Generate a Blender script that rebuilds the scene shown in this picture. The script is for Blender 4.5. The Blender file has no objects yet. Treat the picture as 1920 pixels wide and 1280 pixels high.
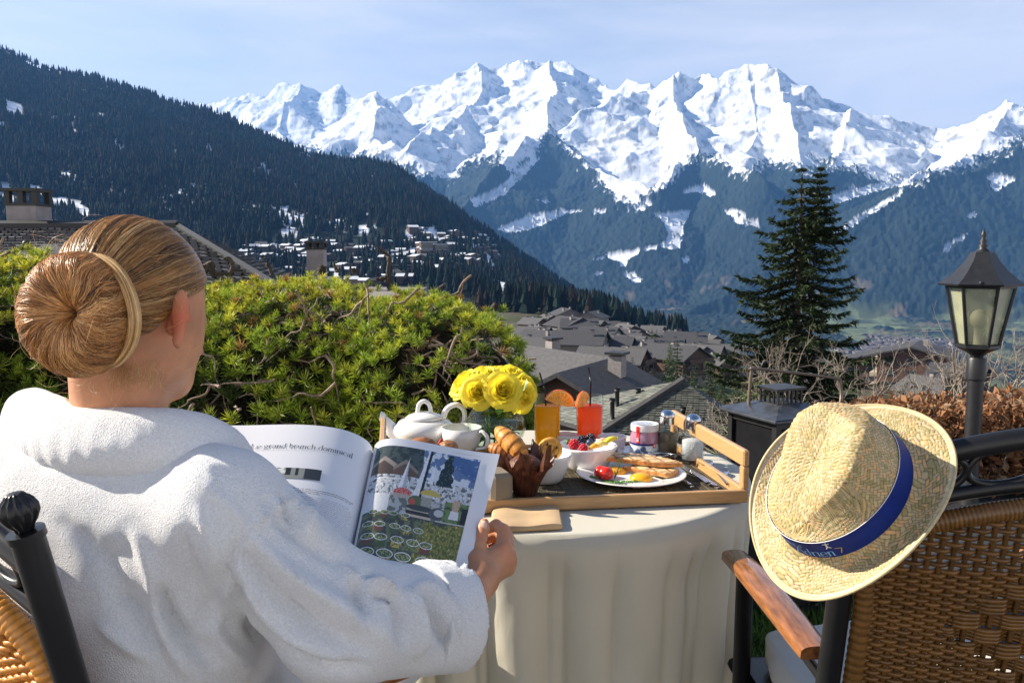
import bpy, math, random
import numpy as np
from mathutils import Vector, Matrix, Euler
PI = math.pi
random.seed(7)
rng = np.random.default_rng(7)
scn = bpy.context.scene
# ---------------------------------------------------------------- camera, world, sun
FPX = 1600.0; PITCH = math.radians(5.8); CAMZ = 1.25
cd = bpy.data.cameras.new('camera'); cam = bpy.data.objects.new('camera', cd)
scn.collection.objects.link(cam); scn.camera = cam
cam.location = (0, 0, CAMZ); cam.rotation_euler = (PI/2 - PITCH, 0, 0)
cd.sensor_width = 36.0; cd.lens = FPX/1920*36.0; cd.clip_start = .02; cd.clip_end = 40000
SUN = Vector((-0.83, 0.20, 0.52)).normalized()
w = bpy.data.worlds.new('World'); scn.world = w; w.use_nodes = True
nt = w.node_tree; nt.nodes.clear()
wo = nt.nodes.new('ShaderNodeOutputWorld'); bg = nt.nodes.new('ShaderNodeBackground')
sky = nt.nodes.new('ShaderNodeTexSky'); sky.sky_type = 'NISHITA'; sky.sun_disc = False
sky.sun_elevation = math.asin(SUN.z); sky.sun_rotation = math.atan2(SUN.x, SUN.y)
sky.altitude = 1500; sky.air_density = 1.1; sky.dust_density = 0.8; sky.ozone_density = 2.0
bg.inputs['Strength'].default_value = 0.06
# thin high cloud: long streaks mixed over the sky by view direction
tc = nt.nodes.new('ShaderNodeTexCoord'); mp = nt.nodes.new('ShaderNodeMapping')
mp.inputs['Scale'].default_value = (1.6, 1.6, 9.0); mp.inputs['Rotation'].default_value = (0.10, 0.12, 0.3)
n1 = nt.nodes.new('ShaderNodeTexNoise'); n1.inputs['Scale'].default_value = 1.7; n1.inputs['Detail'].default_value = 7; n1.inputs['Roughness'].default_value = .55
n1.inputs['Distortion'].default_value = .5
cr = nt.nodes.new('ShaderNodeValToRGB'); cr.color_ramp.elements[0].position = .30; cr.color_ramp.elements[1].position = .56; cr.color_ramp.elements[0].color = (.58, .58, .58, 1)
mx = nt.nodes.new('ShaderNodeMix'); mx.data_type = 'RGBA'
sp_ = nt.nodes.new('ShaderNodeSeparateXYZ'); mr = nt.nodes.new('ShaderNodeMapRange')
mr.inputs['From Min'].default_value = 0.0; mr.inputs['From Max'].default_value = .62
mr.inputs['To Min'].default_value = 1.0; mr.inputs['To Max'].default_value = 0
ml = nt.nodes.new('ShaderNodeMath'); ml.operation = 'MULTIPLY'
L = nt.links.new
L(tc.outputs['Generated'], mp.inputs['Vector']); L(mp.outputs[0], n1.inputs['Vector']); L(n1.outputs['Fac'], cr.inputs['Fac'])
L(tc.outputs['Generated'], sp_.inputs[0]); L(sp_.outputs['Z'], mr.inputs['Value'])
L(cr.outputs['Color'], ml.inputs[0]); L(mr.outputs[0], ml.inputs[1])
L(ml.outputs[0], mx.inputs[0]); L(sky.outputs[0], mx.inputs[6]); mx.inputs[7].default_value = (9.8, 9.1, 8.8, 1)
L(mx.outputs[2], bg.inputs['Color']); L(bg.outputs[0], wo.inputs['Surface'])
sd = bpy.data.lights.new('sun', 'SUN'); sd.energy = 5.0; sd.angle = math.radians(.55); sd.color = (1, .91, .77)
so = bpy.data.objects.new('sun', sd); scn.collection.objects.link(so)
so.rotation_euler = SUN.to_track_quat('Z', 'Y').to_euler()
vs = scn.view_settings; vs.view_transform = 'Standard'; vs.look = 'None'; vs.gamma = 1; vs.exposure = 1.3
scn.display_settings.display_device = 'sRGB'
cy = scn.cycles; cy.max_bounces = 8; cy.diffuse_bounces = 3; cy.glossy_bounces = 4; cy.transmission_bounces = 8
cy.transparent_max_bounces = 12; cy.caustics_reflective = False; cy.caustics_refractive = False; cy.volume_bounces = 0
cy.use_denoising = True
# ---------------------------------------------------------------- helpers
_S, _C = math.sin(PITCH), math.cos(PITCH)
def P(px, py, d):                       # a point d metres deep along the view through a photo pixel
    x = (px-960)/FPX; y = (640-py)/FPX
    return np.array([x*d, d*(_C + y*_S), CAMZ + d*(y*_C - _S)])
def G(px, py, z):                       # where the ray meets the level z
    y = (640-py)/FPX
    return P(px, py, (z-CAMZ)/(y*_C - _S))
def pix(V):                             # world -> photo pixel, depth
    V = np.asarray(V, float); X = V[:, 0]; Y = V[:, 1]; Z = V[:, 2]-CAMZ
    d = Y*_C - Z*_S; u = Y*_S + Z*_C
    d = np.maximum(d, 1e-6)
    return 960+FPX*X/d, 640-FPX*u/d, d
def nrm(v):
    v = np.asarray(v, float); return v/ (np.linalg.norm(v, axis=-1, keepdims=True)+1e-12)
def lin(h):                             # '#rrggbb' -> linear
    h = h.lstrip('#'); c = [int(h[i:i+2], 16)/255 for i in (0, 2, 4)]
    return tuple((x/12.92 if x <= .04045 else ((x+.055)/1.055)**2.4) for x in c)
COL = scn.collection
def sstep(a, b, x):
    t = np.clip((x-a)/(b-a), 0, 1); return t*t*(3-2*t)
# noise
_pm = np.random.default_rng(3).permutation(512)
_pm = np.concatenate([_pm, _pm, _pm])
_gr = nrm(np.random.default_rng(4).normal(size=(512, 3)))
def perlin(x, y, z=0.):
    x, y, z = np.broadcast_arrays(np.asarray(x, float), np.asarray(y, float), np.asarray(z, float))
    xi = np.floor(x).astype(int); yi = np.floor(y).astype(int); zi = np.floor(z).astype(int)
    xf = x-xi; yf = y-yi; zf = z-zi
    f = lambda t: t*t*t*(t*(t*6-15)+10)
    u, v, w_ = f(xf), f(yf), f(zf)
    def g(i, j, k):
        h = _pm[_pm[_pm[(xi+i) & 511] + ((yi+j) & 511)] + ((zi+k) & 511)]
        q = _gr[h]; return q[..., 0]*(xf-i) + q[..., 1]*(yf-j) + q[..., 2]*(zf-k)
    def lp(a, b, t): return a+(b-a)*t
    return lp(lp(lp(g(0,0,0), g(1,0,0), u), lp(g(0,1,0), g(1,1,0), u), v), lp(lp(g(0,0,1), g(1,0,1), u), lp(g(0,1,1), g(1,1,1), u), v), w_)*1.6
def fbm(x, y, z=0., o=4, l=2.1, g=.5):
    s = 0; a = 1; t = 0
    for i in range(o):
        s = s+a*perlin(x+17.3*i, y-9.1*i, z+5.7*i); t += a; a *= g; x = x*l; y = y*l; z = z*l
    return s/t
def ridged(x, y, z=0., o=5, l=2.1, g=.55):
    s = 0; a = 1; t = 0; w_ = 1.
    for i in range(o):
        n = 1-np.abs(perlin(x+11.3*i, y+3.1*i, z))*1.5; n = np.clip(n, 0, 1)**2
        s = s+a*n*w_; t += a; w_ = np.clip(n*1.5, 0, 1); a *= g; x = x*l; y = y*l
    return s/t
# ---- geometry kit: a shape is (V, [face arrays])
class MB:
    def __init__(s): s.V = []; s.F = []; s.n = 0; s.mi = []; s.C = []
    def add(s, sh, m=0, col=None):
        V, Fs = sh; V = np.asarray(V, float).reshape(-1, 3)
        for F in Fs:
            F = np.asarray(F, int)
            if len(F): s.F.append(F+s.n); s.mi.append(np.full(len(F), m))
        s.V.append(V); s.n += len(V)
        if col is not None:
            c = np.asarray(col, float)
            if c.ndim == 1: c = np.tile(c, (len(V), 1))
            s.C.append(c[:, :3])
        else: s.C.append(np.ones((len(V), 3)))
        return s
    def shape(s): return (np.concatenate(s.V), s.F)
    def build(s, name, mats, parent=None, smooth=True, angle=None, color=False, origin=None):
        V = np.concatenate(s.V)
        if parent is None and origin is None:
            origin = ((V[:, 0].min()+V[:, 0].max())/2, (V[:, 1].min()+V[:, 1].max())/2, V[:, 2].min())
        if parent is not None: origin = parent['_o'] if '_o' in parent.keys() else (0, 0, 0)
        V = V-np.array(origin)
        me = bpy.data.meshes.new(name)
        tot = [f.shape[1] for f in s.F for _ in range(1)]
        ls = np.concatenate([f.ravel() for f in s.F]); cnt = np.concatenate([np.full(len(f), f.shape[1]) for f in s.F])
        st = np.concatenate([[0], np.cumsum(cnt)[:-1]])
        me.vertices.add(len(V)); me.vertices.foreach_set('co', V.ravel())
        me.loops.add(len(ls)); me.loops.foreach_set('vertex_index', ls.astype(np.int32))
        me.polygons.add(len(cnt)); me.polygons.foreach_set('loop_start', st.astype(np.int32)); me.polygons.foreach_set('loop_total', cnt.astype(np.int32))
        me.polygons.foreach_set('material_index', np.concatenate(s.mi).astype(np.int32))
        me.update(calc_edges=True); me.validate()
        if not isinstance(mats, (list, tuple)): mats = [mats]
        for m in mats: me.materials.append(m)
        if color:
            a = me.color_attributes.new('Col', 'FLOAT_COLOR', 'POINT')
            C4 = np.concatenate([np.concatenate(s.C), np.ones((len(V), 1))], 1)
            a.data.foreach_set('color', C4.astype(np.float32).ravel())
        me.polygons.foreach_set('use_smooth', np.full(len(me.polygons), bool(smooth)))
        if smooth and angle: me.set_sharp_from_angle(angle=math.radians(angle))
        o = bpy.data.objects.new(name, me); COL.objects.link(o)
        if parent is not None:
            o.parent = parent; o['_o'] = tuple(origin)   # children share their thing's origin
        else:
            o.location = origin; o['_o'] = tuple(origin)
        return o
def tag(o, label=None, cat=None, group=None, kind=None):
    if label: o['label'] = label
    if cat: o['category'] = cat
    if group: o['group'] = group
    if kind: o['kind'] = kind
    return o
def thing(name, label, cat, at, group=None, rot=0):
    o = bpy.data.objects.new(name, None); COL.objects.link(o); o.empty_display_size = .05
    o.location = tuple(at); o['_o'] = tuple(float(v) for v in at) if not rot else (0., 0., 0.)
    if rot: o['_o'] = (0., 0., 0.); o.rotation_euler = (0, 0, rot)
    return tag(o, label, cat, group)
def local(name, label, cat, at, rot=0, group=None, rotv=None):  # a thing whose parts are modelled round its own origin
    o = bpy.data.objects.new(name, None); COL.objects.link(o); o.empty_display_size = .05
    o.location = tuple(at); o['_o'] = (0., 0., 0.)
    o.rotation_euler = rotv if rotv is not None else (0, 0, rot)
    return tag(o, label, cat, group)
def copy_tree(o, parent=None):
    c = o.copy(); COL.objects.link(c)
    if parent is not None: c.parent = parent
    for ch in o.children: copy_tree(ch, c)
    return c
def xf(sh, M=None, s=1, t=(0, 0, 0), rz=0, rx=0, ry=0):
    V = np.asarray(sh[0], float)*np.asarray(s)
    for ax, a in (('X', rx), ('Y', ry), ('Z', rz)):
        if a: V = V@np.array(Matrix.Rotation(a, 3, ax)).T
    if M is not None: V = V@np.array(M).T
    return (V+np.asarray(t, float), sh[1])
def box(c, s, rz=0, bev=0):
    c = np.asarray(c, float); h = np.asarray(s, float)/2
    if bev:
        b = min(bev, h.min()*.98); V = []; 
        for sx in (-1, 1):
            for sy in (-1, 1):
                for sz in (-1, 1):
                    V += [(sx*h[0], sy*(h[1]-b), sz*(h[2]-b)), (sx*(h[0]-b), sy*h[1], sz*(h[2]-b)), (sx*(h[0]-b), sy*(h[1]-b), sz*h[2])]
        V = np.array(V); I = lambda sx, sy, sz, k: ((sx*2+sy)*2+sz)*3+k
        Q = []; T = []
        for s_ in (0, 1):
            Q.append([I(s_,0,0,0), I(s_,1,0,0), I(s_,1,1,0), I(s_,0,1,0)][::1 if s_ else -1])
            Q.append([I(0,s_,0,1), I(1,s_,0,1), I(1,s_,1,1), I(0,s_,1,1)][::-1 if s_ else 1])
            Q.append([I(0,0,s_,2), I(1,0,s_,2), I(1,1,s_,2), I(0,1,s_,2)][::1 if s_ else -1])
        for a in (0, 1):
            for b_ in (0, 1):
                q = [I(a,b_,0,0), I(a,b_,0,1), I(a,b_,1,1), I(a,b_,1,0)]; Q.append(q if (a == b_) else q[::-1])
                q = [I(a,0,b_,0), I(a,1,b_,0), I(a,1,b_,2), I(a,0,b_,2)]; Q.append(q if (a == b_) else q[::-1])
                q = [I(0,a,b_,1), I(0,a,b_,2), I(1,a,b_,2), I(1,a,b_,1)]; Q.append(q if (a == b_) else q[::-1])
                for c_ in (0, 1):
                    t_ = [I(a,b_,c_,0), I(a,b_,c_,1), I(a,b_,c_,2)]; T.append(t_ if (a+b_+c_) % 2 else t_[::-1])
        Fs = [np.array(Q), np.array(T)]
    else:
        V = np.array([(x, y, z) for x in (-h[0], h[0]) for y in (-h[1], h[1]) for z in (-h[2], h[2])])
        Fs = [np.array([[0,1,3,2],[4,6,7,5],[0,4,5,1],[2,3,7,6],[0,2,6,4],[1,5,7,3]])]
    if rz: V = V@np.array(Matrix.Rotation(rz, 3, 'Z')).T
    return (V+c, Fs)
def gridf(nu, nv, cu=False, cv=False):
    a = np.arange(nu if cu else nu-1); b = np.arange(nv if cv else nv-1)
    A, B = np.meshgrid(a, b, indexing='ij'); A = A.ravel(); B = B.ravel(); A1 = (A+1) % nu; B1 = (B+1) % nv
    return np.stack([A*nv+B, A1*nv+B, A1*nv+B1, A*nv+B1], 1)
def surf(Pt, cu=False, cv=False):       # Pt (nu,nv,3)
    nu, nv = Pt.shape[:2]; return (Pt.reshape(-1, 3), [gridf(nu, nv, cu, cv)])
def frames(path, closed=False):
    p = np.asarray(path, float); n = len(p)
    t = nrm(np.roll(p, -1, 0)-np.roll(p, 1, 0)) if closed else nrm(np.gradient(p, axis=0))
    a = np.array([0, 0, 1.]) if abs(t[0][2]) < .9 else np.array([1., 0, 0])
    N = np.zeros_like(p); v = a-t[0]*np.dot(a, t[0]); N[0] = nrm(v)
    for i in range(1, n):
        v = N[i-1]-t[i]*np.dot(N[i-1], t[i]); N[i] = nrm(v)
    return t, N, np.cross(t, N)
def tube(path, r, n=8, caps=True, closed=False, flat=1., up=None):
    p = np.asarray(path, float); m = len(p); r = np.broadcast_to(np.asarray(r, float), (m,))
    t, N, B = frames(p, closed)
    if up is not None:
        u = np.asarray(up, float); N = nrm(u-t*(t@u)[:, None]); B = np.cross(t, N)
    a = np.arange(n)*2*PI/n
    V = p[:, None]+r[:, None, None]*(np.cos(a)[None, :, None]*N[:, None]*flat+np.sin(a)[None, :, None]*B[:, None])
    Fs = [gridf(m, n, closed, True)[:, ::-1]]; V = V.reshape(-1, 3)
    if caps and not closed:
        Fs.append(np.array([np.arange(n)])); Fs.append(np.array([(m-1)*n+np.arange(n)[::-1]]))
    return (V, Fs)
def lathe(prof, n=32, at=(0, 0, 0), sx=1., sy=1., wob=None):
    pr = np.asarray(prof, float); a = np.arange(n)*2*PI/n
    r = pr[:, 0][:, None]*np.ones(n)[None]
    if wob is not None: r = r*wob(a)[None, :]
    V = np.stack([r*np.cos(a)*sx, r*np.sin(a)*sy, pr[:, 1][:, None]*np.ones(n)[None]], -1)+np.asarray(at, float)
    return (V.reshape(-1, 3), [gridf(len(pr), n, False, True)[:, ::-1]])
def ball(c, r, nu=12, nv=18):
    th = np.linspace(0.02, PI-.02, nu); pr = np.stack([np.sin(th), -np.cos(th)], 1)
    V, F = lathe(pr, nv); return (V*np.asarray(r, float)+np.asarray(c, float), F)
def spline(pts, n=40, closed=False):
    p = np.asarray(pts, float); m = len(p)
    if closed: q = np.vstack([p[-1], p, p[0], p[1]]); segs = m
    else: q = np.vstack([2*p[0]-p[1], p, 2*p[-1]-p[-2]]); segs = m-1
    u = np.linspace(0, segs, n, endpoint=not closed); i = np.minimum(u.astype(int), segs-1); t = (u-i)[:, None]
    a, b, c, d = q[i], q[i+1], q[i+2], q[i+3]
    return .5*((2*b)+(-a+c)*t+(2*a-5*b+4*c-d)*t*t+(-a+3*b-3*c+d)*t**3)
def prism(poly, z0, z1):                # polygon in xy extruded
    p = np.asarray(poly, float); n = len(p)
    V = np.vstack([np.c_[p, np.full(n, z0)], np.c_[p, np.full(n, z1)]]); i = np.arange(n); j = (i+1) % n
    return (V, [np.stack([i, j, j+n, i+n], 1), np.array([np.arange(n)[::-1]]), np.array([np.arange(n)+n])])
# ---- signed-distance modelling: smooth union of round cones / ellipsoids, then an isosurface
def cone_sdf(Q, a, b, ra, rb):
    a = np.asarray(a, float); b = np.asarray(b, float); ab = b-a; L2 = ab@ab+1e-12
    h = np.clip((Q-a)@ab/L2, 0, 1); return np.linalg.norm(Q-a-h[:, None]*ab, axis=1)-(ra+(rb-ra)*h)
def ell_sdf(Q, c, r, R=None):
    q = Q-np.asarray(c, float)
    if R is not None: q = q@np.asarray(R)
    r = np.asarray(r, float); k0 = np.linalg.norm(q/r, axis=1); k1 = np.linalg.norm(q/(r*r), axis=1)
    return k0*(k0-1)/(k1+1e-9)
def smin(a, b, k): 
    h = np.clip(.5+.5*(b-a)/k, 0, 1); return b+(a-b)*h-k*h*(1-h)
def iso(f, lo, hi, h, proj=2):
    lo = np.asarray(lo, float); hi = np.asarray(hi, float); n = np.ceil((hi-lo)/h).astype(int)+1
    ax = [lo[i]+h*np.arange(n[i]) for i in range(3)]
    D = np.empty(n, np.float32)
    for i in range(n[0]):
        Y, Z = np.meshgrid(ax[1], ax[2], indexing='ij')
        Q = np.stack([np.full(Y.size, ax[0][i]), Y.ravel(), Z.ravel()], 1); D[i] = f(Q).reshape(n[1], n[2])
    s = D < 0; m = n-1
    cnt = np.zeros(m, int); acc = np.zeros((*m, 3)); ne = np.zeros(m)
    cor = [(i, j, k) for i in (0, 1) for j in (0, 1) for k in (0, 1)]
    sl = lambda o: (slice(o[0], o[0]+m[0]), slice(o[1], o[1]+m[1]), slice(o[2], o[2]+m[2]))
    for c in cor: cnt += s[sl(c)]
    act = (cnt > 0) & (cnt < 8); idx = np.argwhere(act); vid = -np.ones(m, int); vid[act] = np.arange(len(idx))
    A = np.zeros((len(idx), 3)); W = np.zeros(len(idx))
    for c in cor:
        for a in range(3):
            if c[a] == 0:
                c2 = list(c); c2[a] = 1
                d0 = D[tuple((idx+c).T)]; d1 = D[tuple((idx+c2).T)]; x = (d0 < 0) != (d1 < 0)
                t = np.where(x, d0/(d0-d1+1e-20), 0); q = np.tile(np.array(c, float), (len(idx), 1)); q[:, a] += t
                A += q*x[:, None]; W += x
    V = lo+h*(idx+A/W[:, None]); F = []
    for a in range(3):
        b, c = (a+1) % 3, (a+2) % 3
        s0 = [slice(0, n[i]) for i in range(3)]; s1 = list(s0); s0[a] = slice(0, n[a]-1); s1[a] = slice(1, n[a])
        x0 = s[tuple(s0)]; x1 = s[tuple(s1)]; e = np.argwhere(x0 != x1); ok = np.ones(len(e), bool)
        for q in (b, c): ok &= (e[:, q] > 0) & (e[:, q] < m[q])
        e = e[ok]; sg = x0[tuple(e.T)]
        eb = np.zeros(3, int); eb[b] = 1; ec = np.zeros(3, int); ec[c] = 1
        q = np.stack([vid[tuple((e-eb-ec).T)], vid[tuple((e-ec).T)], vid[tuple(e.T)], vid[tuple((e-eb).T)]], 1)
        q[~sg] = q[~sg][:, ::-1]; F.append(q)
    F = np.concatenate(F)
    for _ in range(proj):
        e = h*.25; d = f(V); g = np.stack([f(V+np.eye(3)[i]*e)-f(V-np.eye(3)[i]*e) for i in range(3)], 1)/(2*e)
        V = V-g*np.clip(d/(np.sum(g*g, 1)+1e-6), -h, h)[:, None]
    return V, F
def vnorm(V, F):
    n = np.cross(V[F[:, 2]]-V[F[:, 0]], V[F[:, 3 if F.shape[1] > 3 else 1]]-V[F[:, 1 if F.shape[1] > 3 else 0]])
    N = np.zeros_like(V)
    for k in range(F.shape[1]): 
        for a in range(3): N[:, a] += np.bincount(F[:, k], n[:, a], len(V))
    return nrm(N)
def smooth(V, F, it=2, lam=.5):
    E = np.vstack([F[:, [i, (i+1) % F.shape[1]]] for i in range(F.shape[1])]); E = np.vstack([E, E[:, ::-1]])
    deg = np.bincount(E[:, 0], minlength=len(V)).astype(float)
    for _ in range(it):
        A = np.stack([np.bincount(E[:, 0], V[E[:, 1], a], len(V)) for a in range(3)], 1)/np.maximum(deg, 1)[:, None]
        V = V+(A-V)*lam
    return V
# ---- materials
def M(name, col, rough=.6, metal=0, var=.15, vs=20., bump=0, bs=80., bd=.02, coat=0, sss=0, sheen=0, trans=0, ior=1.45, attr=False,
      col2=None, spec=.5, stretch=None, detail=4, alpha=1, translucent=0, sssr=(1, .3, .15), aniso=0, thin=None, wave=None, obj_random=0, em=0):
    m = bpy.data.materials.new(name); m.use_nodes = True; t = m.node_tree; b = t.nodes['Principled BSDF']; Lk = t.links.new
    co = t.nodes.new('ShaderNodeTexCoord'); vec = co.outputs['Object']
    if stretch is not None:
        mp = t.nodes.new('ShaderNodeMapping'); mp.inputs['Scale'].default_value = stretch; Lk(vec, mp.inputs['Vector']); vec = mp.outputs[0]
    c1 = tuple(col)+(1,) if len(col) == 3 else col
    if attr:
        at = t.nodes.new('ShaderNodeAttribute'); at.attribute_name = 'Col'; src = at.outputs['Color']
    else:
        rgb = t.nodes.new('ShaderNodeRGB'); rgb.outputs[0].default_value = c1; src = rgb.outputs[0]
    if var or col2 is not None:
        n = t.nodes.new('ShaderNodeTexNoise'); n.inputs['Scale'].default_value = vs; n.inputs['Detail'].default_value = detail
        Lk(vec, n.inputs['Vector'])
        r = t.nodes.new('ShaderNodeMapRange'); r.inputs['From Min'].default_value = .3; r.inputs['From Max'].default_value = .7
        Lk(n.outputs['Fac'], r.inputs['Value'])
        mx = t.nodes.new('ShaderNodeMix'); mx.data_type = 'RGBA'
        if col2 is not None:
            Lk(r.outputs[0], mx.inputs[0]); Lk(src, mx.inputs[6]); mx.inputs[7].default_value = tuple(col2)+(1,)
        else:
            mx.blend_type = 'MULTIPLY'; mx.inputs[0].default_value = 1
            r.inputs['To Min'].default_value = 1-var; r.inputs['To Max'].default_value = 1+var
            Lk(src, mx.inputs[6]); Lk(r.outputs[0], mx.inputs[7])
        src = mx.outputs[2]
    if obj_random:
        oi = t.nodes.new('ShaderNodeObjectInfo'); r2 = t.nodes.new('ShaderNodeMapRange'); r2.inputs['To Min'].default_value = 1-obj_random; r2.inputs['To Max'].default_value = 1+obj_random
        Lk(oi.outputs['Random'], r2.inputs['Value']); m2 = t.nodes.new('ShaderNodeMix'); m2.data_type = 'RGBA'; m2.blend_type = 'MULTIPLY'; m2.inputs[0].default_value = 1
        Lk(src, m2.inputs[6]); Lk(r2.outputs[0], m2.inputs[7]); src = m2.outputs[2]
    Lk(src, b.inputs['Base Color'])
    b.inputs['Roughness'].default_value = rough; b.inputs['Metallic'].default_value = metal; b.inputs['IOR'].default_value = ior
    b.inputs['Specular IOR Level'].default_value = spec; b.inputs['Coat Weight'].default_value = coat; b.inputs['Coat Roughness'].default_value = .08
    b.inputs['Transmission Weight'].default_value = trans; b.inputs['Alpha'].default_value = alpha
    if sheen: b.inputs['Sheen Weight'].default_value = sheen; b.inputs['Sheen Roughness'].default_value = .4
    if sss: b.inputs['Subsurface Weight'].default_value = sss; b.inputs['Subsurface Radius'].default_value = sssr; b.inputs['Subsurface Scale'].default_value = .012
    if em: b.inputs['Emission Strength'].default_value = em; Lk(src, b.inputs['Emission Color'])
    if aniso: b.inputs['Anisotropic'].default_value = aniso
    if bump:
        n = t.nodes.new('ShaderNodeTexNoise'); n.inputs['Scale'].default_value = bs; n.inputs['Detail'].default_value = 3
        Lk(vec, n.inputs['Vector']); bp = t.nodes.new('ShaderNodeBump'); bp.inputs['Strength'].default_value = bump; bp.inputs['Distance'].default_value = bd
        Lk(n.outputs['Fac'], bp.inputs['Height']); Lk(bp.outputs[0], b.inputs['Normal'])
        if wave:
            wv = t.nodes.new('ShaderNodeTexWave'); wv.inputs['Scale'].default_value = wave; wv.inputs['Distortion'].default_value = .4
            Lk(vec, wv.inputs['Vector']); ad = t.nodes.new('ShaderNodeMath'); Lk(n.outputs['Fac'], ad.inputs[0]); Lk(wv.outputs['Fac'], ad.inputs[1]); Lk(ad.outputs[0], bp.inputs['Height'])
    if translucent:
        out = t.nodes['Material Output']; tr = t.nodes.new('ShaderNodeBsdfTranslucent'); ms = t.nodes.new('ShaderNodeMixShader')
        Lk(src, tr.inputs['Color']); ms.inputs[0].default_value = translucent; Lk(b.outputs[0], ms.inputs[1]); Lk(tr.outputs[0], ms.inputs[2]); Lk(ms.outputs[0], out.inputs['Surface'])
    return m
# ---------------------------------------------------------------- far massif: ridges as 3-D lines, slopes falling away from them
def seg_dist(X, Y, a, b):
    ab = b[:2]-a[:2]; L2 = ab@ab+1e-9
    h = np.clip(((X-a[0])*ab[0]+(Y-a[1])*ab[1])/L2, 0, 1)
    return np.hypot(X-a[0]-h*ab[0], Y-a[1]-h*ab[1]), a[2]+(b[2]-a[2])*h
def polar(px0, px1, nx, d0, d1, nr, pw=1.):
    px = np.linspace(px0, px1, nx); d = d0*(d1/d0)**(np.linspace(0, 1, nr)**pw)
    PX, D = np.meshgrid(px, d, indexing='ij')
    return (PX-960)/FPX*D, D, PX
RIDGES = [  # (slope, [(px,py,depth)...])
 (.80, [(350,215,9600),(420,188,9400),(470,172,9300),(500,180,9200),(530,160,9100),(565,150,9000),(600,165,9000),(640,168,8900),(672,188,8700),(700,215,8500)]),
 (.62, [(565,150,9000),(540,190,8500),(520,230,8000),(540,270,7500)]),
 (.80, [(690,180,8300),(760,178,8300),(775,152,8200),(800,149,8200),(850,145,8100),(880,128,8000),(895,118,8000),(912,127,8000),(930,140,8000),(960,130,7900),(990,110,7800),(1030,112,7800),(1060,118,7700),(1078,130,7600),(1100,135,7600),(1125,150,7500),(1150,162,7300),(1180,164,7000),(1220,165,6700)]),
 (.78, [(590,275,6600),(630,230,6700),(662,192,6800),(680,181,6800),(706,183,6800),(735,210,6700),(757,240,6600)]),
 (.62, [(700,186,6800),(712,215,6300),(700,250,5900),(740,280,5500)]),
 (.66, [(1210,172,6600),(1260,155,6500),(1280,152,6400),(1300,149,6500),(1318,134,6600),(1332,140,6400),(1345,142,6200),(1395,125,6200),(1430,135,6100),(1450,132,6000),(1464,136,6000),(1485,158,5900),(1510,174,5900),(1540,172,5900),(1570,182,5800),(1600,196,5800),(1650,214,5900),(1700,222,6000),(1760,229,6000),(1830,222,5600),(1862,210,5400),(1900,196,5200),(1935,205,5100),(2000,190,5000),(2180,150,5000),(2400,190,5200),(2700,170,5200)]),
 (.72, [(1262,156,6500),(1263,180,6050),(1283,238,5400),(1311,286,4800),(1383,310,4350),(1440,350,4000)]),
 (.70, [(1311,286,4800),(1270,315,4500),(1235,362,4200)]),
 (.58, [(1400,128,6200),(1412,180,5700),(1420,235,5300),(1400,270,4900)]),
 (.60, [(1455,132,6000),(1470,190,5500),(1495,245,5000),(1500,290,4600)]),
 (.60, [(1030,112,7800),(1030,150,7200),(1048,178,6700),(1025,205,6200),(1029,228,5600),(1060,255,5200),(1096,286,4900),(1168,329,4500),(1225,366,4200)]),
 (.60, [(895,118,8000),(905,160,7300),(880,200,6700),(850,235,6200),(800,262,5700),(760,285,5300)]),
 (.58, [(1029,228,5600),(990,262,5200),(960,300,4800),(900,345,4400),(870,385,4100),(840,420,3900)]),
 (.50, [(1210,172,6600),(1160,190,6200),(1110,210,5900),(1060,222,5700)]),
 (.50, [(1600,196,5800),(1590,240,5200),(1570,290,4600),(1540,340,4200),(1500,380,4000)]),
 (.62, [(2700,120,4300),(2300,180,4100),(1990,235,3900),(1920,270,3800),(1814,320,3650),(1755,338,3600),(1695,353,3500),(1630,392,3400),(1560,438,3300),(1480,480,3150),(1400,530,3050),(1320,575,2950),(1260,610,2850)]),
 (.55, [(1900,196,5200),(1860,250,4600),(1800,290,4200),(1700,335,3700)]),
]
def massif_z(X, Y):
    z = np.full(X.shape, -215.)
    z += 10*fbm(X/500, Y/500, 3)
    wx = X+fbm(X/420, Y/420, 1, o=3)*110; wy = Y+fbm(X/420, Y/420, 8, o=3)*110
    for k, pts in RIDGES:
        Q = [P(*p) for p in pts]
        best = np.full(X.shape, -1e9)
        for a, b in zip(Q[:-1], Q[1:]):
            h0 = max(max(a[2], b[2])+215, 60)
            rr = (h0/k)*1.15
            xm, ym = (a[:2]+b[:2])/2; reach = rr+np.hypot(*(a-b)[:2])/2
            m = np.hypot(X-xm, Y-ym) < reach
            if not m.any(): continue
            d0, _ = seg_dist(X[m], Y[m], a, b); d1, zz = seg_dist(wx[m], wy[m], a, b)
            wgt = sstep(40, 500, d0)
            dd = d0*(1-wgt)+d1*wgt
            v = zz-k*(dd*.97+34*(1-np.exp(-dd/42)))
            best[m] = np.maximum(best[m], v)
        z = np.maximum(z, best)
    h = np.clip((z+215)/800, 0, 1)
    rn = ridged(wx/900, wy/900, 2, o=3)-.45; hi = sstep(.9, 1, h)
    z = z+h*(150*rn*np.clip(h, .35, 1)+10*fbm(X/240, Y/240, 9, o=5)+4*ridged(X/90, Y/90, 3, o=3)+(16+14*hi)*(ridged(X/420, Y/420, 5, o=6, g=.55)-.4))
    return z
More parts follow.
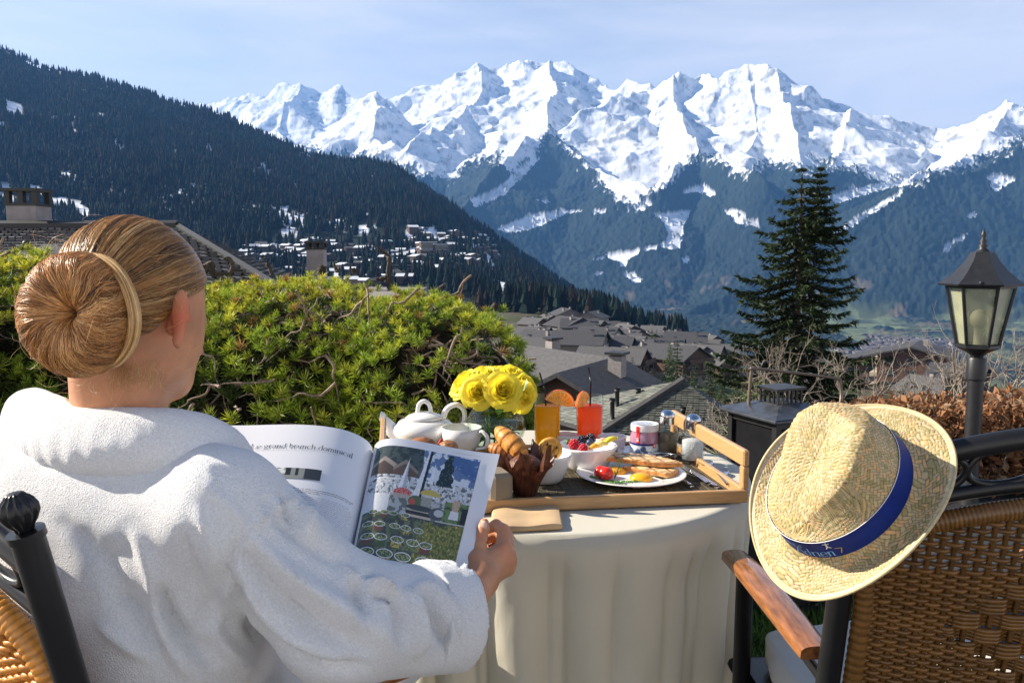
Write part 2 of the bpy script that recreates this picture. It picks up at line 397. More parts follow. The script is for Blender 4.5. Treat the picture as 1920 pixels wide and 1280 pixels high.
SNOWLINE = np.array([(560,285),(700,300),(790,322),(815,335),(850,338),(880,300),(945,305),(960,330),(1000,300),(1030,245),(1045,262),(1090,305),(1130,345),(1160,385),(1190,400),(1230,366),(1262,336),(1290,302),(1320,290),(1360,312),(1400,330),(1440,305),(1500,318),(1560,312),(1600,318),(1640,338),(1700,345),(1760,330),(1814,312),(1870,285),(1930,262),(2020,240),(2600,200)], float)
PATCHES = [  # snowy clearings on the far slopes, photo pixels
 [(932,432),(960,418),(1000,404),(1050,397),(1093,396),(1060,405),(1020,422),(985,434),(945,440)],
 [(1226,404),(1250,403),(1275,396),(1294,399),(1288,415),(1281,428),(1280,450),(1272,470),(1245,468),(1205,472),(1210,466),(1248,460),(1252,440),(1243,420),(1236,410)],
 [(1110,492),(1140,478),(1165,476),(1200,470),(1196,478),(1180,487),(1176,500),(1165,504),(1160,492),(1135,486)],
 [(1168,515),(1190,512),(1196,525),(1205,528),(1190,532),(1172,522)],
 [(1282,362),(1300,350),(1325,352),(1345,368),(1330,372),(1305,360),(1290,366)],
 [(1356,398),(1375,396),(1398,404),(1400,414),(1422,415),(1424,430),(1405,424),(1380,422),(1372,412)],
 [(1850,335),(1870,328),(1895,335),(1903,342),(1880,352),(1872,364),(1858,356)],
 [(1766,478),(1770,462),(1790,452),(1812,444),(1806,456),(1785,462),(1775,480)],
 [(1560,372),(1580,364),(1598,350),(1610,356),(1590,372),(1566,376)],
 [(1548,372),(1600,358),(1650,345),(1700,338),(1705,348),(1640,362),(1570,384)],
 [(1560,440),(1600,415),(1640,390),(1690,358),(1694,364),(1640,402),(1600,426),(1575,442)],
 [(1480,452),(1520,438),(1530,428),(1536,436),(1510,448),(1485,460)],
 [(880,375),(905,368),(940,350),(975,318),(1000,296),(1012,300),(985,330),(960,352),(945,368),(905,385),(890,392)],
 [(1812,408),(1826,400),(1832,408),(1818,414)], [(1278,487),(1292,484),(1294,494),(1282,497)],
 [(1108,516),(1122,515),(1135,516),(1120,522)], [(1000,376),(1018,378),(1034,382),(1020,386)], [(1110,398),(1140,396),(1134,402),(1112,404)],
 [(1590,596),(1630,594),(1652,598),(1620,601)],
]
def inpoly(x, y, poly):
    p = np.asarray(poly, float); r = np.zeros(x.shape, bool); j = len(p)-1
    for i in range(len(p)):
        c = (p[i,1] > y) != (p[j,1] > y)
        r ^= c & (x < (p[j,0]-p[i,0])*(y-p[i,1])/(p[j,1]-p[i,1]+1e-9)+p[i,0]); j = i
    return r
def build_massif():
    X, Y, PX = polar(380, 2560, 1750, 950, 9900, 620, .62)
    Z = massif_z(X, Y)
    V = np.stack([X, Y, Z], -1); px, py, d = pix(V.reshape(-1, 3)); px = px.reshape(X.shape); py = py.reshape(X.shape)
    # tree cover: below the snow line, broken by clearings; edges ragged
    j1 = fbm(X/90, Y/90, Z/90, o=5)
    jx = px+22*fbm(X/160, Y/160, 4, o=4); jy = py+26*fbm(X/160, Y/160, Z/160, o=5)
    sl = np.interp(px, SNOWLINE[:, 0], SNOWLINE[:, 1])
    fine = fbm(X/24, Y/24, Z/22, o=2)
    cover = sstep(-55, 40, jy-sl+14*j1)            # 1 = forest
    speck = sstep(.0, .2, fine+ (cover-.5)*1.9+.35*(sstep(-60, 60, jy-sl)-.8))
    forest = np.clip(speck, 0, 1)*sstep(-60, -10, jy-sl+8*j1)
    jx2 = px+5*fbm(X/60, Y/60, 4, o=3); jy2 = py+4*fbm(X/60, Y/60, 7, o=3)
    for q in PATCHES:
        m = inpoly(jx2, jy2, q); forest[m] = np.minimum(forest[m], sstep(.28, .5, fine[m]))
    spots = sstep(.60, .72, fbm(X/120, Y/120, 21, o=4))*sstep(20, 80, jy-sl)*sstep(560, 500, py)
    forest = np.minimum(forest, 1-spots*.9)
    far = Y > 7400; forest[far & (py < 300)] = 0
    # rock bands on the steep snow faces
    gz = np.gradient(Z, axis=1)/np.gradient(Y, axis=1); steep = sstep(.46, .85, np.abs(gz)+.6*np.abs(fbm(X/60, Y/60, Z/40, o=3)))
    rock = steep*sstep(.02, .20, fbm(X/75, Y/190, Z/60, o=6, g=.6))*(1-forest)*.55
    snow = np.array([.72, .74, .78]); tree = np.array([.014, .024, .022]); rk = np.array([.07, .07, .08])
    tv = (1+.45*fine)[..., None]
    c = snow[None, None]*np.ones((*X.shape, 3))
    c = c*(1-rock[..., None])+rk*rock[..., None]
    c = c*(1-forest[..., None])+tree*tv*forest[..., None]
    # the valley floor and its lower slopes carry meadow and bare larch
    low = sstep(-150, -198, Z+22*j1)*sstep(1400, 1520, px+60*j1)*sstep(.25, -.12, fbm(X/210, Y/420, 77, o=4))
    mead = np.array([.105, .125, .06])*(1+.5*fbm(X/120, Y/120, 2, o=4))[..., None]; mead = mead*(1+.35*np.sign(np.sin(X/37+2*j1)*np.sin(Y/53)))[..., None]*.9
    c = c*(1-low[..., None])+mead*low[..., None]
    brown = sstep(-40, -140, Z+40*j1)*sstep(.1, .35, fbm(X/150, Y/150, 31, o=4))*(1-low)*.7
    c = c*(1-brown[..., None])+np.array([.15, .11, .07])*brown[..., None]
    # canopy height: forest rows stand above the ground and give texture
    Z2 = Z+forest*(1-low)*(11+13*fine)
    V[..., 2] = Z2
    mb = MB(); mb.add(surf(V), col=np.clip(c, 0, 1).reshape(-1, 3))
    mat = M('massif_ground', (1, 1, 1), attr=True, rough=.85, var=.12, vs=.02, spec=.15)
    o = mb.build('mountains', mat, color=True, origin=(0, 0, 0)); tag(o, 'snow covered alpine massif with forested lower slopes beyond the valley', kind='structure')
build_massif()
def town():     # small town on the valley floor, too far to count
    r = np.random.default_rng(8); mb = MB(); k = 0
    while k < 320:
        px = r.normal(1690, 62); py = r.normal(652, 12)
        if not (1560 < px < 1900 and 628 < py < 684): continue
        d = 217/((py-477.5)/FPX); x = (px-960)/FPX*d; z = float(massif_z(np.array([[x]]), np.array([[d]]))[0, 0]); s = r.uniform(7, 15)
        c = [(.30, .28, .26), (.14, .11, .10), (.20, .18, .17), (.08, .07, .07)][r.integers(4)]; mb.add(box((x, d, z+3), (s, s*.8, 8), rz=r.uniform(0, 3)), col=c); mb.add(box((x, d, z+7.6), (s*1.15, s, 1.2), rz=r.uniform(0, 3)), col=(.12, .10, .10)); k += 1
    tag(mb.build('valley_town', M('town_walls', (1, 1, 1), attr=True, rough=.9, var=0), color=True, smooth=False), 'tiny town scattered over the green valley floor', 'town', kind='stuff')
town()

# ---------------------------------------------------------------- near hillside: terrace slope, village slopes and the wooded ridge
HRIDGE = np.array([(-160,20),(-60,45),(0,66),(50,90),(95,112),(110,118),(130,122),(200,136),(260,155),(330,180),(420,203),(500,243),(560,270),(600,284),(650,290),(700,294),(745,306),(790,338),(850,380),(920,430),(980,480),(1040,520),(1100,560),(1150,600),(1200,634),(1245,660),(1300,690),(1500,760),(2060,800)], float)
HCOL = np.array([-160, 300, 600, 800, 950, 1100, 1250, 1450, 1700, 2060], float)
HD = np.array([3.2, 8, 30, 70, 120, 180, 250, 350, 500, 700, 950, 1250], float)
# ground level z for every (column, depth)
HZ = np.array([
 [-1.6,-3,-6,-10,-14,-18,-20,-22,-22,-18,  12, 90],
 [-1.6,-3,-6,-10,-14,-18,-20,-22,-24,-20,  10, 80],
 [-1.6,-3,-6,-10,-15,-18,-22,-24,-24,-20,  16, 75],
 [-1.6,-3,-7,-12,-17,-21,-24,-26,-26,-16,  24, 66],
 [-1.6,-3,-8,-14,-19,-23,-26,-27,-30,-30, -14, 14],
 [-1.6,-3,-8,-14,-19,-23,-26,-28,-34,-44, -52,-60],
 [-1.6,-3,-8,-14,-19,-24,-28,-34,-50,-75,-105,-140],
 [-1.6,-3,-8,-15,-21,-27,-34,-48,-75,-115,-160,-220],
 [-1.6,-3,-8,-15,-22,-29,-38,-55,-85,-130,-180,-240],
 [-1.6,-3,-8,-15,-22,-29,-38,-55,-85,-130,-180,-240]], float)
def ridge_d(px): return np.interp(px, [-160, 0, 420, 745, 1000, 1200, 1300, 2060], [2100, 2050, 1850, 1650, 1450, 1350, 1320, 1320])
def hill_z(PX, D):
    PX = np.asarray(PX, float); D = np.asarray(D, float)
    rd = ridge_d(PX); rpy = np.interp(PX, HRIDGE[:, 0], HRIDGE[:, 1])+10
    yi = (640-rpy)/FPX; rz = CAMZ+rd*(yi*_C-_S)/(_C+yi*_S)
    ci = np.interp(PX, HCOL, np.arange(len(HCOL))); i0 = np.minimum(ci.astype(int), len(HCOL)-2); fx = ci-i0; fx = fx*fx*(3-2*fx)
    li = np.interp(np.log(D), np.log(HD), np.arange(len(HD))); j0 = np.minimum(li.astype(int), len(HD)-2); fy = li-j0
    A = HZ[i0, j0]*(1-fx)+HZ[i0+1, j0]*fx; B = HZ[i0, j0+1]*(1-fx)+HZ[i0+1, j0+1]*fx
    z = A*(1-fy)+B*fy
    zb = HZ[i0, -3]*(1-fx)+HZ[i0+1, -3]*fx
    t = np.clip((D-700)/(rd-700), 0, 1); zr = zb+(rz-zb)*(t**1.15)
    z = np.where(D > 700, zr, z)
    over = np.clip((D-rd), 0, None); z = np.where(over > 0, rz-over*.75, z)
    X = (PX-960)/FPX*D
    s = np.clip(D/400, 0, 1)
    z = z+s*6*fbm(X/90, D/90, 6, o=3)*np.clip(1-np.abs(D-rd)/4000, .3, 1)+(D > 700)*sstep(700, 1000, D)*22*fbm(X/260, D/260, 11, o=3)*sstep(0, 250, np.abs(D-rd)+40)
    return z
def onhill(px, d):
    z = float(hill_z(np.array([px]), np.array([d]))[0]); return np.array([(px-960)/FPX*d, d, z])
PX_, D_ = np.meshgrid(np.linspace(-1100, 2700, 1000), 3.2*(2750/3.2)**np.linspace(0, 1, 330), indexing='ij')
X_ = (PX_-960)/FPX*D_; Z_ = hill_z(PX_, D_)
HV = np.stack([X_, D_, Z_], -1); hpx, hpy, _d = pix(HV.reshape(-1, 3)); hpx = hpx.reshape(X_.shape); hpy = hpy.reshape(X_.shape)
hn = fbm(X_/25, D_/25, 1, o=4); hn2 = fbm(X_/70, D_/70, 5, o=4)
grass = np.array([.07, .075, .035])*(1+.5*hn)[..., None]; dirt = np.array([.10, .085, .065])*(1+.4*hn)[..., None]
g = sstep(-.2, .3, hn2)[..., None]; HC = grass*g+dirt*(1-g)
fo = sstep(380, 600, D_)[..., None]; HC = HC*(1-fo)+np.array([.014, .020, .016])*(1+.4*hn)[..., None]*fo
CLEAR = [[(0,345),(20,350),(30,380),(8,372)], [(10,190),(40,195),(45,215),(15,218)], [(85,370),(140,372),(165,390),(172,415),(150,412),(140,392),(110,385),(85,390)], [(50,345),(75,350),(85,372),(60,372)],
 [(920,520),(950,530),(962,560),(955,580),(935,572),(930,548)], [(905,470),(920,480),(925,505),(910,495)], [(670,420),(690,425),(690,440),(672,445)], [(835,470),(850,480),(848,500),(838,490)],
 [(325,285),(332,286),(332,300),(326,296)], [(300,178),(306,180),(305,190),(298,186)], [(685,322),(692,322),(702,334),(698,337)], [(545,340),(556,345),(560,362),(552,358)], [(196,130),(202,140),(200,175),(195,150)],
 [(384,275),(396,270),(398,290),(390,288)], [(130,230),(138,236),(148,250),(140,250)], [(760,430),(800,432),(830,440),(828,452),(790,446),(762,442)], [(480,462),(560,468),(560,480),(480,478)]]
def clearing(px, py, D, X):
    j = px+5*fbm(X/25, D/25, 3, o=3); k = py+4*fbm(X/25, D/25, 13, o=3); m = np.zeros(px.shape, bool)
    for q in CLEAR: m |= inpoly(j, k, q)
    return m & (D > 450)
cl = clearing(hpx, hpy, D_, X_)
thin_ = (fbm(X_/55, D_/160, 23, o=4) > .30) & (D_ > 700)
sn = cl | thin_ | ((hn2 > .22) & (D_ > 560) & (D_ < 1150) & (hpx < 960)) 
HC[sn] = np.array([.78, .81, .86])
mb = MB(); mb.add(surf(HV), col=np.clip(HC, 0, 1).reshape(-1, 3))
hill = mb.build('hillside', M('hill_ground', (1, 1, 1), attr=True, rough=.9, var=.25, vs=.6, spec=.1, bump=.4, bs=2.), color=True, origin=(0, 0, 0)); tag(hill, kind='structure', label='grassy and wooded hillside falling away below the terrace')

# forest on the ridge: thousands of conifers that read as one mass
def conifer_proto(n=5, tiers=3):
    V = []; F = []
    V0 = 0
    for t in range(tiers):
        z0 = .08+.27*t; z1 = min(1, z0+.48); r = .20*(1-.27*t)
        a = np.arange(n)*2*PI/n+t*.6
        V += [(r*math.cos(x)*(1+.25*(i % 2)), r*math.sin(x)*(1+.25*(i % 2)), z0-.03*(i % 2)) for i, x in enumerate(a)]+[(0, 0, z1)]
        F += [(V0+i, V0+(i+1) % n, V0+n) for i in range(n)]; V0 += n+1
    return np.array(V), np.array(F)
def scatter(pts, hts, cols, protos, seed=1):
    r = np.random.default_rng(seed); Vs = []; Fs = []; Cs = []; n = 0
    for k, (V, F) in enumerate(protos):
        m = np.arange(len(pts)) % len(protos) == k; p = pts[m]; h = hts[m]; c = cols[m]
        a = r.uniform(0, 2*PI, len(p)); w_ = r.uniform(.75, 1.25, len(p))
        ca, sa = np.cos(a)[:, None], np.sin(a)[:, None]
        x = (V[None, :, 0]*ca-V[None, :, 1]*sa)*(h*w_)[:, None]+p[:, 0:1]; y = (V[None, :, 0]*sa+V[None, :, 1]*ca)*(h*w_)[:, None]+p[:, 1:2]; z = V[None, :, 2]*h[:, None]+p[:, 2:3]
        Vs.append(np.stack([x, y, z], -1).reshape(-1, 3)); Fs.append((F[None]+(np.arange(len(p))*len(V))[:, None, None]+n).reshape(-1, F.shape[1])); Cs.append(np.repeat(c, len(V), 0)); n += len(p)*len(V)
    return np.concatenate(Vs), np.concatenate(Fs), np.concatenate(Cs)
N = 42000
fpx = np.where(rng.uniform(size=N) < .18, rng.uniform(-1000, -120, N), rng.uniform(-120, 1290, N)); rd = ridge_d(fpx); d0_ = np.interp(fpx, [0, 780, 900, 1060, 1290], [640, 600, 430, 400, 420]); fd = d0_+(rd+40-d0_)*rng.uniform(0, 1, N)**.85
VIL = lambda px, py: ((px > 470) & (px < 945) & (py > 418+10*np.sin(px/30)+np.clip((700-px)*.12, 0, 40)))
fz = hill_z(fpx, fd); fp = np.stack([(fpx-960)/FPX*fd, fd, fz], 1); ax_, ay_, _ = pix(fp)
dens = fbm(fp[:, 0]/60, fp[:, 1]/60, 2, o=2)
vil = VIL(ax_, ay_)
keep = ~((fbm(fp[:, 0]/55, fd/160, 23, o=4) > .30) & (rng.uniform(size=N) < .55)) & ~clearing(ax_, ay_, fd, fp[:, 0]) & ~(vil & (rng.uniform(size=N) > np.where(dens > .12, .55, .12)))
fp = fp[keep]; fd = fd[keep]
hts = rng.uniform(7, 18, len(fp))*(1+.2*dens[keep]); tcol = np.array([.007, .013, .010])*rng.uniform(.6, 1.6, (len(fp), 1))
br = rng.uniform(size=len(fp)) < .12; tcol *= np.clip(1+1.3*fbm(fp[:, 0]/110, fp[:, 1]/110, 7, o=3), .35, 2.2)[:, None]; br |= (fbm(fp[:, 0]/45, fp[:, 1]/45, 17, o=2) > .42)
tcol[br] = np.array([.026, .019, .013])*rng.uniform(.6, 1.4, (br.sum(), 1))
fp[:, 2] -= .5
V, F, Cc = scatter(fp, hts, tcol, [conifer_proto(5), conifer_proto(6), conifer_proto(5, 4)])
mb = MB(); mb.add((V, [F]), col=Cc)
forest = mb.build('forest', M('conifer_far', (1, 1, 1), attr=True, rough=.9, var=0, spec=.1), color=True, smooth=False, origin=(0, 0, 0)); tag(forest, 'dark conifer forest covering the whole ridge behind the village', 'forest', kind='stuff')
# ---------------------------------------------------------------- buildings
m_wood = M('chalet_wood', (.085, .05, .032), rough=.8, var=.35, vs=3, stretch=(1, 1, 8))
m_plas = M('chalet_plaster', (.20, .18, .16), rough=.85, var=.12, vs=2)
m_roofg = M('slate_roof', (.050, .048, .05), rough=.75, var=.3, vs=4, bump=.5, bs=30)
m_roofl = M('pale_slate_roof', (.085, .08, .078), rough=.7, var=.25, vs=4, bump=.5, bs=30)
m_snow = M('roof_snow', (.55, .57, .6), rough=.7, var=.05)
m_glass = M('window_glass', (.03, .04, .05), rough=.08, var=0, spec=.8)
m_dark = M('dark_metal', (.02, .02, .02), rough=.5, var=.1)
m_brick = M('chimney_plaster', (.28, .25, .24), rough=.85, var=.15, vs=6)
def gable(mb, w, l, h, rise, over=.8, th=.25, m=0):
    # two roof slabs over a box w (x) by l (y), ridge along y
    hw = w/2+over; k = rise/(w/2); z0 = h-over*k
    for s in (-1, 1):
        V = np.array([(0, -l/2-over, h+rise), (s*hw, -l/2-over, z0), (s*hw, l/2+over, z0), (0, l/2+over, h+rise)])
        V = np.vstack([V, V+(0, 0, th)]); F = np.array([[0,1,2,3],[4,7,6,5],[0,4,5,1],[1,5,6,2],[2,6,7,3],[3,7,4,0]])
        mb.add((V, [F if s > 0 else F[:, ::-1]]), m)
def body(mb, w, l, h, rise, m=0, z0=-6):
    V = np.array([(-w/2,-l/2,z0),(w/2,-l/2,z0),(w/2,-l/2,h),(0,-l/2,h+rise),(-w/2,-l/2,h)]); V = np.vstack([V, V+(0, l, 0)])
    mb.add((V, [np.array([[0,1,2,3,4]]), np.array([[5,9,8,7,6]]), np.array([[1,6,7,2],[0,4,9,5],[2,7,8,3],[4,3,8,9]])]), m)
def chalet(label, at, rot, w=10, l=12, h=6, rise=2.4, roof=None, upper=None, group=None, detail=True, chim=1, lower=None, snow=False, name='chalet'):
    t = local(name, label, 'house', at, rot, group)
    mb = MB(); body(mb, w, l, h, rise); mb.build('wall', upper or m_wood, t, smooth=False)
    if detail:
        mb = MB(); mb.add(box((0, 0, -1.6), (w+.3, l+.3, 8.8))); mb.build('base_wall', lower or m_plas, t, smooth=False)
    mb = MB(); gable(mb, w, l, h, rise); r = mb.build('roof', m_snow if snow else (roof or m_roofg), t, smooth=False)
    for i in range(chim):
        mb = MB(); mb.add(box((w*.2*(-1)**i, l*.15*(1-3*i), h+rise*.9), (.8, .8, 1.6))); mb.add(box((w*.2*(-1)**i, l*.15*(1-3*i), h+rise*.9+.95), (1.1, 1.1, .14)), 1)
        mb.build('chimney', [m_brick, m_dark], r, smooth=False)
    if detail:
        for k, z in enumerate((1.2, 3.9)):
            for x in ((-.28, 0, .28) if w > 8 else (-.22, .22)):
                mb = MB(); mb.add(box((x*w, -l/2-.17, z), (1.1, .12, 1.2)), 1); mb.add(box((x*w, -l/2-.19, z), (.9, .14, 1.0)), 0); mb.build('window', [m_glass, m_plas], t, smooth=False)
            for y in (-.25, .2):
                mb = MB(); mb.add(box((-w/2-.17, y*l, z), (.12, 1.1, 1.2)), 1); mb.add(box((-w/2-.19, y*l, z), (.14, .9, 1.0)), 0); mb.build('window', [m_glass, m_plas], t, smooth=False)
        for z in (2.9, 5.4):
            mb = MB(); mb.add(box((0, -l/2-.9, z-.5), (w*.9, 1.5, .16)))
            mb.add(box((0, -l/2-1.62, z+.15), (w*.9, .08, .9))); mb.build('balcony', m_wood, t, smooth=False)
    return t
def d_at(px, py, lo=20, hi=2000):
    ds = np.exp(np.linspace(math.log(lo), math.log(hi), 1500)); z = hill_z(np.full(ds.shape, px, float), ds)
    V = np.stack([(px-960)/FPX*ds, ds, z], 1); _, y, _ = pix(V); k = np.where(y <= py)[0]
    return ds[k[0]] if len(k) else hi
def put(px, py): d = d_at(px, py); return onhill(px, d)
protos = [chalet('weathered brown chalet with grey slate roof in the lower village', (0, 0, 0), 0, 10, 12, 6, 2.3),
          chalet('weathered brown chalet with grey slate roof in the lower village', (0, 0, 0), 0, 8.5, 10, 6.5, 2.2, roof=m_roofl),
          chalet('weathered brown chalet with grey slate roof in the lower village', (0, 0, 0), 0, 13, 12, 7, 2.6, upper=m_plas, chim=2),
          chalet('weathered brown chalet with grey slate roof in the lower village', (0, 0, 0), 0, 9, 14, 5.5, 2.5, roof=m_roofl, lower=m_wood)]
# lower village, photo pixel of each wall foot
mid = [(1062,612,2,.3,'large brown chalet highest of the lower village at the forest edge'),(1110,618,2,-.4,'wide sloping roofed chalet beside the highest one at the forest edge'),
 (1045,632,0,1.4,None),(1005,652,1,.2,None),(1082,646,3,1.2,None),(1040,666,0,1.1,None),(1108,640,1,.9,None),(1140,647,0,.5,None),(1124,664,2,1.2,None),(1176,650,1,.4,None),
 (1088,690,2,1.25,None),(1168,675,3,.9,None),(1212,658,0,.5,None),(1196,676,1,1.3,None),(1234,674,3,.8,None),(1250,652,2,.3,None),(1296,648,0,1.5,'flat grey roofed chalet at the far right end of the lower village'),
 (1332,660,1,.4,None),(1242,690,0,1.0,None),(1204,698,2,.6,None),(1318,682,3,.9,None),(1280,672,1,.2,None),(1150,716,3,1.1,None),(1266,712,0,.7,None),(1300,704,1,.3,None),(1020,680,2,.9,None),(985,668,0,.3,None),(1360,690,1,1.2,None),(1340,706,3,.5,None),
 (1000,630,1,.9,None),(1028,612,3,.3,None),(1160,633,1,1.3,None),(1190,640,3,.2,None),(1225,642,1,1.1,None),(1270,656,0,.8,None),(1065,676,1,.3,None),(1140,690,0,1.3,None),(1180,706,1,.9,None),(1225,706,3,1.4,None)]
for x_, y_ in zip(np.random.default_rng(5).uniform(985, 1360, 34), np.random.default_rng(6).uniform(634, 712, 34)):
    if y_ < 640 or y_ < 700 and x_ > 1000: mid.append((round(x_), round(y_), int(x_) % 4, .2+(x_ % 1.3), None))
mid = sorted(set(mid), key=lambda m_: (m_[0], m_[1]))
rows_ = {'back': [m_ for m_ in mid if m_[1] < 646], 'middle': [m_ for m_ in mid if 646 <= m_[1] < 664], 'third': [m_ for m_ in mid if 664 <= m_[1] < 684], 'front': [m_ for m_ in mid if m_[1] >= 684]}
ORD = 'first second third fourth fifth sixth seventh eighth ninth tenth eleventh twelfth thirteenth fourteenth fifteenth sixteenth seventeenth eighteenth nineteenth twentieth'.split()
LOOK = ['brown chalet with dark slate roof', 'narrow chalet with pale slate roof', 'broad pale chalet with two chimneys', 'long brown chalet with pale roof']
for i, (px, py, k, r, lab) in enumerate(mid):
    for rn_, rw_ in rows_.items():
        if mid[i] in rw_ and not lab: lab = '%s, %s from left in %s row of lower village' % (LOOK[k], ORD[sorted(rw_).index(mid[i])], rn_)
    o = copy_tree(protos[k]); o.location = put(px, py+4); o.rotation_euler.z = r+rng.uniform(-.1, .1)
    s_ = .66+.22*rng.uniform(); o.scale = (s_, s_, s_); o['group'] = 'chalets of the lower village'
    if lab: o['label'] = lab
for o in protos:
    for ch in list(o.children_recursive): bpy.data.objects.remove(ch)
    bpy.data.objects.remove(o)
# upper village at the forest foot: small, snow still on the roofs
fl = 'dark chalet with snow left on its roof in the distant village under the forest'
fp0 = [chalet(fl, (0, 0, 0), 0, 11, 13, 6, 2.0, group='distant snow roofed chalets', detail=False, chim=0, snow=True),
       chalet(fl, (0, 0, 0), 0, 15, 11, 8, 2.2, group='distant snow roofed chalets', detail=False, chim=0, snow=True),
       chalet(fl, (0, 0, 0), 0, 9, 11, 6, 1.8, group='distant snow roofed chalets', detail=False, chim=0, roof=m_roofl)]
fp0[2]['label'] = 'dark chalet with bare grey roof in the distant village under the forest'; fp0[2]['group'] = 'distant bare roofed chalets'
r_ = np.random.default_rng(12); used = []
cand = [(x, y) for x, y in zip(r_.uniform(455, 950, 2200), r_.uniform(436, 540, 2200))]
for x, y in cand:
    top = np.interp(x, [455, 560, 700, 760, 800, 930, 950], [468, 462, 458, 440, 432, 446, 470]); bot = np.interp(x, [455, 700, 850, 930, 950], [545, 545, 520, 480, 478])
    if y < top or y > bot: continue
    if any(abs(x-a)/15 + abs(y-b)/7 < 1 for a, b in used): continue
    used.append((x, y)); 
    if len(used) > 130: break
for i, (x, y) in enumerate(used):
    k = [0, 0, 1, 2][i % 4]; o = copy_tree(fp0[k]); o.location = put(x, y); o.rotation_euler.z = r_.uniform(.6, 2.2)
    s_ = r_.uniform(.65, 1.0); o.scale = (s_, s_, s_)
# along the foot of the left slope
for x, y in [(8,424),(30,428),(120,424),(150,430),(180,426),(95,418),(230,430)]:
    o = copy_tree(fp0[0]); o.location = put(x, y+10); o.rotation_euler.z = r_.uniform(.6, 2.2); o['label'] = 'snow roofed chalet behind the long tiled roof, %s from the left' % ORD[[8, 30, 95, 120, 150, 180, 230].index(x)]; o['group'] = 'chalets behind the tiled roof'
for o in fp0:
    for ch in list(o.children_recursive): bpy.data.objects.remove(ch)
    bpy.data.objects.remove(o)
def tower(label, at, rot, w, l, fl_, name='apartment_block', snow=True, pale=None, group=None):
    t = local(name, label, 'building', at, rot, group); h = 3*fl_
    mb = MB(); mb.add(box((0, 0, h/2-4), (w, l, h+8))); mb.build('wall', m_wood, t, smooth=False)
    mb = MB(); mb.add(box((0, 0, h+.3), (w+1.6, l+1.6, .6), bev=.1)); mb.build('roof', m_snow if snow else m_roofg, t, smooth=False)
    for k in range(fl_):
        mb = MB(); mb.add(box((0, -l/2-.7, 3*k+.9), (w*.92, 1.2, 1.0))); mb.build('balcony', pale or m_plas, t, smooth=False)
        mb = MB(); mb.add(box((0, -l/2-.05, 3*k+2.2), (w*.8, .16, 1.2))); mb.build('window', m_glass, t, smooth=False)
    return t
tower('left one of two snow topped apartment towers in the distant village', put(803, 484), .3, 15, 12, 5)
tower('right one of two snow topped apartment towers in the distant village', put(826, 488), .3, 14, 12, 5)
tower('pale flat roofed block below the two distant apartment towers', put(765, 520), .5, 30, 12, 3, snow=False)
# two terraced hotels at right below the lamp
def hotel(label, at, rot, w, l, n, snow=False):
    t = local('hotel', label, 'building', at, rot, 'hotels below the terrace'); h = 3*n
    mb = MB(); body(mb, w, l, h, w*.13); mb.build('wall', M('red_brown_wall', (.10, .055, .04), rough=.85, var=.3, vs=1), t, smooth=False)
    mb = MB(); gable(mb, w, l, h, w*.13, over=1.6, th=.4); r = mb.build('roof', m_roofg, t, smooth=False)
    mb = MB(); mb.add(box((w*.15, 0, h+w*.13+.6), (1, 1, 1.6))); mb.build('chimney', m_brick, r, smooth=False)
    for k in range(n):
        for s in (-1, 1):
            mb = MB(); mb.add(box((-w/2-.9, s*l*.25, 3*k+.9), (1.7, l*.42, .95))); mb.build('balcony', M('pale_balcony', (.42, .36, .26), rough=.8, var=.2, vs=2), t, smooth=False) if k+s == -1 else mb.build('balcony', bpy.data.materials['pale_balcony'], t, smooth=False)
        for x in (-.3, 0, .3): mb = MB(); mb.add(box((x*w, -l/2-.06, 3*k+1.6), (w*.14, .16, 1.5))); mb.build('window', m_glass, t, smooth=False)
    return t
def atd(px, py, d): return P(px, py, d)
hotel('terraced red brown hotel with stacked pale balconies left of the lamp', atd(1712, 752, 210), -.55, 15, 15, 4)
hotel('terraced hotel with pale balconies half hidden behind the big spruce', atd(1640, 758, 230), -.55, 16, 15, 4)
o = chalet('small grey roofed chalet below the terraced hotel', atd(1745, 762, 150), .4, 8, 8, 3, 2, roof=m_roofl)
o = chalet('small brown house half hidden by bare twigs right of the hotel', atd(1795, 750, 170), .9, 9, 9, 5, 2)

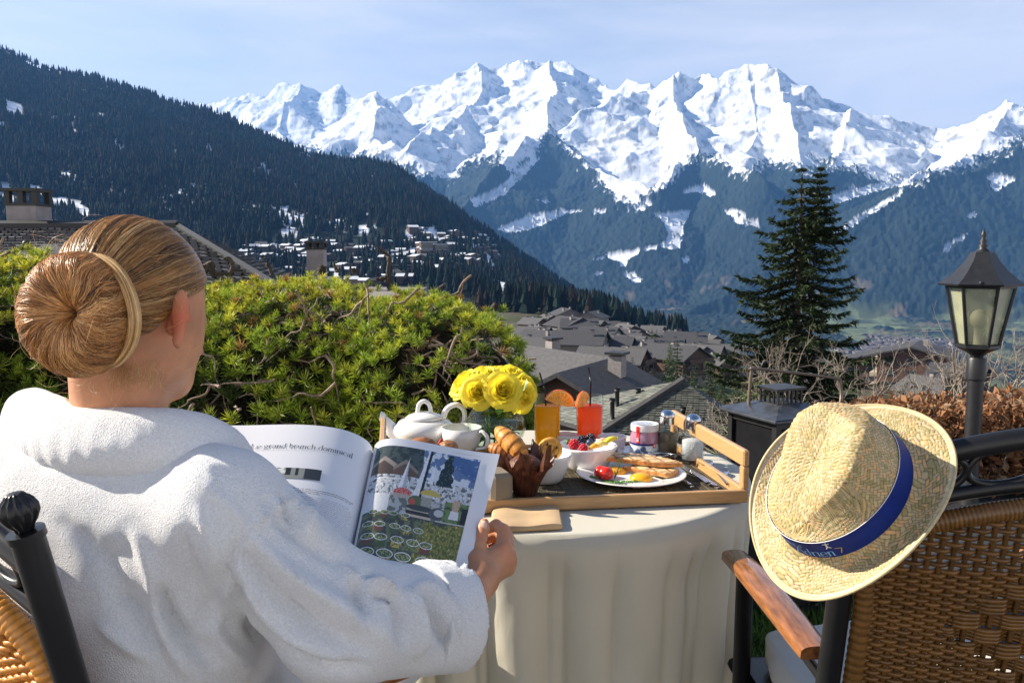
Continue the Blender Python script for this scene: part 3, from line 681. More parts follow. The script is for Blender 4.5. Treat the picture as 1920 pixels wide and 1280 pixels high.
# near neighbours ------------------------------------------------------------
def tiles(mb, a, b, c, d, nu, nv, seed=1, lift=.03, base=(.10, .10, .105)):
    # rows of overlapping tiles on the quad a-b (eave) d-c (top); degenerate tops are fine
    r = np.random.default_rng(seed); a, b, c, d = (np.asarray(q, float) for q in (a, b, c, d))
    n = nrm(np.cross(b-a, d-a)) if np.linalg.norm(d-a) > 0 else nrm(np.cross(b-a, c-a)); n = n if n[2] > 0 else -n
    L0 = np.linalg.norm(b-a); V = []; F = []; Cs = []; k = 0; fl = 1
    for j in range(nv):
        v0 = j/nv; v1 = min(1, (j+1.12)/nv); A0 = a+(d-a)*v0; B0 = b+(c-b)*v0; A1 = a+(d-a)*v1; B1 = b+(c-b)*v1
        m = max(1, int(round(nu*np.linalg.norm(B0-A0)/L0))); off = .5*(j % 2)
        for i in range(m+(j % 2)):
            u0 = max(0, (i-off)/m)+.003; u1 = min(1, (i+1-off)/m)-.003
            if u1 <= u0: continue
            z = lift*r.uniform(.8, 1.5)
            q = [A0+(B0-A0)*u0+n*z, A0+(B0-A0)*u1+n*z, A1+(B1-A1)*u1+n*.006, A1+(B1-A1)*u0+n*.006]
            V += q+[q[0]-n*z, q[1]-n*z]; F += [(k, k+1, k+2, k+3), (k+4, k+5, k+1, k), (k+4, k, k+3, k+4)][:2]; cc = np.array(base)*r.uniform(.7, 1.35); Cs += [cc]*6; k += 6
    F = np.array(F)
    V = np.array(V); nn = np.cross(V[F[0, 1]]-V[F[0, 0]], V[F[0, 2]]-V[F[0, 0]])
    if nn@n < 0: F = F[:, ::-1]
    mb.add((V, [F]), col=np.array(Cs))
m_tile = M('roof_tile', (1, 1, 1), attr=True, rough=.62, var=.2, vs=3, spec=.4)
def slab(mb, pts, th=.12, m=0):
    p = np.array(pts, float); n = len(p); V = np.vstack([p-(0, 0, th), p]); i = np.arange(n); j = (i+1) % n
    mb.add((V, [np.array([i[::-1]]), np.array([i+n]), np.stack([i, j, j+n, i+n], 1)]), m)
# left neighbour: hip roof behind the shrub
t = thing('tiled_house', 'long hip roofed neighbouring house with grey tiled roof behind the shrub', 'house', P(200, 560, 13))
RL = P(-200, 432, 14.5); RR = P(334, 431, 14.0); E1 = P(-420, 570, 9.8); E2 = P(545, 545, 10.8); E3 = P(575, 520, 17.)
E2[2] = E1[2]; E3[2] = E1[2]
mb = MB(); slab(mb, [E1, E2, RR, RL], .1); slab(mb, [E2, E3, RR], .1); mb.build('roof_deck', m_roofg, t, smooth=False)
mb = MB(); tiles(mb, E1+(0,0,.02), E2+(0,0,.02), RR+(0,0,.02), RL+(0,0,.02), 46, 20, 1, .05); tiles(mb, E2+(0,0,.02), E3+(0,0,.02), RR+(0,0,.02), RR+(0,0,.02), 34, 20, 2, .05)
rf = mb.build('roof', m_tile, t, color=True, smooth=False)
mb = MB(); mb.add(tube([RL+(0,0,.06), RR+(0,0,.06)], .10, 6)); mb.add(tube([RR+(0,0,.05), E2+(0,0,.05)], .07, 6)); mb.build('ridge_cap', m_dark, rf, smooth=False)
mb = MB(); c0 = (E1+E2+E3)/3; mb.add(box((c0[0]-2, 13.6, E1[2]-2.6), (11, 5.4, 5.1))); mb.build('wall', m_plas, t, smooth=False)
ch = P(55, 402, 14.6); mb = MB(); mb.add(box(ch+(0, 0, -.35), (.5, .5, 1.0)), 0)
mb.build('chimney', m_brick, t, smooth=False)
mb = MB(); z = ch[2]+.15
for sx in (-1, 0, 1):
    for sy in (-1, 1): mb.add(box((ch[0]+sx*.23, ch[1]+sy*.2, z+.11), (.09, .1, .24)))
mb.add(box((ch[0], ch[1], z+.25), (.58, .58, .05))); mb.add(box((ch[0], ch[1], z+.005), (.54, .54, .04)))
mb.build('chimney_cap', m_dark, t, smooth=False)
mb = MB(); q = P(50, 472, 12.6); mb.add(tube([q-(0,0,.2), q+(0,0,.1)], .035, 8)); mb.add(ball(q+(0,0,.12), (.06,.06,.05), 6, 8)); mb.build('vent_pipe', m_dark, t)
# chimney of a second house rising behind the shrub
t = thing('small_house', 'low house hidden behind the shrub, only its pale capped chimney shows', 'house', P(594, 560, 15))
ch = P(594, 495, 15); mb = MB(); mb.add(box(ch+(0, 0, -.5), (.29, .29, 1.5))); mb.build('chimney', m_brick, t, smooth=False)
mb = MB(); z = ch[2]+.27
for sx in (-1, 0, 1):
    for sy in (-1, 1): mb.add(box((ch[0]+sx*.13, ch[1]+sy*.12, z+.04), (.05, .05, .12)))
mb.add(box((ch[0], ch[1], z+.11), (.34, .34, .04))); mb.add(box((ch[0], ch[1], z), (.33, .33, .03))); mb.build('chimney_cap', m_dark, t, smooth=False)
mb = MB(); cx, cy, cz = ch; slab(mb, [(cx-3,cy-2.4,cz-2.2),(cx+3,cy-2.4,cz-2.2),(cx+3,cy,cz-.9),(cx-3,cy,cz-.9)]); slab(mb, [(cx-3,cy,cz-.9),(cx+3,cy,cz-.9),(cx+3,cy+2.4,cz-2.2),(cx-3,cy+2.4,cz-2.2)]); mb.build('roof', m_roofg, t, smooth=False)
mb = MB(); mb.add(box((cx, cy, cz-3.2), (5.4, 4.2, 2.0))); mb.build('wall', m_plas, t, smooth=False)
# the tiled pavilion roof just below the terrace, behind the salt shakers
t = thing('tiled_pavilion', 'hip roofed house with green grey tiles right below the terrace table', 'house', P(1260, 860, 30))
A = P(1281, 714, 30); B = P(1128, 812, 29); R_ = P(1418, 842, 28); Lc = P(985, 800, 34.5); R_[2] = B[2]; Lc[2] = B[2]-.25
Bk = A+(A-B)*np.array([.9, .9, 0]); Bk[2] = B[2]
mb = MB(); slab(mb, [B, R_, A], .12); slab(mb, [Lc, B, A], .12); slab(mb, [R_, Bk, A], .12); slab(mb, [Bk, Lc, A], .12); mb.build('roof_deck', m_roofg, t, smooth=False)
mb = MB(); up = np.array([0, 0, .02]); tiles(mb, B+up, R_+up, A+up, A+up, 24, 24, 5, .03, (.10, .105, .09)); tiles(mb, Lc+up, B+up, A+up, A+up, 24, 22, 6, .03, (.16, .165, .14))  # left slope's tiles paler than the right's: sunlight put into their colour
rf = mb.build('roof', m_tile, t, color=True, smooth=False)
mb = MB(); mb.add(tube([A+(0,0,.05), B+(0,0,.06)], .14, 6)); mb.build('ridge_cap', m_roofl, rf, smooth=False)
for px, py, h, d in ((1281,790,.42,29.),(1157,757,.5,30.5),(1148,778,.5,29.6),(1196,750,.35,30.8)):
    q = P(px, py, d); mb = MB(); mb.add(tube([q-(0,0,.3), q+(0,0,h)], .08, 8)); mb.add(tube([q+(0,0,h-.02), q+(0,0,h+.1)], .11, 8)); mb.build('vent_pipe', m_dark, t)
mb = MB(); cc = (B+R_+Lc+Bk)/4; mb.add(box((cc[0], cc[1], B[2]-3), (3.4, 3.4, 5.9))); mb.build('wall', m_plas, t, smooth=False)
# big dark chalet roof behind the glasses
t = chalet('big chalet with long pale slate roof and dark gable behind the juice glasses', P(1052, 800, 62)+(-1, 0, 0), .62, 9.5, 12, 3.2, 2.3, roof=m_roofl, chim=1, lower=m_wood, detail=False)
t = chalet('chalet with brown gable directly behind the orange slice', P(1105, 812, 48), -.5, 6, 7, 2.2, 1.5, roof=m_roofg, lower=m_wood, detail=False)
# ---------------------------------------------------------------- terrace
mb = MB(); mb.add(box((.9, 1.6, -.1), (7.6, 7.4, .2)))
m_pave = M('terrace_paving', (.035, .038, .04), rough=.8, var=.3, vs=5, bump=.4, bs=40)
tag(mb.build('terrace_floor', m_pave, smooth=False), kind='structure')
def blades(n, area, h, seed, col, w=.004):
    r = np.random.default_rng(seed); p = np.stack([r.uniform(area[0], area[1], n), r.uniform(area[2], area[3], n), np.full(n, .004)], 1)
    a = r.uniform(0, 2*PI, n); hh = h*r.uniform(.5, 1.2, n); ln = r.normal(0, .35, (n, 2))*hh[:, None]
    d = np.stack([np.cos(a), np.sin(a), np.zeros(n)], 1)*w
    V = np.stack([p-d, p+d, p+np.stack([ln[:, 0], ln[:, 1], hh], 1)], 1); F = np.arange(3*n).reshape(-1, 3)
    c = np.array(col)*r.uniform(.6, 1.5, (n, 1)); return (V.reshape(-1, 3), [F]), np.repeat(c, 3, 0)
m_leafy = M('leaf_blades', (1, 1, 1), attr=True, rough=.5, var=0, translucent=.35, spec=.3)
sh, c = blades(20000, (.30, 1.25, 1.95, 5.2), .05, 3, (.09, .16, .03)); mb = MB(); mb.add(sh, col=c)
mb.add((np.array([(.30, 1.95, .003), (1.25, 1.95, .003), (1.25, 5.2, .003), (.30, 5.2, .003)]), [np.array([[0, 1, 2, 3]])]), col=(.05, .06, .02))
tag(mb.build('lawn', m_leafy, color=True, smooth=False), 'strip of sunlit lawn beyond the table', 'grass', kind='stuff')

# ---------------------------------------------------------------- needle tufts
def tufts(C, N, R, ncol, n=38, seed=1, w=.0011, spread=1.5, curve=.08):
    # C centres, N outward directions, R lengths: every tuft is a rosette of n needle blades
    r = np.random.default_rng(seed); k = len(C)
    th = spread*np.sqrt(r.uniform(0, 1, (k, n))); ph = r.uniform(0, 2*PI, (k, n))
    a = np.where(np.abs(N[:, 2:3]) < .9, np.array([[0, 0, 1.]]), np.array([[1., 0, 0]])); U = nrm(np.cross(a, N)); W = np.cross(N, U)
    D = N[:, None]*np.cos(th)[..., None]+(U[:, None]*np.cos(ph)[..., None]+W[:, None]*np.sin(ph)[..., None])*np.sin(th)[..., None]
    Ln = (R[:, None]*r.uniform(.75, 1.1, (k, n)))[..., None]
    base = C[:, None]+N[:, None]*R[:, None, None]*r.uniform(-.45, .25, (k, n))[..., None]
    tip = base+D*Ln+N[:, None]*Ln*curve
    s = nrm(np.cross(D, r.normal(size=(k, n, 3))))*w
    mid = (base+tip)/2+N[:, None]*Ln*-.04
    V = np.stack([base-s, base+s, mid-s*1.1, mid+s*1.1, tip], 2).reshape(-1, 3)
    i = np.arange(k*n)[:, None]*5; Q = i+np.array([[0, 1, 3, 2]]); T = i+np.array([[2, 3, 4]])
    cc = np.repeat(ncol, n*5, 0)*np.repeat(r.uniform(.75, 1.25, (k*n, 1)), 5, 0)
    m = np.tile(np.array([.55, .55, .9, .9, 1.25]), k*n)[:, None]; return (V, [Q, T]), cc*m
m_need = M('pine_needles', (1, 1, 1), attr=True, rough=.45, var=0, translucent=.3, spec=.4)
m_bark = M('pine_bark', (.13, .09, .065), rough=.85, var=.4, vs=40, bump=.6, bs=120)
m_gnarl = M('dead_wood', (.06, .045, .035), rough=.8, var=.4, vs=30, bump=.6, bs=90)
t = thing('mugo_pine', 'wide dense mountain pine shrub with yellow green needle tufts and bare twigs', 'shrub', (-1.2, 3.3, 0))
EL = [(560,712,3.45,270,178,.75),(790,722,3.35,180,165,.7),(900,765,3.15,100,165,.45),(330,725,3.4,230,190,.8),(40,680,3.3,180,196,.8),(-120,700,3.3,220,240,.8),(600,800,3.1,380,110,.5),(130,800,3.1,300,140,.55),(430,800,2.95,150,110,.4)]
els = [(P(a, b, c), np.array([d/FPX*c, f, e/FPX*c])) for a, b, c, d, e, f in EL]
r_ = np.random.default_rng(5); C = []; Nn = []
for i, (c, r) in enumerate(els):
    n = int(2900*(r[0]*r[2]+r[0]*r[1])/ .35)
    u = nrm(r_.normal(size=(n, 3))); u = u[u[:, 2] > -.55]
    lump = 1+.10*fbm(u[:, 0]*3+i*7, u[:, 1]*3, u[:, 2]*3, o=3)+.05*fbm(u[:, 0]*9+i*7, u[:, 1]*9, u[:, 2]*9, o=2); p = c+u*r*lump[:, None]; nn = nrm(u/r)
    ok = np.ones(len(p), bool)
    for j, (c2, r2) in enumerate(els):
        if j != i: ok &= np.sum(((p-c2)/r2)**2, 1) > .86
    C.append(p[ok]); Nn.append(nn[ok])
C = np.concatenate(C); Nn = np.concatenate(Nn)
ok = C[:, 2] > .15; C = C[ok]; Nn = Nn[ok]
px, py, dd = pix(C)
gap = fbm(C[:, 0]*3.2, C[:, 1]*3.2, C[:, 2]*3.6, o=3)
lowf = sstep(640, 760, py)
thin = (gap > .20-.16*lowf) & (r_.uniform(size=len(C)) < .82+.1*lowf)
bare = (((px-850)/120)**2+((py-690)/85)**2 < 1) | (((px-430)/100)**2+((py-790)/70)**2 < 1) | (((px-625)/45)**2+((py-590)/22)**2 < 1)
thin |= bare & (r_.uniform(size=len(C)) < .80)
C = C[~thin]; Nn = Nn[~thin]; py = py[~thin]; dd = dd[~thin]; px = px[~thin]
# keep distance between rosettes
order = r_.permutation(len(C)); kept = []; cell = {}
for i in order:
    R0 = .024+.009*sstep(560, 800, py[i]); k = tuple((C[i]/.03).astype(int)); bad = False
    for a in (-1, 0, 1):
        for b in (-1, 0, 1):
            for c in (-1, 0, 1):
                for j in cell.get((k[0]+a, k[1]+b, k[2]+c), ()):
                    if np.sum((C[i]-C[j])**2) < (R0*.85)**2: bad = True
    if not bad: kept.append(i); cell.setdefault(k, []).append(i)
C = C[kept]; Nn = Nn[kept]; py = py[kept]; px = px[kept]
Nn = nrm(Nn+np.array([0, 0, .55])+r_.normal(0, .35, C.shape)); C = C+Nn*r_.normal(0, .018, (len(C), 1))
R = (.025+.011*sstep(540, 800, py))*r_.uniform(.75, 1.25, len(C))
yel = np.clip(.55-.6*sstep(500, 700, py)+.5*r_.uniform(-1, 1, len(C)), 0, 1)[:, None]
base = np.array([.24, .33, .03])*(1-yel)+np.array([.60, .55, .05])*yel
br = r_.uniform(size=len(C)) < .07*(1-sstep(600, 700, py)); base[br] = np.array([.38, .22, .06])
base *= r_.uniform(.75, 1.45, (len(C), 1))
near_ = C[:, 1] < 3.9
print('tufts', len(C), near_.sum())
mb = MB()
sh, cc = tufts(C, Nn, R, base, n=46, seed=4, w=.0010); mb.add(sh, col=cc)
C2 = []; N2_ = []
for i, (c, r) in enumerate(els):
    u = nrm(r_.normal(size=(int(1500*(r[0]*r[2]+r[0]*r[1])/.35), 3))); u = u[(u[:, 2] > -.4)]; p = c+u*r*r_.uniform(.80, .90, (len(u), 1)); ok = p[:, 2] > .15
    for j, (c2, r2) in enumerate(els):
        if j != i: ok &= np.sum(((p-c2)/r2)**2, 1) > .70
    C2.append(p[ok]); N2_.append(nrm(u/r)[ok])
bx_, by_, _ = pix(np.concatenate(C2)); kb = ~(((((bx_-850)/125)**2+((by_-690)/85)**2 < 1) | (((bx_-430)/100)**2+((by_-790)/70)**2 < 1) | (((bx_-625)/50)**2+((by_-590)/24)**2 < 1)) & (r_.uniform(size=len(bx_)) < .85)); N2_ = [np.concatenate(N2_)[kb]]; C2 = [np.concatenate(C2)[kb]]
C2 = np.concatenate(C2); N2_ = nrm(np.concatenate(N2_)+(0, 0, .4)+r_.normal(0, .4, C2.shape)); b2 = np.array([.10, .15, .03])*r_.uniform(.5, 1.3, (len(C2), 1)); b2[r_.uniform(size=len(C2)) < .25] = (.13, .085, .04)
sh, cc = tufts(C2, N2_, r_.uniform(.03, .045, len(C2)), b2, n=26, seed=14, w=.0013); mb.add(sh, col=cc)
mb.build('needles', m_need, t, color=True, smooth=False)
mb = MB()
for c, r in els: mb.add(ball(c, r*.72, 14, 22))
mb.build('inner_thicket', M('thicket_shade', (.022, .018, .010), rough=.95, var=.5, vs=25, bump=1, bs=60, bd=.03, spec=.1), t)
mb = MB()
def twig(a, b, r0, r1, wob=.03, n=7, seed=None):
    a = np.asarray(a); b = np.asarray(b); L0 = np.linalg.norm(b-a); q = a+(b-a)*np.linspace(0, 1, n)[:, None]
    q[1:-1] += r_.normal(0, wob*L0, (n-2, 3)); return tube(spline(q, n*2), np.linspace(r0, r1, n*2), 5)
# bare twigs poking between the tufts
for k in range(1100):
    i = r_.integers(len(els)); c, r = els[i]; u = nrm(r_.normal(size=3)); u[1] = -abs(u[1])
    if k % 2: tpx = r_.choice([850, 430, 625, 760, 560]); tpy = {850: 690, 430: 790, 625: 590, 760: 780, 560: 800}[int(tpx)]; q = P(tpx+r_.normal(0, 60), tpy+r_.normal(0, 30), 2.85); c0 = c; p = q; dirv = nrm(p-c); s = np.sqrt(np.sum((dirv/r)**2)); b = c+dirv/s*r_.uniform(.9, 1.05)
    else: b = c+u*r*r_.uniform(.86, 1.03)
    if any(np.sum(((b-c2)/r2)**2) < .75 for c2, r2 in els): continue
    tx = nrm(np.array([r_.normal(0, .8), r_.normal(-.3, .4), r_.normal(.1, .6)])); a = b-tx*r_.uniform(.07, .22)-nrm(u)*0.03
    mb.add(twig(a, b, r_.uniform(.003, .006), .0018, .06, 5))
mb.build('branches', M('dry_twig', (.23, .165, .12), rough=.8, var=.4, vs=50), t)
# gnarled dead limbs above the crown
D = 3.6
def limb(pts, r0, r1, d=D):
    mb = MB(); q = np.array([P(x, y, d+dz) for x, y, dz in pts]); mb.add(tube(spline(q, 24), np.linspace(r0, r1, 24)*(1+.25*r_.uniform(-1, 1, 24)), 7)); mb.build('dead_branch', m_gnarl, t)
limb([(732,545,0),(728,510,0),(730,485,0),(722,474,.02),(712,468,0),(706,461,0)], .013, .005); limb([(706,524,0),(722,521,0),(728,512,0)], .009, .009)
limb([(380,500,-.2),(398,494,-.2),(402,512,-.2),(430,512,-.2)], .010, .008); limb([(428,520,-.2),(436,500,-.2),(430,486,-.2),(420,484,-.2)], .012, .007); limb([(430,506,-.2),(455,506,-.2)], .006, .004); limb([(384,510,-.2),(392,500,-.2),(400,520,-.2)], .012, .008)
limb([(510,515,0),(502,496,0),(494,485,0),(490,480,0)], .009, .005); limb([(600,515,0),(606,498,0)], .02, .016); limb([(634,510,0),(628,500,0),(624,488,0)], .009, .003)
limb([(665,512,0),(662,503,0)], .012, .009); limb([(820,545,-.1),(832,534,-.1)], .010, .006); limb([(850,560,-.1),(866,548,-.1),(871,512,-.1)], .008, .002); limb([(780,548,0),(796,525,0)], .003, .001); limb([(925,580,-.2),(930,568,-.2)], .016, .012)

# ---------------------------------------------------------------- spruces
m_sp = M('spruce_needles', (1, 1, 1), attr=True, rough=.6, var=0, translucent=.15, spec=.25)
m_trunk = M('spruce_bark', (.09, .065, .05), rough=.9, var=.4, vs=8, bump=.6, bs=30)
def spruce(name, label, base, top, R0, seed, whorls=46, twin=None, col=(.013, .021, .007), group=None, blade=.13, per=11, prof=.85, cat='tree'):
    r = np.random.default_rng(seed); t = local(name, label, cat, base, 0, group); H = top-base[2]
    V = []; F = []; Cs = []; k = 0; mt = MB()
    mt.add(tube([(0, 0, -.8), (0, 0, H*.5), (0, 0, H*.97)], [H*.016, H*.010, H*.002], 8))
    def whorl(cx, cy, z, rad, nb, droop):
        nonlocal k
        for b in range(nb):
            az = 2*PI*(b+r.uniform(-.35, .35))/nb+z*3.1; L_ = rad*r.uniform(.48, 1.14); m = 9
            u = np.linspace(0, 1, m); zz = z-L_*droop*(u**1.1)+L_*.42*u**2.6
            x = cx+np.cos(az)*L_*u; y = cy+np.sin(az)*L_*u; path = np.stack([x, y, zz], 1)
            if L_ > .3: mt.add(tube(path[::2], np.linspace(.012+.008*L_, .003, 5), 4, caps=False))
            nst = max(4, int(L_/blade*2.0))
            for s in np.linspace(.10, 1, nst):
                q = np.array([np.interp(s, u, x), np.interp(s, u, y), np.interp(s, u, zz)])
                for _ in range(per if s > .25 else per//2):
                    sd_ = r.choice([-1, 1]); fwd = np.array([np.cos(az), np.sin(az), 0]); sid = np.array([-np.sin(az), np.cos(az), 0])*sd_
                    dr = nrm(fwd*r.uniform(.2, 1)+sid*r.uniform(0, .9)+np.array([0, 0, r.uniform(-.75, .35)])); ln = blade*r.uniform(.5, 1.35)*(1-.35*s)*min(1, .3+L_*.9)
                    wv = nrm(np.cross(dr, r.normal(size=3)))*ln*.11
                    o_ = q+r.normal(0, .02, 3); V.extend([o_-wv, o_+wv, o_+dr*ln*.65+wv*.8, o_+dr*ln, o_+dr*ln*.65-wv*.8]); F.append((k, k+1, k+2, k+3, k+4)); k += 5
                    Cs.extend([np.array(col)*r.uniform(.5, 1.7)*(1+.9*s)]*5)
    z = H*.985
    zs = H*(1-np.linspace(.015, 1, whorls)**.95)
    for z in zs:
        f = 1-z/H; rad = R0*(f**prof if prof else 1-math.exp(-2.4*f))*(1+.12*r.uniform(-1, 1))+.03
        whorl(0, 0, z, rad, int(5+4*f), .50+.14*f)
    if twin:
        dx, z1 = twin; z1 -= base[2]; zb = z1-H*.28
        mt.add(tube([(0, 0, zb), (dx*.8, 0, zb+H*.06), (dx, 0, z1)], [H*.006, H*.005, H*.001], 6))
        for z in np.linspace(zb+H*.05, z1-.05, 12): f = (z1-z)/H; whorl(dx, 0, z, R0*f**.8*.9+.03, 6, .4)
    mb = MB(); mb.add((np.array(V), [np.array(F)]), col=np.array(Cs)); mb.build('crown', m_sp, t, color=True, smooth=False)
    mt.build('trunk', m_trunk, t); return t
b = P(1488, 800, 26); b[2] = -5.2
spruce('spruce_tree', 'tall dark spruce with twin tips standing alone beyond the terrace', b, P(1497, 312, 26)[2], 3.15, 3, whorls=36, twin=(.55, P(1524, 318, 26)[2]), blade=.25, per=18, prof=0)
pr = [spruce('spruce_tree', 'x', (0, 0, 0), 8, 1.9, 30+i, whorls=20, blade=.5, per=5, col=[(.03, .05, .018), (.045, .065, .02), (.028, .045, .02)][i]) for i in range(3)]
sp_list = [(1168,760,668,70,'narrow spruce behind the coral juice glass, left of the tiled roof peak'),(1196,750,690,74,None),(1268,735,636,95,'tallest dark spruce behind the peak of the tiled roof'),(1300,745,680,90,None),(1220,745,690,82,None),
      (1330,750,675,80,None),(1352,770,690,66,None),(1380,780,700,60,None),(1410,790,720,55,None),(1240,745,700,85,None),(1222,650,616,220,None),(1230,650,617,222,None),(1600,760,690,120,None),(1660,762,716,100,None),(1690,765,722,100,None),
      (1075,600,570,420,None),(1140,760,720,66,None),(1788,770,690,130,None),(1565,770,680,90,None),(1010,680,575,330,None),(1025,665,582,340,None),(990,690,590,300,None),(1370,800,735,50,None),(1110,690,628,260,None),(1150,668,620,300,None),(1255,700,640,150,None),(1185,720,668,130,None)]
ORDS = ORD+['twenty-'+q for q in ORD[:9]]
sx_all = [q[0] for q in sp_list if not q[4]]
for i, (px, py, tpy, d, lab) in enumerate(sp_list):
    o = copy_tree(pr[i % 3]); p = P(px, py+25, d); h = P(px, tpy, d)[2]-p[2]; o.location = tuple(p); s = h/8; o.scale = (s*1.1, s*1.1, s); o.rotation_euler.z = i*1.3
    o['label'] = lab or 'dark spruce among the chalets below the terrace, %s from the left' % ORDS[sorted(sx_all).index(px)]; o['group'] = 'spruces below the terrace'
for o in pr:
    for c_ in list(o.children): bpy.data.objects.remove(c_)
    bpy.data.objects.remove(o)
# ---------------------------------------------------------------- bare shrubs
m_twig = M('bare_twig', (.24, .20, .16), rough=.75, var=.3, vs=30)
def bare(label, base, H, seed, spread=.5, thick=.012, depth=5, group='bare leafless shrubs beyond the terrace'):
    r = np.random.default_rng(seed); mb = MB()
    def grow(p, d, L_, rad, lev):
        n = 4; q = [p]
        for i in range(n):
            d = nrm(d+r.normal(0, .16, 3)+np.array([0, 0, .04])); q.append(q[-1]+d*L_/n)
        mb.add(tube(q, np.linspace(rad, rad*.65, n+1), 4, caps=False))
        if lev:
            for k in range(r.integers(2, 4)):
                i = r.integers(2, n+1); grow(q[i], nrm(d+r.normal(0, spread, 3)), L_*r.uniform(.55, .8), rad*.62, lev-1)
    for k in range(4): grow(np.array(base)+r.normal(0, .05, 3)*(1, 1, 0), nrm(np.array([r.normal(0, .45), r.normal(0, .3), 1])), H*.38, thick, depth)
    tag(mb.build('bare_shrub', m_twig), label, 'shrub', group)
bare('bare pale twigged shrub in front of the big spruce behind the metal lantern', P(1490, 860, 7.2), 1.3, 1)
bare('bare twiggy shrub just left of the terraced hotels', P(1620, 850, 7.0), 1.0, 2)
bare('bare upright shrub directly left of the lamp post', P(1780, 850, 6.5), 1.15, 3, .45)
bare('bare upright shrub between the lamp post and the picture edge', P(1880, 850, 6.3), 1.1, 4, .45)
bare('low bare shrub behind the hat brim under the hotels', P(1700, 850, 6.5), .8, 5)
bare('bare crooked shrub at the corner of the tiled roof left of the lantern', P(1390, 900, 6.5), .9, 6, .6)
# small pine with loose boughs beside the tiled roof
q = P(1415, 900, 6.2); spruce('young_pine', 'young loose pine right of the tiled roof behind the metal lantern', (q[0], q[1], q[2]-.2), P(1400, 712, 6.2)[2], .42, 77, whorls=16, blade=.07, per=7, col=(.09, .12, .03), prof=.55)
# ---------------------------------------------------------------- dry beech hedge
r = np.random.default_rng(9); n = 15000
hp = np.stack([r.uniform(1.75, 4.2, n), 4.5+r.uniform(-.25, .25, n), r.uniform(.0, .47, n)], 1); hp[:, 2] *= 1+.12*fbm(hp[:, 0]*3, hp[:, 1]*3, 0)+.0*hp[:, 2]
hp[:, 2] += .04*(hp[:, 0]-2)
a = nrm(r.normal(size=(n, 3))); bb = nrm(np.cross(a, r.normal(size=(n, 3)))); s = r.uniform(.010, .022, (n, 1)); c2 = np.cross(a, bb)
V = np.stack([hp-a*s*1.5, hp+bb*s*.8+c2*s*.3, hp+a*s*1.6, hp-bb*s*.8+c2*s*.3], 1).reshape(-1, 3); F = np.arange(4*n).reshape(-1, 4)
hc = np.array([.26, .12, .05])*r.uniform(.5, 1.6, (n, 1)); hc[r.uniform(size=n) < .15] = (.36, .24, .14)
t = thing('beech_hedge', 'low clipped hedge with dry russet brown leaves behind the lamp post', 'hedge', (3.1, 4.5, 0))
mb = MB(); mb.add((V, [F]), col=np.repeat(hc, 4, 0)); mb.build('dry_leaves', M('dry_leaf', (1, 1, 1), attr=True, rough=.6, var=0, translucent=.3), t, color=True, smooth=False)
mb = MB()
for k in range(240):
    x = r.uniform(1.9, 4.4); y = 4.5+r.uniform(-.2, .2); mb.add(tube([(x, y, 0), (x+r.normal(0, .06), y+r.normal(0, .05), .3), (x+r.normal(0, .12), y+r.normal(0, .1), r.uniform(.35, .52))], [.006, .004, .0015], 4, caps=False))
mb.build('stems', m_gnarl, t)
# ---------------------------------------------------------------- garden lamp
m_iron = M('black_iron', (.018, .018, .02), rough=.42, var=.25, vs=30, bump=.12, bs=300, bd=.002, spec=.5)
D = 4.05; c = P(1828, 660, D); lx, ly = c[0], c[1]-.02
zt = lambda y: P(1828, y, D)[2]
t = thing('garden_lamp', 'black six sided lantern lamp on a round post beside the hedge', 'lamp', (lx, ly, 0))
def lz(rp, n=32, at=None): return lathe(rp, n, at or (lx, ly, 0))
mb = MB(); z0 = zt(672); mb.add(lz([(.0, 0), (.10, 0), (.10, .03), (.045, .06), (.036, .12), (.036, z0-.10), (.043, z0-.095), (.043, z0), (.038, z0+.008), (0, z0+.01)])); mb.build('post', m_iron, t, angle=40)
mb = MB(); za = zt(650); mb.add(xf(lathe([(0, z0), (.022, z0), (.03, z0+.02), (.045, z0+.03), (.088, za-.004), (.096, za), (.096, za+.012), (.0, za+.014)], 6), rz=-math.atan2(lx, ly), t=(lx, ly, 0))); 
zb = zt(536); rb, rt = .088, .142
LR = -math.atan2(lx, ly); hx = lambda r_, z, k: np.array([lx+r_*math.cos(k*PI/3+LR), ly+r_*math.sin(k*PI/3+LR), z])
for k in range(6):
    mb.add(tube([hx(rb, za+.01, k), hx(rt, zb, k)], .0085, 5)); mb.add(tube([hx(rb, za+.012, k), hx(rb, za+.012, k+1)], .007, 5)); mb.add(tube([hx(rt, zb, k), hx(rt, zb, k+1)], .009, 5))
mb.build('lantern_frame', m_iron, t, smooth=False)
zc = zt(472)
mb = MB(); prof = [(.178, zb+.004), (.182, zb+.012), (.150, zb+.035), (.112, zb+.07), (.075, zb+.115), (.050, zb+.16), (.034, zc+.0)]
mb.add(xf(lathe(prof, 6), rz=LR, t=(lx, ly, 0))); mb.add(xf(lathe([(0, zb+.002), (.178, zb+.004)], 6), rz=LR, t=(lx, ly, 0))); mb.build('lantern_roof', m_iron, t, angle=35)
mb = MB(); mb.add(lz([(.036, zc-.004), (.030, zc+.006), (.016, zc+.016), (.022, zc+.028), (.012, zc+.038), (.018, zc+.05), (.008, zc+.06), (.014, zc+.074), (.010, zc+.086), (.004, zc+.10), (0, zc+.105)], 20)); mb.build('finial', m_iron, t)
m_pane = M('lantern_glass', (.42, .43, .28), rough=.12, var=.35, vs=6, alpha=.42)
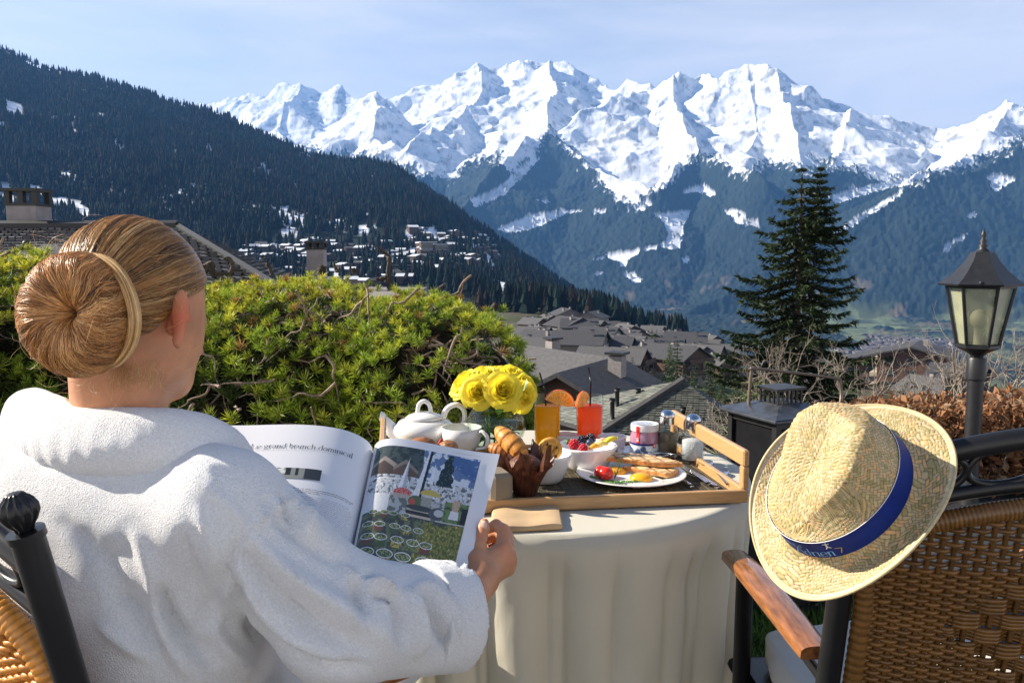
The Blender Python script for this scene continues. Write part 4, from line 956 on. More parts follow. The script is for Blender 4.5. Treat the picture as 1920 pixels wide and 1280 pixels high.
for k in range(6):
    V = np.array([hx(rb-.004, za+.014, k), hx(rb-.004, za+.014, k+1), hx(rt-.006, zb-.004, k+1), hx(rt-.006, zb-.004, k)]); V = V+( np.array([lx, ly, 0])-V)*np.array([.04, .04, 0]); ctr = V.mean(0); inn = nrm(np.array([lx-ctr[0], ly-ctr[1], 0]))
    mb = MB(); V8 = np.vstack([V, V+inn*.003]); mb.add((V8, [np.array([[0,1,2,3],[7,6,5,4],[0,4,5,1],[1,5,6,2],[2,6,7,3],[3,7,4,0]])])); mb.build('pane', m_pane, t, smooth=False)
mb = MB(); q = (lx, ly, (za+zb)/2-.01); mb.add(ball(q, (.040, .040, .046))); mb.add(tube([(lx, ly, za+.01), (lx, ly, q[2]-.03)], .02, 12)); mb.build('bulb', M('milky_bulb', (.72, .68, .42), rough=.4, var=0), t)
mb = MB(); mb.add(ball((lx-.150*math.sin(math.atan2(lx, ly)), ly-.150*math.cos(math.atan2(lx, ly)), zb+.020), .009, 8, 10)); mb.build('screw_cap', m_iron, t)
m_darkglass = M('dark_glass', (.010, .010, .012), rough=.3, var=.3, spec=.2)  # near-black glass for the storm lantern panes
# ---------------------------------------------------------------- big metal lantern box with bail handle
c = P(1462, 800, 3.0); zt_ = P(1462, 772, 3.0)[2]
t = local('storm_lantern', 'large dark metal storm lantern with flat roof and bail handle behind the hat', 'lantern', (c[0], c[1], 0), rot=.42)
mb = MB(); mb.add(box((0, 0, zt_), (.30, .30, .014), bev=.004)); V = np.array([(-.15,-.15,0),(.15,-.15,0),(.15,.15,0),(-.15,.15,0),(-.06,-.06,.03),(.06,-.06,.03),(.06,.06,.03),(-.06,.06,.03)])+(0, 0, zt_+.0075)
mb.add((V, [np.array([[0,1,5,4],[1,2,6,5],[2,3,7,6],[3,0,4,7],[4,5,6,7]])])); mb.build('roof', m_zinc if 'm_zinc' in globals() else M('weathered_zinc', (.10, .11, .13), rough=.35, metal=.6, var=.3, vs=25), t, smooth=False)
mb = MB(); mb.add(box((0, 0, zt_+.088), (.13, .11, .008)))
for x in (-.05, -.03, -.01, .01, .03, .05):
    for y in (-.045, .045): mb.add(box((x, y, zt_+.06), (.006, .006, .05)))
for y in (-.0225, 0, .0225):
    for x in (-.0495, .0495): mb.add(box((x, y, zt_+.06), (.006, .006, .05)))
mb.add(box((0, 0, zt_+.037), (.12, .10, .006))); mb.build('vent', m_iron, t, smooth=False)
mb = MB()
for x in (-.115, .115):
    for y in (-.115, .115): mb.add(box((x, y, zt_/2-.004), (.022, .022, zt_-.012)))
for z in (.02, zt_-.02, .42): 
    for s in (-1, 1): mb.add(box((0, s*.115, z), (.2075, .016, .02))); mb.add(box((s*.115, 0, z), (.016, .2075, .02)))
mb.add(box((0, 0, .2), (.2, .2, .38))); mb.build('body_frame', m_iron, t, smooth=False)
for s in (-1, 1):
    mb = MB(); mb.add(box((0, s*.112, zt_-.15), (.205, .004, .23))); mb.build('pane', m_darkglass, t, smooth=False)
    mb = MB(); mb.add(box((s*.112, 0, zt_-.15), (.004, .205, .23))); mb.build('pane', m_darkglass, t, smooth=False)
inv = Matrix.Rotation(-.42, 3, 'Z')
hp_ = [P(1403, 785, 3.0), P(1405, 740, 3.0), P(1409, 697, 3.0), P(1416, 691, 3.0), P(1490, 699, 3.05), P(1567, 709, 3.1), P(1575, 716, 3.1), P(1577, 745, 3.1), P(1570, 785, 3.05)]
hp_ = [np.array(inv@Vector(q-np.array([c[0], c[1], 0]))) for q in hp_]
mb = MB(); mb.add(tube(spline(hp_, 60), .0055, 8)); mb.build('handle', M('bronze_bar', (.16, .12, .09), rough=.45, metal=.3, var=.2), t)
# ---------------------------------------------------------------- round table under its cloth
TX, TY, TR, TZ = .078, 1.94, .458, .75
m_cloth = M('damask_cloth', (.84, .79, .65), rough=.8, var=.05, vs=4, bump=.22, bs=420, bd=.002, sheen=.2, translucent=.36, stretch=(1, .25, 1))
t = thing('round_table', 'round terrace table with metal legs under the cream cloth', 'table', (TX, TY, 0))
mb = MB(); mb.add(lathe([(0, TZ-.03), (TR-.01, TZ-.03), (TR-.004, TZ-.02), (TR-.006, TZ-.003), (0, TZ-.003)], 64, (TX, TY, 0))); mb.build('tabletop', m_wood, t, angle=40)
for k in range(4):
    a = k*PI/2+.5; mb = MB(); mb.add(tube([(TX+.3*math.cos(a), TY+.3*math.sin(a), .002), (TX+.22*math.cos(a), TY+.22*math.sin(a), TZ-.032)], .016, 10)); mb.build('leg', m_iron, t)
# cloth: flat top, then folds hanging to the floor
nu = 480; prof = []
for s in np.linspace(.0, 1, 26): prof.append((s*(TR+.002), 0, 0))
for s in np.linspace(.04, 1, 70): prof.append((TR+.002, 1, s))
A_ = np.arange(nu)*2*PI/nu; Pt = np.zeros((len(prof), nu, 3))
amp = .55*np.abs(np.sin(A_*7+.8*np.sin(A_*3)+.5))**.55+.45*np.abs(np.sin(A_*14.5+1.6*np.sin(A_*2)+1.1))**.6; amp2 = np.cos(A_*23+2*np.sin(A_*2))
for i, (r0, k, s) in enumerate(prof):
    if not k:
        r = np.full(nu, r0); z = np.full(nu, TZ+.0015)+.0012*fbm(r*np.cos(A_)*5, r*np.sin(A_)*5, 2)*(r0/TR)
    else:
        drop = .56*s; f = sstep(.01, .24, s)
        r = TR+.004+.004*np.sin(min(s*14, PI/2))+f*(.062*amp+.010*amp2*sstep(.2, 1, s)-.060)-.02*s
        z = np.full(nu, TZ+.0015-drop)-.004*(1-np.exp(-s*30))
        if s < .02: z = np.full(nu, TZ-.0002)
        r = r+f*.006*fbm(A_*9, s*3, 1)
    Pt[i] = np.stack([TX+r*np.cos(A_), TY+r*np.sin(A_), z], 1)
mb = MB(); mb.add(surf(Pt[:, :, :], False, True)); V_, F_ = mb.shape()
mb = MB(); mb.add((V_, [f[:, ::-1] for f in F_])); o = mb.build('tablecloth', m_cloth); tag(o, 'cream damask cloth hanging in soft folds over the round table', 'tablecloth')
ZT = TZ+.004

# ---------------------------------------------------------------- wooden tray
m_beech = M('beech_wood', (.50, .285, .12), rough=.38, var=.16, vs=9, stretch=(2, 22, 22), bump=.08, bs=60, bd=.002, coat=.2)
FR = G(1403, 942, ZT); FRz = FR; FL = G(735, 970, ZT)    # front corners on the cloth
ux = nrm((FR-FL)*(1, 1, 0)); uy = np.array([-ux[1], ux[0], 0]); TW = .735; TD = .455; org = FR-ux*TW
def T(u, v, z=0.): return org+ux*u+uy*v+np.array([0, 0, z])
rzt = math.atan2(ux[1], ux[0])
tray = local('breakfast_tray', 'light beech breakfast tray with raised handle sides on the round table', 'tray', (org[0], org[1], ZT), rot=rzt)
tray['_o'] = (0., 0., 0.)
mb = MB(); mb.add(box((TW/2, TD/2, .006), (TW-.02, TD-.02, .006))); mb.build('tray_floor', m_beech, tray, smooth=False)
for y, h, n_ in ((.006, .026, 'front_rail'), (TD-.006, .030, 'back_rail')):
    mb = MB(); mb.add(box((TW/2, y, h/2), (TW, .012, h), bev=.002)); mb.build(n_, m_beech, tray, smooth=False)
for x in (.006, TW-.006):
    s = -1 if x < .1 else 1
    mb = MB(); mb.add(box((x, TD/2, .014), (.0115, TD-.024, .028), bev=.002)); mb.build('side_rail', m_beech, tray, smooth=False)
    mb = MB(); mb.add(box((x, TD/2, .090), (.013, TD, .034), bev=.003))
    for y in (.010, TD-.010): mb.add(box((x, y, .0505), (.013, .020, .0445), bev=.002))
    mb.build('handle', m_beech, tray, smooth=False)
# woven mat
m_mat = M('woven_mat', (1, 1, 1), attr=True, rough=.8, var=.2, vs=60)
mb = MB(); rr = np.random.default_rng(2)
for k in range(118):
    y = .018+k*(TD-.036)/118; c = (.07, .055, .035) if k % 3 else (.20, .16, .09); mb.add(tube([(.02, y, .0112), (TW*.5, y, .0112+.0006*rr.uniform()), (TW-.02, y, .0112)], .0017, 5), col=np.array(c)*rr.uniform(.7, 1.3))
for k in range(40):
    x = .025+k*(TW-.05)/39; mb.add(box((x, TD/2, .0122), (.0009, TD-.04, .0032)), col=(.12, .10, .07))
o = mb.build('placemat', m_mat, color=True, smooth=False, origin=(0, 0, 0)); o.location = (org[0], org[1], ZT); o.rotation_euler.z = rzt; tag(o, 'dark ribbed woven placemat lying inside the tray', 'placemat')
TF = ZT+.0145       # top of the mat
def on(px, py, z=TF): return G(px, py, z)

# ---------------------------------------------------------------- crockery
m_china = M('white_china', (.80, .79, .77), rough=.12, var=.03, coat=.4, spec=.6)
def shell(outer, inner, n=48, at=(0, 0, 0), wob=None): return lathe(list(outer)+list(inner)[::-1], n, at, wob=wob)
def fix(mb):  # every lathe is traced bottom-out-top-in: normals already outward
    return mb
def bowl_mesh(R, h, rb, at, th=.004, flute=0, n=64):
    s = np.linspace(0, 1, 12); o_ = [(0, 0), (rb*.9, 0), (rb, .002)]+[(rb+(R-rb)*x**.62, .002+(h-.002)*x) for x in s[1:]]
    i_ = [(0, .006), (rb-th, .006)]+[(max(rb+(R-rb)*x**.62-th, .001), .006+(h-.006)*x) for x in s[1:]]
    return shell(o_+[(R-th*.5, h+.0016)], i_, n, at, (lambda a: 1-flute*(.5+.5*np.cos(a*12))**6) if flute else None)
# teapot
c = on(796, 838)
t = local('teapot', 'round white china teapot with loop lid handle at the back left of the tray', 'teapot', tuple(c), rot=0)
mb = MB(); pr = [(0, 0), (.040, 0), (.044, .004), (.066, .022), (.078, .040), (.076, .055), (.062, .068), (.045, .0735), (.044, .073)]
mb.add(lathe(pr, 56)); 
sp = spline([(-.055, 0, .030), (-.078, 0, .040), (-.092, 0, .060), (-.105, 0, .074)], 16); mb.add(tube(sp, np.linspace(.024, .009, 16), 16)); mb.build('body', m_china, t)
mb = MB(); mb.add(tube(spline([(-.100, 0, .073), (-.107, 0, .078), (-.110, 0, .079)], 6), np.linspace(.0105, .0125, 6), 16)); mb.build('spout_lip', m_china, t)
mb = MB(); mb.add(lathe([(0, .074), (.046, .0735), (.048, .076), (.040, .082), (.022, .088), (0, .090)], 48)); lid = mb.build('lid', m_china, t)
mb = MB(); mb.add(tube(spline([(-.017, 0, .085), (-.013, 0, .108), (0, 0, .117), (.013, 0, .108), (.017, 0, .085)], 20), .0055, 10)); mb.build('loop_handle', m_china, lid)
mb = MB(); mb.add(tube(spline([(.045, 0, .070), (.058, 0, .098), (.082, 0, .108), (.100, 0, .092), (.098, 0, .06), (.078, 0, .036)], 30), np.interp(np.linspace(0, 1, 30), [0, .5, 1], [.008, .0065, .006]), 12, up=(0, 1, 0), flat=1.3)); mb.build('handle', m_china, t)
# cup
def cup(c, label, R, h, rot, group=None):
    t = local('teacup', label, 'cup', tuple(c), rot=rot); mb = MB()
    mb.add(shell([(0, 0), (R*.5, 0), (R*.55, .003), (R*.82, h*.28), (R*.95, h*.62), (R, h)], [(0, .005), (R*.5, .006), (R*.78, h*.28), (R*.91, h*.62), (R*.955, h)], 56)); mb.build('bowl', m_china, t)
    mb = MB(); mb.add(tube(spline([(R*.93, 0, h*.80), (R*1.22, 0, h*.92), (R*1.50, 0, h*.72), (R*1.42, 0, h*.38), (R*.9, 0, h*.25)], 26), .0042, 10, up=(0, 1, 0), flat=1.5)); mb.build('handle', m_china, t)
    mb = MB(); mb.add(lathe([(0, h*.45), (R*.86, h*.45)], 40)); return t
c = on(866, 850); cup(c, 'large white china teacup standing in front of the teapot', .0495, .066, -.55)
# small plate hidden behind the magazine with bread rolls in a basket
m_crust = M('brown_crust', (.22, .085, .025), rough=.6, var=.45, vs=60, bump=.5, bs=150, bd=.004, sss=.1)
def roll(c, r, label, col, seed, cut=True):
    f = lambda Q: ell_sdf(Q, (0, 0, 0), r)+.0022*fbm(Q[:, 0]*60+seed, Q[:, 1]*60, Q[:, 2]*60, o=3)
    V, F = iso(f, -np.array(r)-.006, np.array(r)+.006, .0022, 1)
    mb = MB(); n = fbm(V[:, 0]*45+seed, V[:, 1]*45, V[:, 2]*45, o=3)[:, None]; cc = np.array(col)*(1+.5*n); mb.add((V+np.asarray(c), [F]), col=np.clip(cc, 0, 1))
    return tag(mb.build('bread_roll', m_food, color=True), label, 'bread')
m_food = M('baked_crust', (1, 1, 1), attr=True, rough=.5, var=.25, vs=90, bump=.35, bs=220, bd=.003, sss=.12, spec=.4)
c = P(792, 838, 1.74); roll(c, (.030, .028, .020), 'dark seeded roll with a split crust showing above the magazine edge', (.26, .10, .03), 1)
c = P(840, 840, 1.75); roll(c, (.022, .022, .017), 'rounder paler roll to the right of the dark seeded roll', (.32, .15, .06), 5)
mb = MB(); c = P(822, 833, 1.755); mb.add(xf(box((0, 0, 0), (.004, .012, .026), bev=.001), ry=.5, t=c)); tag(mb.build('jam_label', M('red_paper', (.75, .03, .03), var=.05), smooth=False), 'small bright red tag sticking up between the two rolls', 'tag')
c = P(815, 872, 1.75); mb = MB(); c2 = (c[0], c[1], TF); mb.add(bowl_mesh(.062, .045, .04, c2)); tag(mb.build('bread_bowl', m_china), 'white bowl holding the two rolls behind the magazine', 'bowl')

# glasses of juice
def thin_glass(name, tint, gl=.9):
    m = bpy.data.materials.new(name); m.use_nodes = True; n = m.node_tree; n.nodes.clear(); o = n.nodes.new('ShaderNodeOutputMaterial'); a = n.nodes.new('ShaderNodeBsdfTransparent'); g = n.nodes.new('ShaderNodeBsdfGlossy'); x = n.nodes.new('ShaderNodeMixShader'); f = n.nodes.new('ShaderNodeLayerWeight')
    a.inputs[0].default_value = tuple(tint)+(1,); g.inputs['Roughness'].default_value = .02; f.inputs['Blend'].default_value = .5; p = n.nodes.new('ShaderNodeMath'); p.operation = 'POWER'; p.inputs[1].default_value = 4; q = n.nodes.new('ShaderNodeMath'); q.operation = 'MULTIPLY_ADD'; q.inputs[1].default_value = gl*.6; q.inputs[2].default_value = .025
    n.links.new(f.outputs['Facing'], p.inputs[0]); n.links.new(p.outputs[0], q.inputs[0]); n.links.new(q.outputs[0], x.inputs[0]); n.links.new(a.outputs[0], x.inputs[1]); n.links.new(g.outputs[0], x.inputs[2]); n.links.new(x.outputs[0], o.inputs['Surface']); return m
m_clear = thin_glass('clear_glass', (.95, .97, .97)); m_water = thin_glass('vase_water', (.90, .96, .90), .6)
def juice(px, py, d, label, col, slice_face, straw, h=.132, R=.0335):
    c = on(px, py)
    t = local('juice_glass', label, 'glass', tuple(c)); mb = MB()
    mb.add(lathe([(0, 0), (R*.93, 0), (R*.96, .004), (R*1.01, h), (R*.975, h), (R*.972, h-.004)], 48)); mb.build('tumbler', m_clear, t)
    mj = M('juice_'+label.split()[0], col, rough=.15, var=.06, vs=40, translucent=.75, spec=.5)
    mb = MB(); hj = h*.80; mb.add(lathe([(0, .0088), (R*.895, .0095), (R*.945, hj), (R*.90, hj+.0006), (0, hj)], 48)); mb.build('juice', mj, t, angle=50)
    mb = MB(); sx, sy, top, kx, ky = straw; a = np.array([-sx*.3, 0, .02]); b = np.array([sx, sy, top]); e = b+np.array([kx, .01, ky]); mb.add(tube([a, b], .0022, 8)); mb.add(tube([b, e], .0022, 8)); mb.build('straw', M('black_plastic', (.012, .012, .014), rough=.35, var=0), t)
    return t, c
m_orange = M('orange_flesh', (.95, .36, .02), rough=.35, var=.15, vs=120, sss=.25)
m_peel = M('orange_peel', (.90, .16, .01), rough=.4, var=.1, bump=.2, bs=400, bd=.001)
def slice_(t, at, R, a0, a1, rot, label):
    s = thing('orange_slice', label, 'fruit slice', (0, 0, 0))
    a = np.linspace(a0, a1, 26); mb = MB()
    for r0, r1, m in ((0.001, R*.88, 0), (R*.88, R*.93, 2), (R*.93, R, 1)):
        o1 = np.stack([r0*np.cos(a), 0*a-.0028, r0*np.sin(a)], 1); o2 = np.stack([r1*np.cos(a), 0*a-.0028, r1*np.sin(a)], 1)
        Pt = np.stack([o1, o2, o2*(1, -1, 1), o1*(1, -1, 1)], 0); mb.add(surf(Pt, True, False), m)
        for e in (0, -1): mb.add((Pt[:, e], [np.array([[0, 1, 2, 3]])]), m)
    for k in range(8):
        x = a0+(a1-a0)*(k+.5)/8; q = np.array([math.cos(x), 0, math.sin(x)])*R
        for y in (-.0031, .0031): mb.add(tube([q*.1+(0, y, 0), q*.86+(0, y, 0)], .0005, 4), 2)
    bpy.data.objects.remove(s)
    V, Fs = mb.shape(); 
    V = V@np.array(Matrix.Rotation(rot, 3, 'Z')).T+np.asarray(at); mb.V = [V]; mb.C = [np.ones_like(V)]
    o = mb.build('orange_slice', [m_orange, m_peel, M('pith', (.95, .75, .35), var=0) if 'pith' not in bpy.data.materials else bpy.data.materials['pith']], smooth=False)
    return tag(o, label, 'fruit slice')
t1, g1 = juice(1026, 838, 0, 'yellow orange juice in a tall glass with black straw beside the roses', (1, .60, .01), 0, (-.006, .01, .142, -.013, .044))
t2, g2 = juice(1105, 838, 0, 'coral red juice in a tall glass with black straw at the tray centre', (1, .24, .05), 0, (.003, .008, .165, -.005, .035))
slice_(t1, g1+np.array([.028, -.012, .108]), .040, -.1, 2.7, .15, 'orange slice leaning on the rim of the yellow juice')
slice_(t2, g2+np.array([-.018, -.012, .104]), .040, .5, 3.0, 1.05, 'orange slice seen side on at the rim of the coral juice')

# rose bouquet in a round glass vase
c = on(930, 842)
va = local('glass_vase', 'round clear glass vase of water holding the rose stems', 'vase', tuple(c)); va.scale = (1.13, 1.13, 1.1)
mb = MB(); outer = [(0, 0), (.038, 0), (.052, .012), (.0655, .045), (.064, .070), (.052, .092), (.049, .098), (.053, .104)]; inner = [(0, .006), (.036, .006), (.0495, .014), (.0625, .045), (.061, .070), (.049, .092), (.046, .098), (.050, .104)]
mb.add(shell(outer, inner, 56)); mb.build('bowl', m_clear, va)
mb = MB(); mb.add(lathe([(0, .0066), (.0355, .0066), (.049, .0145), (.062, .045), (.0607, .068), (.0, .069)], 48)); mb.build('water', m_water, va)
m_stem = M('green_stem', (.10, .22, .03), rough=.5, var=.3, vs=60)
m_leaf = M('rose_leaf', (.07, .17, .025), rough=.4, var=.35, vs=50, translucent=.3)
m_rose = M('yellow_petal', (.98, .84, .07), rough=.55, var=.08, vs=80, sss=.2, translucent=.4, sssr=(1, .8, .1))
def petal(r, hgt, w, curl, n=9, m=9):
    u = np.linspace(-1, 1, n); v = np.linspace(0, 1, m); U, Vv = np.meshgrid(u, v, indexing='ij')
    ang = U*w*(.55+.45*np.sin(np.clip(Vv*1.25, 0, 1)*PI/2)); rad = r*(.25+.75*np.sin(np.clip(Vv*1.15, 0, 1)*PI/2))+curl*Vv**4+.0012*np.sin(U*5+3*Vv)
    z = hgt*Vv*(1-.20*np.abs(U)**2.5*Vv)-abs(curl)*.7*Vv**6; return surf(np.stack([rad*np.cos(ang), rad*np.sin(ang), z], -1))
def rose(at, s, axis, label, seed):
    r = np.random.default_rng(seed); mb = MB()
    for L_, (rad, hg, w, cu, n) in enumerate([(.004, .030, 1.6, .000, 3), (.008, .031, 1.3, .001, 4), (.012, .031, 1.1, .002, 5), (.0165, .030, 1.0, .004, 6), (.021, .028, .85, .008, 6), (.025, .024, .80, .012, 7), (.027, .018, .75, .014, 6)]):
        for k in range(n):
            p = petal(rad*r.uniform(.92, 1.08), hg*r.uniform(.95, 1.05), w, cu*r.uniform(.6, 1.3)); mb.add(xf(p, rz=2*PI*k/n+L_*.9+r.uniform(-.15, .15)))
    q = Vector(axis).to_track_quat('Z', 'Y').to_matrix(); V, Fs = mb.shape(); V = (V-(0, 0, .014))*s@np.array(q).T+np.asarray(at)
    mb.V = [V]; mb.C = [np.ones_like(V)]
    st = thing('rose', label, 'flower', tuple(at), 'yellow roses in the glass vase')
    mb.build('bloom', m_rose, st); mb2 = MB(); r2 = r.normal(0, .016, 2)
    foot = np.array([c[0]+r2[0], c[1]+r2[1], TF+.012]); neck = np.array([c[0]+(at[0]-c[0])*.38, c[1]+(at[1]-c[1])*.38, TF+.10])
    mb2.add(tube(spline([foot, neck, np.asarray(at)-np.array(axis)*.014*s], 14), .0021, 6)); mb2.build('stem', m_stem, st)
    mb3 = MB()
    for k in range(5):
        b = neck+(foot-neck)*r.uniform(-.35, .8); a = r.uniform(0, 2*PI); L_ = r.uniform(.028, .045); u = np.linspace(0, 1, 7); wd = np.sin(u*PI)**.8*.011
        d = np.array([math.cos(a), math.sin(a), r.uniform(-.5, .3)])*L_; sd_ = nrm(np.cross(d, (0, 0, 1)))
        lim = .055; ctr = b+d[None]*u[:, None]-np.array([0, 0, .012])*(u**2)[:, None]
        mb3.add(surf(np.stack([ctr-sd_*wd[:, None], ctr-(0, 0, .002), ctr+sd_*wd[:, None]], 1)))
    mb3.build('leaf', m_leaf, st)
RS = [(872,716,1.97,1.10,(-.55,-.25,.7),'rose at the far left edge of the bouquet'),(895,734,1.90,.95,(-.15,-.95,.35),'rose facing the camera at the lower left of the bouquet, above the cup'),(944,731,1.89,1.10,(.12,-.9,.5),'largest front rose in the middle of the bouquet above the vase neck'),
      (905,706,1.98,1.05,(-.25,-.4,.9),'rose at the top left of the bouquet behind the two front ones'),(930,702,2.02,1.0,(0,-.3,1),'rose at the top centre of the bouquet split by a dark stem shadow'),(958,704,1.98,1.05,(.25,-.4,.9),'rose at the top right of the bouquet'),
      (984,722,1.96,.95,(.6,-.4,.6),'rose at the right with a pale green bud leaf on it'),(982,742,1.91,.9,(.65,-.7,.1),'low rose at the lower right of the bouquet next to the straw'),(915,722,2.04,1.0,(-.1,.3,1),'rose hidden in the middle back of the bouquet')]
for i, (x, y, d, s, ax, lab) in enumerate(RS): rose(P(x, y, d+.14), s*1.13, tuple(nrm(ax)), 'yellow '+lab, 20+i)
mb = MB(); q = P(979, 722, 2.01); mb.add(xf(petal(.012, .026, 1.0, .002), s=1, rx=.4, t=q-np.array([0, 0, .012]))); tag(mb.build('green_bud_leaf', M('pale_green', (.42, .55, .28), rough=.5, translucent=.2)), 'pale green folded leaf on the right side of the bouquet', 'leaf')

# white dishes and bowls
def stuff_bowl(px, py, d, R, h, rb, label, flute=0):
    c = on(px, py); mb = MB(); mb.add(bowl_mesh(R, h, rb, c, flute=flute)); return tag(mb.build('china_bowl', m_china), label, 'bowl'), c
_, cb1 = stuff_bowl(1101, 880, 0, .0675, .056, .037, 'white fluted china bowl filled with berries and fruit', .012)
_, cb2 = stuff_bowl(1022, 902, 0, .057, .060, .033, 'white china bowl with the raisin pastry in front of the yellow juice')
_, cb3 = stuff_bowl(1147, 844, 0, .036, .036, .028, 'small empty white ramekin behind the berry bowl')
_, cb4 = stuff_bowl(1064, 838, 0, .034, .032, .026, 'small white ramekin between the two juice glasses')
# berries
m_rasp = M('raspberry', (.62, .02, .04), rough=.35, var=.2, vs=200, sss=.3); m_black = M('blackberry', (.02, .008, .03), rough=.25, var=.2, spec=.7)
m_blue = M('blueberry', (.06, .09, .18), rough=.5, var=.4, vs=90); m_mel = M('yellow_fruit', (.92, .72, .20), rough=.35, var=.12, vs=60, sss=.2); m_org = M('orange_fruit', (.95, .42, .03), rough=.35, var=.1, sss=.2)
def drupe(at, r, mat, label, cat='berry', name='raspberry', n=46):
    mb = MB(); i = np.arange(n)+.5; th = np.arccos(1-2*i/n); ph = PI*(1+5**.5)*i
    mb.add(ball(at, (r*.85, r*.85, r*.95), 8, 10))
    for a, b in zip(th, ph): q = np.array([math.sin(a)*math.cos(b), math.sin(a)*math.sin(b), math.cos(a)*1.08])*r*.86; mb.add(ball(q+at, r*.24, 5, 7))
    return tag(mb.build(name, mat), label, cat)
zt = cb1[2]+.058
fill = MB(); fill.add(lathe([(0, .046), (.055, .046), (.0575, .044)], 32, tuple(cb1))); 
def bp_(px, py, d=1.80): return P(px, py, d)
drupe(bp_(1076, 833, 1.885), .0115, m_rasp, 'raspberry at the left edge of the fruit bowl'); drupe(bp_(1094, 840, 1.87), .0098, m_rasp, 'raspberry lower in the middle front of the fruit bowl')
drupe(bp_(1091, 825, 1.925), .0110, m_black, 'blackberry on the left of the pair in the fruit bowl', name='blackberry'); drupe(bp_(1108, 822, 1.93), .0112, m_black, 'blackberry on the right of the pair in the fruit bowl', name='blackberry')
for x, y, lab in ((1091, 836, 'blueberry between the two raspberries'), (1106, 830, 'blueberry in front of the right blackberry')):
    mb = MB(); mb.add(ball(bp_(x, y-1, 1.895), (.0080, .0080, .0072))); mb.add(tube([bp_(x, y-1, 1.895)+(0, -.002, .0065), bp_(x, y-1, 1.895)+(0, -.002, .0078)], .003, 8)); tag(mb.build('blueberry', m_blue), lab, 'berry')
def wedge(a, b, r, mat, label, name='fruit_piece'):
    mb = MB(); p = spline([a, (np.array(a)+b)/2+(0, 0, .004), b], 12); mb.add(tube(p, r*np.sin(np.linspace(.35, PI-.35, 12)), 8, flat=.7)); return tag(mb.build(name, mat), label, 'fruit')
wedge(bp_(1105, 841, 1.87), bp_(1128, 836, 1.895), .008, m_org, 'orange mango slice in the fruit bowl'); wedge(bp_(1112, 838, 1.88), bp_(1140, 832, 1.895), .009, m_mel, 'pale melon wedge lying across the fruit bowl')
wedge(bp_(1128, 834, 1.895), bp_(1158, 820, 1.91), .0085, M('pineapple', (.85, .66, .05), rough=.4, var=.2, vs=100), 'bright yellow pineapple stick poking out of the fruit bowl'); wedge(bp_(1120, 830, 1.91), bp_(1142, 827, 1.93), .009, M('pink_melon', (.9, .45, .33), rough=.4, var=.15), 'pink melon piece behind the pineapple stick')
wedge(bp_(1062, 832, 1.90), bp_(1070, 828, 1.91), .007, m_leaf, 'dark green mint leaf at the left of the fruit bowl', 'mint_leaf')
# croissant
def croissant(label, pts, r, seed, col=(.62, .26, .05), nb=5.2):
    p = spline(pts, 40); s = np.linspace(0, 1, 40)
    def f(Q):
        d = np.full(len(Q), 9.); best = np.zeros(len(Q))
        for i in range(39):
            ra = r*(math.sin(PI*min(1, .10+.88*s[i]))**.75); dd = cone_sdf(Q, p[i], p[i+1], ra, ra); m = dd < d; d = np.where(m, dd, d); best = np.where(m, s[i], best)
        return d
    V, F = iso(f, p.min(0)-r*1.2, p.max(0)+r*1.2, r/9, 1); N = vnorm(V, F)
    i = np.argmin(((V[:, None]-p[None])**2).sum(2), 1); u = s[i]*nb+.18*fbm(V[:, 0]*40, V[:, 1]*40, seed); fr = u-np.floor(u)
    V = V+N*(r*.07*(fr**2)-r*.03)[:, None]
    shade = .72+.5*sstep(.1, .9, 1-np.abs(fr-.45)*2); cc = np.array(col)*shade[:, None]*(1+.35*fbm(V[:, 0]*90, V[:, 1]*90, V[:, 2]*90, o=3))[:, None]
    mb = MB(); mb.add((V, [F]), col=np.clip(cc, 0, 1)); return tag(mb.build('croissant', m_food, color=True), label, 'pastry')
croissant('golden croissant leaning up to the left above the dark muffin', [P(934, 806, 1.80), P(950, 822, 1.78), P(972, 843, 1.76), P(985, 862, 1.75)], .021, 3)
croissant('darker flat pastry under the golden croissant', [P(920, 838, 1.80), P(940, 846, 1.79), P(965, 856, 1.78)], .016, 8, col=(.42, .16, .04))
# raisin swirl pastry
mb = MB(); q = P(1033, 843, 1.80); u = np.linspace(0, 1, 90); th = u*2.6*2*PI; rad = .004+.020*u; path = np.stack([rad*np.cos(th), 0*u+.0012*np.sin(th*3), rad*np.sin(th)], 1)
mb.add(tube(path, .0052, 8, flat=.9, up=(0, 1, 0)), col=(.72, .36, .07)); mb.add(xf(ball((0, .006, 0), (.022, .008, .022), 10, 16)), col=(.60, .28, .06))
for a, r0 in ((.4, .012), (2.2, .014), (4.1, .010), (5.3, .017)): mb.add(ball((r0*math.cos(a), -.005, r0*math.sin(a)), .0032, 6, 8), col=(.03, .015, .01))
V, Fs = mb.shape(); V = V@np.array(Matrix.Rotation(-.25, 3, 'X')).T+q; mb.V = [V]; tag(mb.build('raisin_swirl', m_food, color=True), 'spiral pastry dotted with raisins standing in the white bowl', 'pastry')
mb = MB(); q = P(1010, 855, 1.77); 
